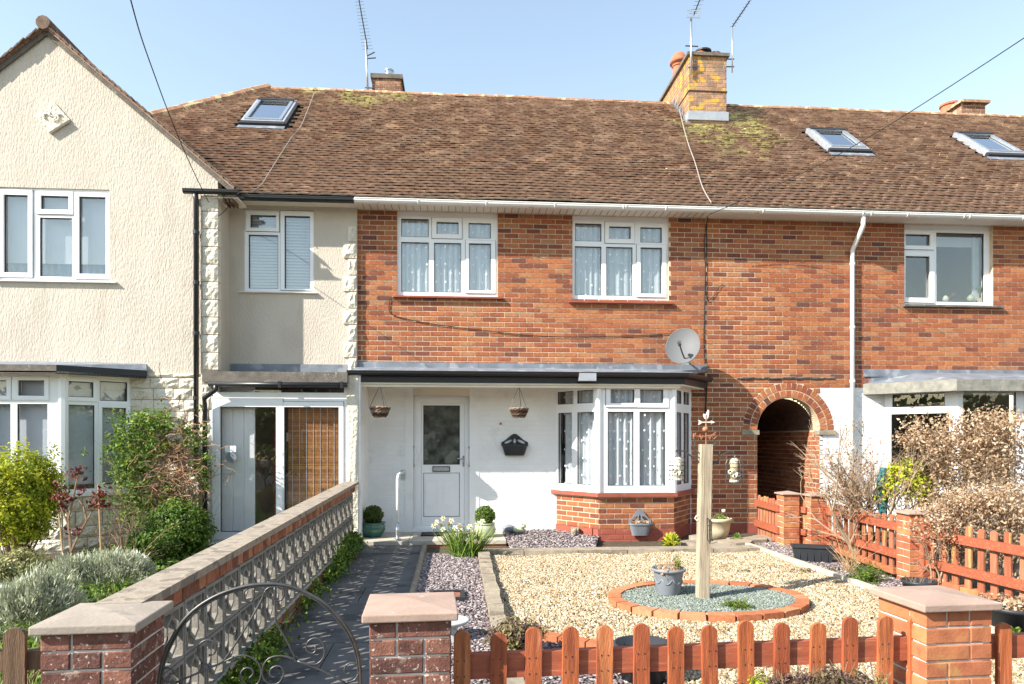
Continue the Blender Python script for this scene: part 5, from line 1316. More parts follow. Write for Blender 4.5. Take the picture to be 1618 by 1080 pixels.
# ================= screen wall and gate =================
yw0, yw1 = pl[1]+.30, 9.5
W = Wall((XW, yw0), (XW, yw1))        # seen from +X: y axis points to -X
ang = None
t = thing('screen_wall', 'low garden wall of pierced grey screen blocks with brick course and weathered coping', 'wall', (XW, yw0, -.1))
LW = yw1-yw0; zrise = .14
def zw_(s): return zrise*s/LW
Zb = .012
bp = []
def bar(mb, p, q, wdt, y0=.0, y1=.09):
    p = Vector((p[0], 0, p[1])); q = Vector((q[0], 0, q[1])); d = (q-p).normalized(); n = Vector((-d[2], 0, d[0]))*wdt/2; e = d*wdt*.3
    P4 = [p-e+n, p-e-n, q+e-n, q+e+n]; mb.prism([(a[0], a[2]) for a in P4], y0, y1)
bl = .295
mb = MB().plate(0, bl-.006, 0, bl-.006, [(.020, .020, bl-.026, bl-.026)], 0, .09)
s = bl
hx = [(.33, .30), (.50, .17), (.67, .30), (.67, .70), (.50, .83), (.33, .70)]
for i in range(6):
    a, b = hx[i], hx[(i+1) % 6]; bar(mb, (a[0]*s, a[1]*s), (b[0]*s, b[1]*s), .018, .004+.0004*i, .086)
for a, b in (((.5, .83), (.5, .97)), ((.5, .17), (.5, .03)), ((.33, .52), (.04, .30)), ((.67, .48), (.96, .70)), ((.18, .42), (.18, .04)), ((.82, .58), (.82, .96))):
    bar(mb, (a[0]*s, a[1]*s), (b[0]*s, b[1]*s), .016, .006, .084)
blockm = mb.mesh('screen_block', 'block'); blockm2 = blockm
nb = int(LW/bl)
for r_ in range(2):
    for i in range(nb):
        flip = (i % 2 == 0)
        Mw = W.M @ T((i*bl, 0, Zb+zw_((i+.5)*bl)+r_*bl))
        link('screen_block', blockm, t, Mw)
for i in range(int(LW/.11)):            # header course
    s_ = i*.11; key = ('hd', i % 3)
    if key not in _bm: _bm[key] = MB().cbox(0, .103, -.004-.002*(i % 3), .1, 0, .085, .004).mesh('brick', 'edgebrick_d')if 'edgebrick_d' in M else None
    if _bm[key] is None:
        M['edgebrick_d'] = mat('weathered_header_brick', 0, .9, .25, 25, .5, 90, 'obj', [(0, (.17, .07, .045)), (.5, (.30, .11, .06)), (1, (.42, .19, .10))], stain=((.14, .11, .09), 9, .58, .6), bdist=.004)
        _bm[key] = MB().cbox(0, .103, -.004, .1, 0, .085, .004).mesh('brick', 'edgebrick_d')
    link('brick', _bm[key], t, W.M @ T((s_, 0, Zb+2*bl+zw_(s_)+.003)))
def slope_box(x0, x1, y0, y1, z0, z1):
    return MB().hexa([(x0, y0, z0+zw_(x0)), (x1, y0, z0+zw_(x1)), (x1, y1, z0+zw_(x1)), (x0, y1, z0+zw_(x0)), (x0, y0, z1+zw_(x0)), (x1, y0, z1+zw_(x1)), (x1, y1, z1+zw_(x1)), (x0, y1, z1+zw_(x0))])
slope_box(0, LW, .006, .095, Zb+2*bl-.003, Zb+2*bl+.088).build('mortar_bed', 'mortar_p', t, W.M)
zc = Zb+2*bl+.092; s_ = 0
while s_ < LW:
    l = min(.6, LW-s_); slope_box(s_+.003, s_+l-.003, -.045, .15, zc, zc+.042).build('coping_slab', 'coping', t, W.M); s_ += .6
for j in range(3):
    for i in range(int(LW/.225)):
        s_ = i*.225+(.11 if j % 2 else 0)
        key = ('bs',)
        if key not in _bm: _bm[key] = MB().cbox(0, .215, 0, .1, 0, .066, .004).mesh('brick', 'edgebrick_d')
        if s_+.22 < LW: link('base_brick', _bm[key], t, W.M @ T((s_, -.02, Zb-.078*(j+1)+zw_(s_))))
slope_box(0, LW, -.012, .1, Zb-.25, Zb-.002).build('base_mortar', 'mortar_p', t, W.M)
# gate
ga = pl+Vector((.33, .16, 0)); gb = pm+Vector((0, .16, 0)); WGt = Wall(ga, gb)
gt = thing('iron_gate', 'wrought iron garden gate with an arched top and scrolls between the two mottled pillars', 'gate', (ga[0], ga[1], -.1))
def wr(pts, r, name, n=6, yo=0):
    P = []
    for u, v in pts: s_, z_ = WGt.hit(u, v); P.append(Vector((s_, yo, z_)))
    Q = []
    for i in range(len(P)-1):
        p0, p1, p2, p3 = P[max(i-1, 0)], P[i], P[i+1], P[min(i+2, len(P)-1)]
        for k in range(4):
            t_ = k/4; Q.append(.5*((2*p1)+(p2-p0)*t_+(2*p0-5*p1+4*p2-p3)*t_*t_+(3*p1-p0-3*p2+p3)*t_**3))
    Q.append(P[-1]); return MB().tube(Q, r, n).build(name, 'iron', gt, WGt.M, smooth=True)
wr([(248, 1110), (250.5, 1080), (255.6, 1049.5), (264.8, 1023), (281, 992.4), (301.5, 968), (326, 949.6), (352.4, 936.4), (383, 927), (405, 923.3), (435, 922.5), (460, 926.7), (483, 935.8), (506.7, 948.3), (526.7, 965), (543.3, 985), (556.7, 1006.7), (565, 1030), (569, 1055), (570, 1080), (570, 1110)], .0075, 'arched_bar')
wr([(251, 1120), (254.5, 1080), (259, 1052), (268, 1026), (284, 996), (304, 972), (328, 953.5), (354, 940), (384, 930.5), (406, 927), (434, 926), (458, 930), (481, 939), (504, 951.5), (523, 968), (540, 988), (553, 1009), (561.5, 1032), (565.5, 1056), (566.5, 1080), (566.5, 1110)], .004, 'inner_arched_bar')
for pts in ([(470, 1044), (480, 1047), (500, 1049), (512, 1036), (511, 1018), (500, 1008), (487, 1013), (484, 1026), (492, 1032), (499, 1028), (498, 1020)],
            [(419, 933), (425, 928), (434, 927), (445, 928), (449, 938), (444, 948), (436, 948), (431, 940)],
            [(419, 945), (413, 930), (398, 926), (386, 935), (387, 946), (396, 950), (401, 942), (401, 929)],
            [(470, 1044), (455, 1038), (440, 1036), (425, 1040), (416, 1052), (415, 1068), (425, 1080), (440, 1079), (448, 1066), (446, 1055), (437, 1052), (428, 1057), (427, 1067), (435, 1070)],
            [(370, 1037), (385, 1035), (400, 1040), (411, 1052), (413, 1064), (407, 1080), (392, 1083), (382, 1074), (381, 1062), (389, 1055), (398, 1057), (400, 1064), (394, 1071)],
            [(330, 1035), (337, 1033), (341, 1025), (338, 1014), (327, 1011), (316, 1017), (313, 1030), (319, 1045), (335, 1052), (352, 1046), (370, 1037)],
            [(546, 1078), (560, 1074), (568, 1060), (565, 1050), (555, 1047), (546, 1052), (545, 1064), (553, 1063)],
            [(275, 1076), (262, 1076), (256, 1066), (260, 1056), (270, 1056), (276, 1063), (268, 1064)]):
    wr(pts, .0042, 'scroll')
wr([(419, 933), (412, 950), (395, 980), (372, 1017), (352, 1046)], .0042, 'diagonal_bar')
wr([(434, 927), (435, 960), (436.7, 983.3), (452, 1010), (468, 1042)], .0042, 'diagonal_bar')
wr([(470, 1044), (510, 1060), (547, 1079)], .0045, 'lower_bar'); wr([(352, 1046), (315, 1062), (278, 1078)], .0045, 'lower_bar')
wr([(250, 1085), (410, 1086), (570, 1082)], .008, 'cross_bar')
# ================= objects in the garden and on the walls =================
def lathe_pot(t, prof, m, x, y, z, n=28, name='pot', sx=1, sy=1, smooth=True):
    return MB().lathe([(r, z+h) for r, h in prof], x, y, n, sx, sy).build(name, m, t, smooth=smooth)
def bowl(r0, r1, r2, h, lip=.015, th=.012):   # base radius, belly radius, rim radius
    return [(0.001, 0), (r0, 0), (r0*.6+r1*.4, h*.15), (r1, h*.5), (r1*.55+r2*.45, h*.82), (r2, h*.9), (r2+lip, h*.93), (r2+lip, h), (r2-th, h), (r2-th, h*.8), (r1*.8, h*.75), (.001, h*.75)]
def leafball(t, c, r, n, m, ls=.012, name='box_ball'):
    d = RNG.normal(size=(n, 3)); d /= np.linalg.norm(d, axis=1)[:, None]; bump = 1+.07*np.sin(d[:, :1]*6+c[0]*9)*np.sin(d[:, 2:]*5+1)+.05*np.sin(d[:, 1:2]*11+2); P = np.array(c)+d*r*bump*(.84+.2*RNG.random((n, 1)))
    link(name, leaves_mesh(name, P, ls, m, Nrm=d), t, None, 'stuff')
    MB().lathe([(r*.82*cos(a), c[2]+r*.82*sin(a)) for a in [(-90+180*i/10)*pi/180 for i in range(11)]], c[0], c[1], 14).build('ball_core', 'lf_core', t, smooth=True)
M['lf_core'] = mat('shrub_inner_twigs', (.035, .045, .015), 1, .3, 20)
def box_pot(label, u, v, m, prof, yy, rb, leafmat):
    p = at_y(u, v, yy); z = ZSTEP; t = thing('potted_box_ball', label, 'potted plant', (p[0], yy, z))
    lathe_pot(t, prof, m, p[0], yy, z); h = prof[-5][1]
    leafball(t, (p[0], yy, z+h+rb*.72), rb, 2600, leafmat, .013)
box_pot('clipped box ball in a dark green glazed pot left of the white door', 589.5, 846, 'pot_green', bowl(.11, .175, .16, .21, .018), 9.92, .135, 'lf_dark')
box_pot('clipped box ball in a pale green glazed pot on the step right of the daffodils', 766.5, 846, 'pot_pale', bowl(.10, .155, .13, .20, .018), 9.80, .14, 'lf_green')
# hand rail
x = XX(628, 9.62); t = thing('grab_rail', 'thin white grab rail pole standing on the door step left of the door', 'rail', (x, 9.62, ZSTEP))
MB().tube([(x, 9.62, ZSTEP), (x, 9.62, ZZ(628, 756, 9.62)), (x+.01, 9.66, ZZ(628, 750, 9.62)), (x+.02, 9.75, ZZ(628, 749, 9.62)), (x+.03, D, ZZ(628, 749, 9.62))], .019, 12).build('tube', 'upvc', t, smooth=True)
MB().tube([(x, 9.62, ZSTEP), (x, 9.62, ZSTEP+.24)], .024, 12).build('sleeve', 'galv', t, smooth=True)
MB().lathe([(.05, ZSTEP), (.05, ZSTEP+.012), (.02, ZSTEP+.02)], x, 9.62, 16).build('foot_plate', 'galv', t)
MB().box(x-.02, x+.05, D-.02, D-.004, ZZ(628, 757, D), ZZ(628, 742, D)).build('wall_plate', 'galv', t)
tag(MB().box(XX(664, 9.8), XX(697, 9.8), 9.9, 10.22, ZSTEP+.001, ZSTEP+.018).build('door_mat', 'rubber', None), 'black rubber mat on the step in front of the white door', 'door mat')
# hanging baskets
def basket(label, u0, u1, vr, vb, hook, y):
    uc = (u0+u1)/2; x = XX(uc, y); z1 = ZZ(uc, vr, y); z0 = ZZ(uc, vb, y); r = (XX(u1, y)-XX(u0, y))/2
    t = thing('hanging_basket', label, 'hanging basket', (x, y, z0)); n = 26
    for k in range(7):
        f0 = k/7; rr = r*(.55+.45*f0**.7); zz = z0+(z1-z0)*(f0+.07); pts = []
        for i in range(n+1):
            a = 2*pi*i/n; q = rr+.006*(1 if (i+k) % 2 else -1); pts.append((x+q*cos(a), y+q*sin(a), zz+random.uniform(-.004, .004)))
        MB().tube(pts, .011, 5).build('woven_strand', 'wicker', t)
    MB().lathe([(.001, z0+.004), (r*.56, z0+.004), (r*.9, z1-.01), (r*.86, z1-.012), (.001, z0+.02)], x, y, 20).build('liner', 'wicker', t)
    hx, hz = XX(hook[0], y), ZZ(hook[0], hook[1], y)
    MB().tube([(hx, y, hz+.06), (hx, y, hz), (hx+.015, y, hz-.02), (hx, y, hz-.05)], .004, 5).build('hook', 'iron', t)
    for a in (pi*.95, -.25*pi, .4*pi): MB().tube([(hx, y, hz-.03), (x+r*cos(a), y+r*sin(a), z1)], .0035, 4).build('chain', 'iron', t)
basket('woven brown hanging basket at the left of the front door', 584, 617, 642, 659, (600.5, 605), 9.73)
basket('woven brown hanging basket above the black wall planter', 805, 835, 644, 660, (820, 607), 9.73)
# black wall planter
def wall_planter(label, u0, u1, vt, vm, vb, y, m, sc=1.0, n_hole=3, Wd=None):
    uc = (u0+u1)/2; x0, x1 = XX(u0, y), XX(u1, y); xc = (x0+x1)/2; w_ = x1-x0; zt, zm, zb = ZZ(uc, vt, y), ZZ(uc, vm, y), ZZ(uc, vb, y)
    t = thing('wall_planter', label, 'planter', (xc, y, zb)); h = zt-zm
    out = []
    for i in range(17):
        s_ = -1+2*i/16; out.append((xc+s_*w_/2*.98, zm+h*(.25+.75*math.exp(-(s_*1.7)**2))-(.12*h*(abs(s_)**3))))
    # back board with openings: built as strips between outline and hole arcs
    mb = MB(); yb = y-.02
    N_ = 40
    def top(s_): return zm+h*(.28+.72*math.exp(-(s_*1.75)**2))-(.10*h*abs(s_)**3)
    def holes(s_):
        a = abs(s_)
        if a < .09: c = .32; e = .26*sqrt(max(0, 1-(a/.09)**2)); return (zm+h*(c-e*.9), zm+h*(c+e*1.1))
        if .2 < a < .78: q = (a-.49)/.29; e = .13*sqrt(max(0, 1-q*q)); c = .30-.14*q-.02; return (zm+h*(c-e), zm+h*(c+e))
        return None
    for i in range(N_):
        s0, s1 = -1+2*i/N_, -1+2*(i+1)/N_; sm = (s0+s1)/2; x_0, x_1 = xc+s0*w_/2, xc+s1*w_/2; hl = holes(sm)
        segs = [(zm-.02, None)] if not hl else [(zm-.02, hl[0]), (hl[1], None)]
        for lo, hi in segs:
            za, zb2 = (top(s0), top(s1)) if hi is None else (hi, hi)
            mb.hexa([(x_0, yb, lo), (x_1, yb, lo), (x_1, yb+.012, lo), (x_0, yb+.012, lo), (x_0, yb, za), (x_1, yb, zb2), (x_1, yb+.012, zb2), (x_0, yb+.012, za)])
    mb.build('back_plate', m, t)
    # half-round tub
    mb = MB(); n = 16; vs = []
    for (zz, rx, ry) in ((zb, .36, .16), (zm-.03, .47, .26), (zm-.02, .5, .29), (zm+.005, .5, .29), (zm+.005, .46, .26), (zm-.06, .44, .24)):
        for i in range(n+1):
            a = pi*i/n; ee = .55; cx_, sy_ = math.copysign(abs(cos(a))**ee, cos(a)), abs(sin(a))**ee; vs.append((xc+w_*rx*cx_, yb-w_*ry*sy_, zz))
    k = n+1; fs = [(j*k+i, j*k+i+1, (j+1)*k+i+1, (j+1)*k+i) for j in range(5) for i in range(n)]+[tuple(range(n, -1, -1)), tuple(range(5*k, 6*k))]
    mb.add(vs, fs).build('tub', m, t); return t, (xc, yb, zm, w_)
wall_planter('black plastic wall planter with teardrop cut outs on the white wall', 792, 834, 685, 702, 719, D-.004, 'pot_dark')
t, (xc_, yb_2, zm_, w_) = wall_planter('grey plastic wall planter hanging on the brick base of the bay window', 993, 1028, 803, 826, 845, YB-.02, 'pot_grey')
P = np.column_stack([xc_+RNG.uniform(-.12, .12, 250), yb_2-RNG.uniform(.01, .07, 250), zm_+RNG.uniform(-.02, .03, 250)])
link('dry_stalks', leaves_mesh('dry_stalks', P, .02, 'lf_brown'), t, None, 'stuff')
# rusty screw on the white wall
tag(MB().tube([(XX(791, D), D-.03, ZZ(791, 669, D)), (XX(791, D), D+.01, ZZ(791, 669, D))], .018, 8).build('wall_hook', 'rust', None), 'small rusty hook in the white wall above the black planter', 'hook')
# satellite dish
dc = at_y(1080, 549, 10.0); t = thing('satellite_dish', 'grey mesh satellite dish mounted above the right end of the lead canopy', 'satellite dish', dc)
dirn = Vector((-.45, -.85, .32)).normalized(); Q = dirn.to_track_quat('Z', 'Y').to_matrix().to_4x4()
pr = []; RD = .27
for i in range(9): r = RD*i/8; pr.append((max(r, .001), .24*r*r/RD))
pr += [(RD+.006, .24*RD+.004), (RD+.004, .24*RD-.012)]+[(max(RD*i/8, .001), .24*(RD*i/8)**2/RD-.010) for i in range(8, -1, -1)]
MB().lathe(pr, 0, 0, 32).build('reflector', 'dish', t, T(dc) @ Q @ Matrix.Diagonal((.92, 1.05, 1, 1)), smooth=True)
lp = dc+dirn*.30+Vector((-.02, 0, -.05)); ap = at_y(1083, 569, 9.93)
MB().tube([ap, (ap+lp)/2+Vector((0, 0, -.02)), lp], .011, 6).build('feed_arm', 'iron', t)
MB().tube([lp, lp-dirn*.09], [.035, .022], 10).build('receiver', 'pot_dark', t)
MB().tube([lp+Vector((0, 0, -.01)), lp+Vector((.005, .0, -.06))], .014, 6).build('plug', 'gasket', t)
MB().tube([dc-dirn*.02, dc-dirn*.14, (dc[0]+.16, D-.02, dc[2]-.14), (dc[0]+.16, D, dc[2]-.14)], .017, 8).build('mount_arm', 'iron', t)
MB().box(dc[0]+.10, dc[0]+.22, D-.012, D-.001, dc[2]-.24, dc[2]-.06).build('mount_plate', 'galv', t)

# ---- feeder post with weather vane
pb = at_g(1109.5, 945, .05); tl = pb[1]*cos(TH)+pb[0]*sin(TH)
ptop = at_t(1114.8, 701.5, tl); hw = .050
t = thing('feeder_post', 'pale timber post with a rusty weather vane standing in the round chippings bed', 'post', pb)
lean = (ptop-pb)
MB().hexa([(pb[0]+a*hw, pb[1]+b*hw, pb[2]-.05) for a, b in ((-1, -1), (1, -1), (1, 1), (-1, 1))]+[(ptop[0]+a*hw, ptop[1]+b*hw, ptop[2]) for a, b in ((-1, -1), (1, -1), (1, 1), (-1, 1))]).build('timber', 'post', t)
def pp(u, v, o=0): p = at_t(u, v, tl); return Vector((p[0], p[1]+o, p[2]))
MB().tube([pp(1115.5, 701), pp(1115.5, 655)], .005, 6).build('spindle', 'rust', t)
MB().lathe([(.026*cos(a)+.001, pp(1114, 678)[2]+.026*sin(a)) for a in [(-90+180*i/8)*pi/180 for i in range(9)]], pp(1114.5, 678)[0], pp(1114, 678)[1], 14).build('ball', 'rust', t, smooth=True)
for pts in ([(1096, 688), (1108, 690), (1117, 689), (1131, 686)], [(1096, 684), (1096, 693)], [(1096, 688), (1100, 684)], [(1131, 683), (1126, 686), (1132, 690), (1127, 694)], [(1106, 686), (1108, 694), (1111, 687)], [(1119, 692), (1124, 688), (1121, 694)]):
    MB().tube([pp(*q) for q in pts], .006, 5).build('compass_arm', 'rust', t)
MB().tube([pp(1104, 667), pp(1128, 667)], .005, 5).build('arrow_shaft', 'feeder', t)
ar_ = lambda pts, nm, m: MB().prism([(pp(*q)[0], pp(*q)[2]) for q in pts], pb[1]-.004, pb[1]+.004).build(nm, m, t)
ar_([(1124, 664), (1124, 670), (1130.5, 667)], 'arrow_head', 'feeder'); ar_([(1103, 663), (1108, 665), (1108, 669), (1103, 671), (1105, 667)], 'arrow_tail', 'feeder')
ar_([(1113, 661), (1111, 656), (1112, 653), (1115, 655), (1117.5, 650), (1119, 647), (1120.5, 648), (1120.5, 651), (1120, 656), (1119, 660), (1117, 662), (1116.5, 666), (1115, 666), (1115, 662)], 'bird', 'feeder')
for sx_, pts in ((-1, [(1105, 722), (1097, 724), (1090, 719), (1084, 713), (1077, 712), (1069, 711), (1068, 714)]), (-1, [(1105, 715), (1100, 714), (1097, 706), (1098, 700), (1096, 690)]), (-1, [(1104, 730), (1098, 722), (1092, 722)]),
                 (1, [(1126, 734), (1135, 727), (1142, 718), (1150, 714), (1158, 714), (1160, 717)]), (1, [(1126, 712), (1132, 714), (1140, 722)]), (1, [(1127, 706), (1130, 700), (1126, 692)])):
    MB().tube([pp(*q) for q in pts], .0065, 6).build('hook_arm', 'iron', t)
for i in range(5): MB().tube([pp(1114+i*.6, 822+i*7, -.066), pp(1121, 818+i*8, -.066)], .004, 4).build('lattice_bar', 'iron', t)
MB().tube([pp(1113, 817, -.066), pp(1120, 822, -.066), pp(1120.5, 850, -.066), pp(1118, 857, -.066), pp(1113.5, 850, -.066), pp(1113, 817, -.066)], .005, 5).build('lattice_frame', 'iron', t)
MB().tube([pp(1104, 813), pp(1100, 815), pp(1098, 819), pp(1101, 822), pp(1104, 820)], .005, 5).build('cable_loop', 'feeder', t)
def feeder(label, u0, u1, vt, vb, hang, seed):
    uc = (u0+u1)/2; x, y = pp(uc, vb)[0], pp(uc, vb)[1]; z0, z1 = pp(uc, vb)[2], pp(uc, vt)[2]; r = (pp(u1, vb)[0]-pp(u0, vb)[0])/2
    t = thing('bird_feeder', label, 'bird feeder', (x, y, z0)); h = z1-z0
    for i in range(10):
        a = 2*pi*i/10; MB().tube([(x+r*cos(a), y+r*sin(a), z0), (x+r*cos(a), y+r*sin(a), z0+h*.72), (x+r*.8*cos(a), y+r*.8*sin(a), z0+h*.9), (x+.01*cos(a), y+.01*sin(a), z1)], .0024, 4).build('cage_wire', 'iron', t)
    for f in (0, .2, .4, .6, .75): MB().tube([(x+r*cos(2*pi*i/20), y+r*sin(2*pi*i/20), z0+h*f) for i in range(21)], .0024, 4).build('cage_hoop', 'iron', t)
    rs = r*.42
    MB().tube([(x, y, z0+.01), (x, y, z1-.03)], rs, 14).build('seed_tube', seed, t, smooth=True)
    MB().tube([(x, y, z1-.03), (x, y, z1-.01)], [rs*1.15, rs*.7], 14).build('lid', 'feeder', t); MB().tube([(x, y, z0+.0), (x, y, z0+.02)], rs*1.2, 14).build('tray', 'feeder', t)
    for a, f in ((-1.9, .16), (-1.1, .22), (2.6, .3), (-2.6, .34)):
        p = Vector((x+rs*cos(a), y+rs*sin(a), z0+h*f+.02)); d_ = Vector((cos(a), sin(a), 0)); MB().tube([p-d_*.005, p+d_*.02], .020, 10).build('port', 'feeder', t); MB().tube([p+d_*.018, p+d_*.0215], .010, 8).build('port_hole', 'gasket', t)
    MB().tube([(x, y, z1-.01), (x+.01, y, z1+.02), (pp(*hang)[0], y, pp(*hang)[2])], .003, 4).build('hanger', 'iron', t)
M['feeder_fill'] = mat('pale_seed_mix', (.62, .58, .42), .7, .3, 70)
feeder('caged bird feeder hanging left of the timber post in front of the bay', 1057, 1084, 720, 758, (1069, 712), 'feeder_fill')
feeder('caged bird feeder hanging right of the timber post in front of red brick', 1146, 1174, 722, 761, (1159, 715), 'seedfill')

# ---- plants in pots
def stalks(t, c, r, h, n, m, rad=.002, lean=.3, name='stalk', kind='stuff'):
    mb = MB()
    for i in range(n):
        a = random.random()*2*pi; q = r*sqrt(random.random()); x, y = c[0]+q*cos(a), c[1]+q*sin(a); hh = h*random.uniform(.5, 1.1); dx, dy = random.gauss(0, lean), random.gauss(0, lean)
        mb.tube([(x, y, c[2]), (x+dx*hh*.4, y+dy*hh*.4, c[2]+hh*.55), (x+dx*hh, y+dy*hh, c[2]+hh)], [rad, rad, rad*.4], 3, caps=False)
    return mb.build(name, m, t, kind=kind)
def cloud(t, c, rad, ncl, n, m, ls, spread, name='foliage', shell=.6, aspect=.55, light=True, fb=True):
    P, Nn, r = clumps(c, rad, ncl, n, spread, shell=shell, flat_bottom=fb)
    zz = (P[:, 2]-c[2])/(rad[2]+1e-6); rr = .55*r+.45*RNG.random(len(P))
    return link(name, leaves_mesh(name, P, ls, m, Nrm=Nn+np.array([0, 0, .3]), aspect=aspect, rnd=rr), t, None, 'stuff')
p = at_g(1056, 938, .05)
t = thing('planter_pot', 'grey plastic pot with embossed swags and dry stems inside the brick ring', 'pot', p)
pr = [(.001, 0), (.105, 0), (.11, .01), (.138, .20), (.142, .21), (.16, .215), (.163, .235), (.155, .24), (.145, .238), (.135, .19), (.001, .19)]
lathe_pot(t, [(r*1.0, h*1.03) for r, h in pr], 'pot_grey', p[0], p[1], p[2], 32)
for k in range(8):
    a0 = 2*pi*k/8; MB().tube([(p[0]+(.128)*cos(a0+f*pi/4), p[1]+.128*sin(a0+f*pi/4), p[2]+.16-.05*sin(f*pi)) for f in (0, .2, .4, .6, .8, 1)], .006, 5).build('swag', 'pot_grey', t, smooth=True)
cloud(t, (p[0], p[1], p[2]+.22), (.12, .12, .03), 30, 500, 'lf_brown', .012, .02, 'moss_mat'); stalks(t, (p[0]+.03, p[1], p[2]+.2), .09, .16, 22, 'lf_green' if False else 'cane', .0022)
cloud(t, (p[0]+.08, p[1], p[2]+.28), (.03, .03, .06), 8, 80, 'lf_green', .014, .012, 'shoot')
p = at_g(1139, 856); t = thing('planter_pot', 'sand coloured stone pot with small flowers at the foot of the red plinth', 'pot', p)
lathe_pot(t, [(.001, 0), (.12, 0), (.155, .13), (.17, .25), (.195, .255), (.195, .30), (.17, .30), (.165, .24), (.001, .24)], 'pot_beige', p[0], p[1]+.1, p[2]+.03, 28)
cloud(t, (p[0], p[1]+.1, p[2]+.32), (.14, .12, .05), 14, 260, 'lf_green', .02, .02); stalks(t, (p[0]-.05, p[1]+.1, p[2]+.3), .1, .14, 26, 'twig', .003, .5)
MB().lathe([(.001, p[2]+.42), (.025, p[2]+.42), (.03, p[2]+.45), (.001, p[2]+.46)], p[0]+.06, p[1]+.05, 8).build('flower', 'petal', t)
p = at_g(1284, 888); t = thing('trough_planter', 'rectangular dark grey plastic trough in front of the slim brick pillars', 'planter', p)
Mt = T(p) @ RZ(radians(-22)); ww, dd, hh = .23, .10, .19
def trough(t, Mt, ww, dd, hh, m):
    o = [(-ww*.85, -dd*.8, 0), (ww*.85, -dd*.8, 0), (ww*.85, dd*.8, 0), (-ww*.85, dd*.8, 0), (-ww, -dd, hh), (ww, -dd, hh), (ww, dd, hh), (-ww, dd, hh)]
    i_ = [(-ww*.92, -dd*.85, hh), (ww*.92, -dd*.85, hh), (ww*.92, dd*.85, hh), (-ww*.92, dd*.85, hh), (-ww*.88, -dd*.8, hh-.05), (ww*.88, -dd*.8, hh-.05), (ww*.88, dd*.8, hh-.05), (-ww*.88, dd*.8, hh-.05)]
    MB().add(o+i_, [(3, 2, 1, 0), (0, 1, 5, 4), (1, 2, 6, 5), (2, 3, 7, 6), (3, 0, 4, 7), (4, 5, 9, 8), (5, 6, 10, 9), (6, 7, 11, 10), (7, 4, 8, 11), (8, 9, 13, 12), (9, 10, 14, 13), (10, 11, 15, 14), (11, 8, 12, 15), (12, 13, 14, 15)]).build('tub', m, t, Mt)
    MB().plate(-ww-.012, ww+.012, -dd-.012, dd+.012, [(-ww*.93, -dd*.86, ww*.93, dd*.86)], 0, .02).build('rim', m, t, Mt @ T((0, 0, hh+.012)) @ Matrix.Rotation(-pi/2, 4, 'X') @ Matrix.Diagonal((1, 1, -1, 1)))
    for k in range(5): MB().box(-ww*.7+k*ww*.33, -ww*.7+k*ww*.33+.012, -dd*.98, -dd*.8, .03, hh-.03).build('rib', m, t, Mt)
trough(t, Mt, ww, dd, hh, 'pot_dark'); MB().box(-ww*.85, ww*.85, -dd*.75, dd*.75, hh-.06, hh-.04).build('compost', 'soil', t, Mt)
def round_pot(label, u, v, r, h, m='pot_dark', H0=0., fill=None, zabs=None, cat='pot'):
    p = at_g(u, v, H0); t = thing('planter_pot', label, cat, p)
    lathe_pot(t, [(.001, 0), (r*.72, 0), (r*.92, h*.85), (r*1.0, h*.86), (r*1.02, h), (r*.93, h), (r*.86, h*.7), (.001, h*.7)], m, p[0], p[1], p[2], 32); 
    MB().lathe([(.001, p[2]+h*.72), (r*.86, p[2]+h*.72)], p[0], p[1], 20).build('compost', 'soil', t)
    return t, p
round_pot('large black plastic pot standing behind the front pickets', 1016, 1075, .185, .24)
t, p = round_pot('black pot holding dry stalks behind the cap of the large orange pillar', 1452, 950, .15, .20); stalks(t, (p[0], p[1], p[2]+.15), .12, .14, 20, 'twig', .002, .5)
t, p = round_pot('black round pot at the right edge behind the large orange pillar', 1600, 1000, .21, .22); cloud(t, (p[0], p[1], p[2]+.22), (.17, .17, .08), 24, 600, 'lf_brown', .014, .02)
M['pot_grey2'] = mat('pale_grey_plastic', (.42, .44, .44), .5, .08, 9)
p = at_g(711, 1010); t = thing('bird_bath', 'pale grey shallow bowl standing on the slate just right of the gate pillar', 'bowl', p)
lathe_pot(t, [(.001, 0), (.10, 0), (.10, .02), (.05, .05), (.05, .10), (.14, .13), (.150, .15), (.140, .155), (.10, .135), (.001, .13)], 'pot_grey2', p[0], p[1], p[2], 32, name='bowl')
# drain tray with bricks
p = at_g(706, 945); t = thing('drain_cover', 'dark metal drain frame lying in the plum slate strip', 'drain cover', xyz(p)); Mt = T((p[0], p[1], gz(p[1])+.01))
MB().plate(-.17, .17, -.17, .17, [(-.13, -.13, .13, .13)], 0, .035).build('frame', 'pot_dark', t, Mt @ T((0, 0, .035)) @ Matrix.Rotation(-pi/2, 4, 'X') @ Matrix.Diagonal((1, 1, -1, 1)))
for k in range(5): MB().box(-.125, .125, -.12+k*.052, -.095+k*.052, .0, .02).build('grate_bar', 'rust', t, Mt)
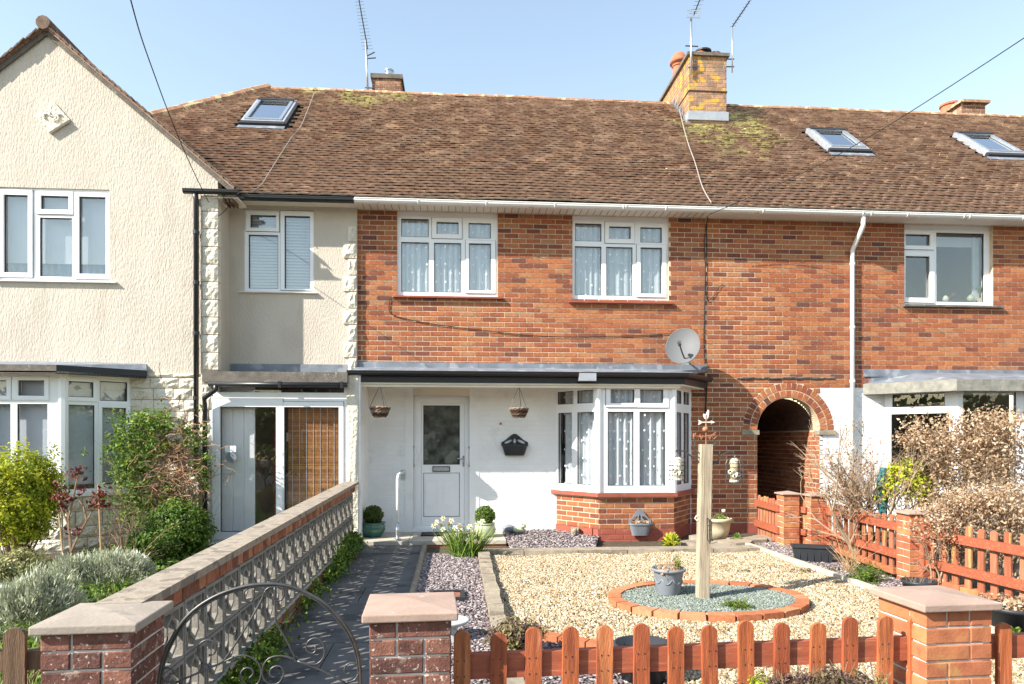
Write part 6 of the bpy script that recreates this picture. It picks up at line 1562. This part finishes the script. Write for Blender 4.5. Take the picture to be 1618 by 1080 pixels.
# ornaments by the wall
p = at_y(820, 845, 10.1); z = gz(10.1)+.06; t = thing('frog_ornament', 'small pale green frog ornament on the slate by the white wall', 'ornament', (p[0], 10.1, z))
MB().lathe([(.001, z), (.07, z), (.08, z+.04), (.06, z+.07), (.03, z+.085), (.001, z+.09)], p[0], 10.1, 14, 1.2, .9).build('body', 'pot_pale', t, smooth=True)
MB().lathe([(.001, z+.07), (.035, z+.075), (.04, z+.10), (.02, z+.12), (.001, z+.122)], p[0]+.06, 10.05, 12).build('head', 'pot_pale', t, smooth=True)
for k in (-1, 1): MB().lathe([(.001, z+.115), (.011, z+.118), (.011, z+.13), (.001, z+.135)], p[0]+.06+k*.02, 10.03, 8).build('eye', 'pot_pale', t)
x = XX(804, 10.15); t = tag(MB().lathe([(.001, z), (.09, z), (.10, z+.07), (.05, z+.10), (.03, z+.105)], x, 10.15, 14, 1, .7).build('broken_pot', 'pot_grey', None, smooth=True), 'overturned blue grey pot shard beside the frog ornament', 'pot')
p = at_y(908, 852, 9.95); tag(rough_block(p[0]-.05, p[0]+.06, z-.03, z+.08, 9.9, 9.98, .03).build('rock', 'sleeper', None), 'small tan rock on the slate beside the bay plinth', 'rock')

# ---- daffodils
p = at_g(737, 880); t = thing('daffodil_clump', 'clump of cream daffodils flowering beside the door step', 'flowers', xyz(p))
mb = MB()
def blade(mb, base, tip, w0, bend):
    b = Vector(base); q = Vector(tip); mid = (b+q)/2+Vector(bend); side = Vector((-(q-b)[1]-.3, (q-b)[0]+.2, 0)); side.normalize(); side *= w0/2; n = 5; vs = []
    for i in range(n+1):
        f = i/n; c = b*(1-f)**2+mid*2*f*(1-f)+q*f*f; wv = side*(1-f**3*.9); vs += [tuple(c-wv), tuple(c+wv)]
    mb.add(vs, [(2*i, 2*i+1, 2*i+3, 2*i+2) for i in range(n)])
for i in range(230):
    a = random.random()*2*pi; r = .17*sqrt(random.random()); bx, by = p[0]+r*cos(a), p[1]+r*.6*sin(a); h = random.uniform(.22, .42); ln = random.gauss(0, .16)
    if random.random() < .12: h *= .35; ln = random.choice((-1, 1))*random.uniform(.2, .38)
    blade(mb, (bx, by, p[2]), (bx+cos(a)*.06+ln, by+random.gauss(0, .05), p[2]+h), .013, (0, 0, .05))
mb.build('leaves', 'lf_green', t, kind='stuff')
fl = [(690, 825), (685, 831), (697, 828), (700, 836), (709, 827), (713, 823), (728, 838), (733, 845), (742, 832), (747, 841), (739, 853), (751, 855), (757, 826), (762, 824), (733, 861), (743, 868), (700, 819), (726, 829), (760, 852), (719, 834)]
def petal_mesh():
    mb = MB()
    for k in range(6):
        a = 2*pi*k/6; ca, sa = cos(a), sin(a); q = [(0, 0, 0), (.022, -.013, .004), (.042, 0, .0), (.022, .013, .004)]
        mb.add([(x*ca-y*sa, x*sa+y*ca, z) for x, y, z in q], [(0, 1, 2), (0, 2, 3)])
    return mb.mesh('petals', 'petal')
pmesh = petal_mesh(); cmesh = MB().lathe([(.007, 0), (.010, .012), (.015, .022), (.013, .022), (.008, .010)], 0, 0, 10).mesh('trumpet', 'corona')
td = p[1]*cos(TH)+p[0]*sin(TH)
for (u, v) in fl:
    c = at_t(u, v, td+random.uniform(-.1, .1)); d_ = Vector((random.gauss(-.3, .4), -1, random.gauss(.0, .3))).normalized()
    Mw = T(c) @ d_.to_track_quat('Z', 'Y').to_matrix().to_4x4() @ Matrix.Scale(random.uniform(.85, 1.1), 4)
    f_ = link('flower', pmesh, t, Mw); link('trumpet', cmesh, f_, Mw @ T((0, 0, .002)))
    MB().tube([(p[0]+(c[0]-p[0])*.4, p[1], p[2]), (c[0], c[1]+.02, c[2]-.08), (c[0], c[1]+.015, c[2])], .004, 4).build('stem', 'lf_green', t)

# ================= shrubs =================
def shrub(label, cat, c, rad, ncl, n, m, ls, spread, name='shrub', twigs=60, tw='twig', shell=.7, aspect=.55, core=True, base=None, fb=True):
    base = base if base is not None else (c[0], c[1], c[2]-rad[2])
    t = thing(name, label, cat, base)
    cloud(t, c, rad, ncl, n, m, ls, spread, 'leaves', shell, aspect, fb=fb)
    mb = MB()
    for i in range(twigs):
        d = Vector((random.gauss(0, 1), random.gauss(0, 1), abs(random.gauss(.6, .7)))).normalized(); e = Vector((c[0]+d[0]*rad[0]*.9, c[1]+d[1]*rad[1]*.9, c[2]+d[2]*rad[2]*.85)); b = Vector(base)+Vector((random.gauss(0, .03), random.gauss(0, .03), 0)); m2 = (b+e)/2+Vector((random.gauss(0, .06), random.gauss(0, .06), .04))
        mb.tube([b, m2, e], [.009, .005, .0025], 4, caps=False)
    if twigs: mb.build('stems', tw, t, kind='stuff')
    return t
def C3(u, v, t): return tuple(at_t(u, v, t))
# left garden
c = C3(28, 782, 7.6); shrub('bright yellow green shrub under the left bay window', 'shrub', c, (.42, .42, .52), 420, 22000, 'lf_yellow', .018, .04, twigs=50, fb=False, shell=.6, base=(c[0], c[1], -.08))
c = C3(22, 905, 5.6)
M['lf_silver_y'] = leafm('cream_edged_leaves', [(0, (.10, .13, .03)), (.4, (.30, .30, .10)), (1, (.66, .58, .34))], .25)
shrub('cream variegated bush at the left edge behind the silver bushes', 'shrub', c, (.24, .22, .17), 70, 4500, 'lf_silver_y', .014, .03, base=(c[0], c[1], -.1))
def needle_shrub(label, c, rad, n, base, name='lavender_bush', m='lf_silver', ls=.019, asp=.2):
    t = thing(name, label, 'shrub', base)
    P, Nn, r = clumps(c, rad, 260, n, .024, shell=.72, rough=.3)
    # upright grey spikes
    k = len(P); D_ = Nn*.6+np.array([0, 0, .8])+RNG.normal(0, .35, (k, 3)); D_ /= np.linalg.norm(D_, axis=1)[:, None]
    side = np.cross(D_, RNG.normal(size=(k, 3))); side /= np.linalg.norm(side, axis=1)[:, None]; L_ = ls*(.6+.8*RNG.random((k, 1)))
    V = np.stack([P-D_*L_, P-side*L_*asp, P+D_*L_, P+side*L_*asp], 1).reshape(-1, 3); fb = np.array([[0, 1, 2], [0, 2, 3]]); Fq = (fb[None]+(np.arange(k)*4)[:, None, None]).reshape(-1, 3)
    link('leaves', np_mesh('leaves', V, Fq, np.repeat(np.clip(.5*r+.5*RNG.random(k), 0, 1), 2), m), t, None, 'stuff')
    mb = MB(); tips = []
    for i in range(5): branches(mb, base, (random.gauss(0, .5), random.gauss(0, .5), 1), rad[2]*1.1, .014, 3, .6, 3, .1)
    mb.build('stems', 'twig', t, kind='stuff'); return t
c = C3(45, 965, 4.1); needle_shrub('large silver grey bush in the bottom left corner behind the grey capped pillar', c, (.24, .22, .20), 15000, (c[0], c[1], -.14))
c = C3(178, 902, 5.4); needle_shrub('rounded silver grey bush on bare woody stems left of the screen wall', c, (.27, .24, .12), 13000, (c[0]-.02, c[1], -.12))
c = C3(118, 905, 5.2); needle_shrub('small yellowish silver bush between the two larger silver bushes', c, (.14, .14, .12), 5000, (c[0], c[1], -.12))
# red leaved rose on canes
b = at_t(113, 905, 6.2); t = thing('red_leaved_rose', 'young rose with dark red leaves and two bamboo canes in front of the left bay', 'rose', (b[0], b[1], gz(b[1])))
mb = MB(); tips = []
def R_(u, v): return at_t(u, v, 6.2)
stm = [[(113, 905), (112, 860), (108, 820), (104, 790)], [(112, 870), (108, 830), (96, 800), (90, 775)], [(112, 872), (122, 850), (137, 822), (150, 800), (156, 775)], [(108, 820), (115, 790), (120, 765), (124, 745)], [(104, 800), (92, 790), (86, 780)], [(137, 822), (132, 800), (126, 790)], [(150, 800), (160, 795), (163, 780)]]
for s_ in stm: mb.tube([R_(*q) for q in s_], [.012, .010, .008, .006, .005][:len(s_)], 6); tips += [s_[-1], s_[-2]]
mb.build('stems', 'twig', t)
P = []
for (u, v, k) in ((124, 742, 50), (118, 748, 40), (92, 770, 40), (98, 783, 60), (88, 785, 40), (103, 798, 60), (110, 790, 40), (130, 775, 20), (158, 783, 60), (150, 793, 50), (165, 795, 40), (158, 775, 30), (118, 838, 40), (126, 772, 15), (172, 800, 20), (147, 800, 30)):
    q = R_(u, v); P += [(q[0]+random.gauss(0, .03), q[1]+random.gauss(0, .04), q[2]+random.gauss(0, .022)) for _ in range(k)]
link('leaves', leaves_mesh('leaves', np.array(P)[::2], .021, 'lf_red'), t, None, 'stuff')
for a, b_ in (((93, 812), (102, 905)), ((155, 765), (160, 885))): MB().tube([R_(*b_), R_(*a)], .008, 6).build('cane', 'cane', t)
# climber and brown tangle beside the black downpipe
b = at_t(262, 860, 9.0); t = thing('climbing_shrub', 'tangled climbing shrub with green leaves and dry brown stems beside the black downpipe', 'climber', (b[0], b[1], 0))
mb = MB(); tips = []
for i in range(26):
    u = random.gauss(255, 26); branches(mb, at_t(u, 855, 9.05+random.uniform(-.2, .2)), (random.gauss(0, .35), random.gauss(0, .12), 1), random.uniform(.4, .7), .009, 3, .6, 3, .10, tips=tips)
mb.build('stems', 'twig_pale', t, kind='stuff')
mb = MB()
for i in range(420):
    a = at_t(random.gauss(278, 22), random.gauss(738, 42), 8.75+random.uniform(-.12, .1)); q = a; pts = [a]; d = Vector((random.gauss(0, 1), random.gauss(0, .3), random.gauss(0, .7))).normalized()
    for k in range(4): d = (d+Vector((random.gauss(0, .5), random.gauss(0, .2), random.gauss(-.1, .5)))).normalized(); q = q+d*.07; pts.append(q)
    mb.tube(pts, .004, 3, caps=False)
mb.build('dry_tangle', 'rust_twig', t, kind='stuff') if 'rust_twig' in M else None
M['rust_twig'] = mat('dry_rust_brown_twigs', (.30, .17, .10), .9, .3, 15)
if not [o for o in t.children if o.name.startswith('dry_tangle')]: mb.build('dry_tangle', 'rust_twig', t, kind='stuff')
P = []
for (u, v, su, sv, k) in ((232, 672, 22, 12, 520), (215, 715, 22, 22, 800), (208, 760, 16, 24, 600), (245, 700, 20, 14, 500), (225, 800, 18, 18, 450), (262, 780, 22, 25, 450), (300, 690, 10, 12, 120), (318, 735, 8, 30, 200), (190, 690, 8, 10, 90), (255, 665, 12, 8, 160)):
    for _ in range(k//4):
        uu, vv = random.gauss(u, su), random.gauss(v, sv); q = at_t(uu, vv, 8.9+random.uniform(-.25, .2)); P += [(q[0]+random.gauss(0, .03), q[1]+random.gauss(0, .04), q[2]+random.gauss(0, .026)) for _ in range(9)]
link('leaves', leaves_mesh('leaves', np.array(P), .022, 'lf_yellow2' if 'lf_yellow2' in M else 'lf_green'), t, None, 'stuff')
c = C3(285, 835, 8.6); shrub('dense fresh green bush at the foot of the black downpipe', 'shrub', c, (.34, .30, .30), 200, 11000, 'lf_green', .020, .045, fb=False, base=(c[0], c[1], -.05))
c = C3(243, 862, 8.0); shrub('low green bush in front of the climbing shrub', 'shrub', c, (.22, .25, .16), 80, 3500, 'lf_green', .022, .05, base=(c[0], c[1], -.05))
b = at_t(195, 868, 7.6); t = thing('bare_bush', 'bare brown twiggy bush in front of the pale stone wall', 'bush', (b[0], b[1], gz(b[1])))
mb = MB()
for i in range(9): branches(mb, (b[0], b[1], gz(b[1])-.02), (random.gauss(0, .55), random.gauss(0, .3), 1), .42, .009, 2, .4, 3, .15)
mb.build('stems', 'twig', t, kind='stuff')
# ground cover
def ground_cover(label, poly, n, m, ls, h, name='ground_cover'):
    P = poly_pts(poly, n); hh = np.abs(RNG.normal(0, 1, n))*h*(.4+.6*np.abs(np.sin(P[:, 0]*5)*np.cos(P[:, 1]*4))); P[:, 2] = -.10+.016*(P[:, 1]-5)+hh
    o = link(name, leaves_mesh(name, P, ls, m), None, None, 'stuff'); tag(o, label, 'plants')
lp = [(XW-.12, 3.3), (XW-.12, 9.3), (-4.6, 9.3), (-4.6, 3.3)]
ground_cover('fresh green ground cover filling the left garden behind the screen wall', lp, 26000, 'lf_green', .026, .10)
ground_cover('yellowish young plants along the back of the screen wall', [(XW-.12, 4.6), (XW-.12, 8.9), (XW-.75, 8.9), (XW-.75, 4.6)], 9000, 'lf_yellow', .022, .13)
mb = MB()
for i in range(900):
    x, y = random.uniform(-3.2, XW-.15), random.uniform(3.9, 6.6); z = -.1; a = random.random()*6.3
    blade(mb, (x, y, z), (x+.1*cos(a), y+.1*sin(a), z+random.uniform(.12, .26)), .010, (0, 0, .05))
o = mb.build('grass_tufts', 'lf_green', None, kind='stuff'); tag(o, 'tufts of long green grass below the silver bushes', 'grass')
# weeds along the foot of the screen wall
P = np.column_stack([XW+.03+np.abs(RNG.normal(0, .07, 7000)), RNG.uniform(3.8, 9.2, 7000), np.zeros(7000)]); k_m = .5+.5*np.sin(P[:, 1]*4.3)+.6*np.sin(P[:, 1]*1.7+1); P = P[RNG.random(7000) < np.clip(k_m, .08, 1)]
P[:, 2] = GS*(P[:, 1]-9.4)+.03+np.abs(RNG.normal(0, .08, len(P)))*np.where(P[:, 1] > 7.6, 1.4, .8)
o = link('weeds', leaves_mesh('weeds', P, .020, 'lf_green'), None, None, 'stuff'); tag(o, 'green weeds growing along the foot of the screen wall', 'weeds')
c = tuple(at_g(556, 880)+Vector((-.0, 0, .14))); shrub('green weed clump at the far end of the screen wall by the step', 'plant', c, (.11, .2, .15), 40, 1800, 'lf_green', .022, .03, name='weed_clump', twigs=8)
# plants on the gravel side
def rosette(label, u, v, r, h, n, m, w0=.045, H0=0.0, name='leafy_plant'):
    p = at_g(u, v, H0); t = thing(name, label, 'plant', p); mb = MB()
    for i in range(n):
        a = random.random()*2*pi; f = random.random(); rr = r*(.25+.75*f); z = h*(1.05-.8*f)
        blade(mb, (p[0], p[1], p[2]), (p[0]+rr*cos(a), p[1]+rr*sin(a)*.8, p[2]+z), w0, (0, 0, .06))
    mb.build('leaves', m, t, kind='stuff'); return t
rosette('bright yellow green leafy plant at the corner of the bay plinth', 1060, 866, .20, .22, 70, 'lf_yellow', .05)
rosette('small green tuft between the sand pot and the alley fence', 1165, 857, .10, .14, 26, 'lf_green', .03)
c = tuple(at_g(1166, 962, .05)+Vector((0, 0, .06)))
def conifer(label, u, v, R0, h, m, n=46, H0=0):
    p = at_g(u, v, H0); t = thing('small_conifer', label, 'conifer', p); P = []; 
    for i in range(n):
        a = random.random()*2*pi; el = random.uniform(.15, 1.3); L = R0*random.uniform(.6, 1.05); d = Vector((cos(a)*cos(el), sin(a)*cos(el), sin(el)*h/R0))
        for k in range(46):
            f = random.uniform(.15, 1); q = p+d*L*f; P.append((q[0]+random.gauss(0, .012), q[1]+random.gauss(0, .012), q[2]+random.gauss(0, .010)))
    link('needles', leaves_mesh('needles', np.array(P), .013, m, aspect=.2), t, None, 'stuff')
    mb = MB(); [mb.tube([p, p+Vector((random.gauss(0, .4)*R0, random.gauss(0, .4)*R0, h*.6))], [.006, .003], 4) for _ in range(8)]; mb.build('stems', 'twig', t, kind='stuff'); return t
conifer('tiny bright green juniper growing in the round chippings bed', 1166, 962, .15, .10, 'lf_green', 30, .05)
conifer('small dark green conifer beside the right picket fence', 1368, 921, .26, .24, 'lf_green', 70)
p = at_g(1342, 905); t = thing('straw_grass', 'dry straw coloured grass stalks beside the small conifer', 'grass', p); stalks(t, tuple(p), .08, .42, 46, 'cane', .002, .35)
rosette('pale green plant on the slate at the far right edge', 1600, 1015, .16, .12, 60, 'lf_green', .03)
# plants in front of / behind the front fence
p = at_g(815, 1035); c = (p[0], p[1], p[2]+.12); shrub('low heather bush behind the left pickets at the gravel edge', 'shrub', c, (.17, .12, .10), 60, 3500, 'lf_heath', .014, .03, name='heather_bush')
p = at_t(1290, 1075, 2.72); 
t = thing('heather_bush', 'purple and green heather bush in front of the pickets near the large orange pillar', 'shrub', (p[0], p[1], p[2]-.45))
P, Nn, r = clumps((p[0]-.0, p[1], p[2]-.07), (.26, .09, .10), 150, 9000, .014, shell=.6, rough=.35)
link('leaves', leaves_mesh('leaves', P, .0085, 'lf_heath', Nrm=Nn, rnd=.5*r+.5*RNG.random(len(P))), t, None, 'stuff')
mb = MB()
for i in range(110):
    b_ = Vector((p[0]+random.gauss(0, .12), p[1]+random.gauss(0, .03), p[2]-.15)); mb.tube([b_, b_+Vector((random.gauss(0, .03), random.gauss(0, .02), .08)), b_+Vector((random.gauss(0, .06), random.gauss(0, .03), random.uniform(.14, .23)))], .0012, 3, caps=False)
mb.build('stems', 'twig', t, kind='stuff')
p = at_t(1205, 1078, 2.75); t = thing('heather_sprig', 'yellow green sprigs poking up in front of the middle pickets', 'plant', (p[0], p[1], p[2]-.4)); cloud(t, (p[0], p[1], p[2]-.02), (.05, .03, .05), 16, 500, 'lf_yellow', .008, .008)

# ---- right side planting behind the fence
b = at_t(1368, 800, 8.4); t = thing('bare_shrub', 'bare many stemmed shrub with knobbly twigs in front of the white painted wall', 'shrub', (b[0], b[1], 0))
mb = MB(); tips = []
for i in range(14): branches(mb, (b[0]+random.gauss(0, .10), b[1]+random.gauss(0, .08), -.05), (random.gauss(0, .22), random.gauss(0, .15), 1), random.uniform(.62, .82), .024, 4, .5, 3, .08, tips=tips, n=5)
for k in range(7): branches(mb, (b[0], b[1], random.uniform(.3, .7)), (-1, random.gauss(0, .2), random.uniform(-.05, .4)), .27, .007, 2, .35, 3, .0, tips=tips)
mb.build('stems', 'twig_pale', t, kind='stuff')
tp = np.array([random.choice(tips) for _ in range(2200)])+RNG.normal(0, .008, (2200, 3)); link('buds', leaves_mesh('buds', tp, .015, 'rust_twig'), t, None, 'stuff')
def hedge(label, regs, tt, n, name='beech_hedge', ls=.026, m='lf_brown', base=None):
    b = at_t(*base, tt); t = thing(name, label, 'hedge', (b[0], b[1], 0)); P = []; R2 = []
    for (u, v, su, sv, w_) in regs:
        k = int(n*w_)//7
        for _ in range(k):
            q = at_t(random.gauss(u, su), random.gauss(v, sv), tt+random.uniform(-.25, .25)); rr = random.random()
            for _ in range(7): P.append((q[0]+random.gauss(0, .045), q[1]+random.gauss(0, .06), q[2]+random.gauss(0, .04))); R2.append(.5*rr+.5*random.random())
    link('leaves', leaves_mesh('leaves', np.array(P), ls, m, aspect=.5, curl=.5, rnd=np.array(R2)), t, None, 'stuff')
    mb = MB()
    for i in range(34):
        (u, v, su, sv, w_) = random.choice(regs); q = at_t(random.gauss(u, su*.7), v, tt); branches(mb, (q[0], q[1], 0), (random.gauss(0, .2), random.gauss(0, .1), 1), max(.3, q[2]*.52), .010, 3, .5, 3, .05)
    mb.build('stems', 'twig_pale', t, kind='stuff'); return t
hedge('dry brown leaved beech hedge in front of the right hand bay window', [(1470, 690, 22, 16, .14), (1530, 700, 26, 18, .2), (1580, 680, 22, 16, .2), (1480, 730, 22, 18, .12), (1560, 730, 32, 16, .2), (1600, 760, 20, 16, .06), (1440, 690, 12, 12, .04), (1520, 665, 40, 8, .07), (1520, 755, 45, 14, .16), (1590, 710, 22, 26, .12), (1500, 710, 25, 20, .1)], 8.0, 5200, ls=.021, base=(1530, 820))
hedge('low tangled dry shrub just behind the right picket fence', [(1520, 800, 30, 14, .3), (1580, 800, 26, 16, .35), (1600, 840, 20, 14, .15), (1500, 830, 24, 14, .2)], 6.9, 6500, name='dry_shrub', ls=.018, base=(1560, 860))
c = C3(1440, 775, 8.1); shrub('yellow green euonymus bush left of the dry beech hedge', 'shrub', c, (.30, .2, .24), 60, 1900, 'lf_yellow', .024, .05, twigs=30, tw='twig_pale', base=(c[0], c[1], 0))
c = C3(1432, 745, 8.1); shrub('small green tuft high up at the left end of the beech hedge', 'shrub', c, (.14, .12, .10), 26, 900, 'lf_yellow', .022, .04, twigs=8, base=(c[0], c[1], c[2]-.2))
p = at_t(1395, 798, 8.3); z = p[2]; t = thing('glass_vase', 'dark teal glass vase standing behind the fence beside the bare shrub', 'vase', (p[0], p[1], 0))
MB().lathe([(.05, 0), (.06, .1), (.045, z*.5), (.05, z), (.075, z+.18), (.065, z+.33), (.035, z+.42), (.04, z+.46), (.03, z+.46), (.03, z+.4)], p[0], p[1], 18).build('vase_body', 'teal', t, smooth=True)
p = at_y(1346, 749, D-.3); tag(MB().lathe([(.05*cos(a)+.001, p[2]+.05*sin(a)) for a in [(-90+18*i)*pi/180 for i in range(11)]], p[0], D-.3, 14).build('outside_tap_cover', 'pot_grey', None, smooth=True), 'small round grey fitting on the white wall beside the white downpipe', 'fitting')
tag(MB().box(D*0+XX(1342, D), XX(1350, D), D-.3, D-.004, p[2]-.01, p[2]+.01).build('fitting_arm', 'pot_grey', None), 'short grey arm holding the round fitting on the white wall', 'bracket')
# flowers and ornaments in the upstairs window at the right
for (u, v, s_, m_, lab) in ((1494, 471, .05, 'petal', 'pale bird shaped ornament at the left of the right upstairs window sill'), (1507, 466, .05, 'lf_red', 'small pink ornament on the right upstairs window sill'), (1534, 470, .06, 'pot_pale', 'green and white ornament on the right upstairs window sill')):
    q = at_y(u, v, D+.16); tag(MB().lathe([(.001, q[2]-s_), (s_*.8, q[2]-s_), (s_, q[2]), (s_*.5, q[2]+s_*.7), (.001, q[2]+s_)], q[0], q[1], 12).build('window_ornament', m_, None, smooth=True), lab, 'ornament')
q = at_y(1548, 476, D+.17); t = thing('potted_plant', 'small potted plant inside the right upstairs window', 'potted plant', (q[0], q[1], q[2]-.06))
MB().lathe([(.04, q[2]-.06), (.055, q[2]+.05), (.045, q[2]+.05)], q[0], q[1], 14).build('pot', 'pot_beige', t); cloud(t, (q[0], q[1], q[2]+.16), (.06, .04, .09), 10, 120, 'lf_green', .03, .015)

M['road'] = mat('asphalt', (.055, .055, .058), .9, .15, 3, .3, 90); M['opp_wall'] = mat('opposite_brick', (.30, .15, .10), .9, .2, 5)
# ================= the other side of the street (seen only mirrored in the panes) =================
g = MB(); g.add([(-60, -12, -.30), (60, -12, -.30), (60, -3, -.30), (-60, -3, -.30)], [(0, 1, 2, 3)]); struct('road', g, 'road', 'asphalt road in front of the houses', 'road')
g = MB(); g.box(-60, 60, -3, 2.4, -.4, -.2); struct('pavement', g, 'slab', 'pavement in front of the garden fence', 'pavement')
for i in range(3):
    x0 = -26+i*15; t = thing('opposite_house', ('brick house with a hipped roof across the street, mirrored in the left bay panes', 'brick house with a hipped roof across the street, mirrored in the porch and bay panes', 'brick house with a hipped roof across the street, mirrored in the right hand panes')[i], 'house', (x0, -24, -.3))
    hol = [(x0+1.2+k*4.2, z, x0+3+k*4.2, z+1.3) for k in range(3) for z in (.8, 3.4)]
    MB().plate(x0, x0+13, -.3, 5.2, hol, -24.3, -24).build('wall', 'opp_wall', t)
    for h in hol: MB().box(h[0], h[2], -24.15, -24.1, h[1], h[3]).build('window', 'gasket', t); MB().plate(h[0], h[2], h[1], h[3], [(h[0]+.1, h[1]+.1, h[0]+.85, h[3]-.1), (h[0]+.95, h[1]+.1, h[2]-.1, h[3]-.1)], -24.08, -24.0).build('window_frame', 'upvc', t)
    MB().add([(x0-.4, -23.6, 5.1), (x0+13.4, -23.6, 5.1), (x0+13.4, -32, 5.1), (x0-.4, -32, 5.1), (x0+3.5, -27.8, 8.3), (x0+9.5, -27.8, 8.3)], [(0, 1, 5, 4), (1, 2, 5), (2, 3, 4, 5), (3, 0, 4), (3, 2, 1, 0)]).build('roof', 'verge', t)
t = thing('street_hedge', 'clipped green hedge across the street, mirrored in the ground floor panes', 'hedge', (0, -14, -.3))
P = np.column_stack([RNG.uniform(-25, 25, 9000), RNG.uniform(-14.2, -13.6, 9000), RNG.uniform(-.3, 1.1, 9000)+.15*np.sin(RNG.uniform(0, 6, 9000))])
link('leaves', leaves_mesh('leaves', P, .12, 'lf_green'), t, None, 'stuff')

P = []
for i in range(900):
    a = RNG.uniform(pi*.92, pi*2.08); r = RNG.uniform(55, 75); h = RNG.uniform(3, 8)
    q = RNG.normal(size=(50, 3))*np.array([1.6, 1.6, h*.22])+np.array([r*cos(a), r*sin(a), h*.45]); P.append(q)
o = link('distant_trees', leaves_mesh('distant_trees', np.concatenate(P), .5, 'lf_dark'), None, None, 'stuff'); tag(o, 'belt of trees closing the street at a distance, seen only in reflections', 'trees')

# scattered dry leaves and small weeds
P = poly_pts(gpoly+[], 260); P[:, 2] += .022; 
o = link('fallen_leaves', leaves_mesh('fallen_leaves', P, .020, 'lf_brown', Nrm=np.tile(np.array([0, 0, 1.]), (len(P), 1))), None, None, 'stuff'); tag(o, 'few dry brown leaves scattered over the golden gravel', 'leaves')
P = []
for (u, v, k) in ((1270, 905, 160), (1330, 902, 160), (1220, 900, 60), (820, 1002, 220), (1180, 905, 40), (790, 1006, 90), (1188, 858, 60)):
    q = at_g(u, v)
    for _ in range(k): P.append((q[0]+random.gauss(0, .09), q[1]+random.gauss(0, .05), q[2]+.01+abs(random.gauss(0, .018))))
o = link('moss_patches', leaves_mesh('moss_patches', np.array(P), .013, 'lf_heath'), None, None, 'stuff'); tag(o, 'thin dark moss and weed patches in the golden gravel', 'moss')
GR = {'terraced_house': 'terraced houses in the row', 'brick_pillar': 'brick garden pillars', 'picket_fence': 'wooden picket fence panels', 'hanging_basket': 'hanging baskets under the canopy', 'bird_feeder': 'bird feeders on the timber post', 'potted_box_ball': 'clipped box balls on the step', 'tv_aerial': 'TV aerials on the roof', 'telephone_wire': 'overhead telephone wires', 'roof_cable': 'cables lying on the roof', 'wall_cable': 'cables on the walls', 'wall_planter': 'plastic wall planters', 'planter_pot': 'plant pots in the front garden', 'lavender_bush': 'silver grey bushes in the left garden', 'shrub': 'leafy garden shrubs', 'leafy_plant': 'small leafy plants', 'small_conifer': 'small conifers', 'heather_bush': 'heather bushes by the front fence', 'window_ornament': 'ornaments on the window sill', 'opposite_house': 'houses across the street'}
from collections import Counter
stem_ = lambda n: n.rsplit('.', 1)[0] if n[-4:-3] == '.' else n
cn = Counter(stem_(o.name) for o in S.objects if o.parent is None)
for o in S.objects:
    if o.parent is None and cn[stem_(o.name)] > 1 and stem_(o.name) in GR: o['group'] = GR[stem_(o.name)]
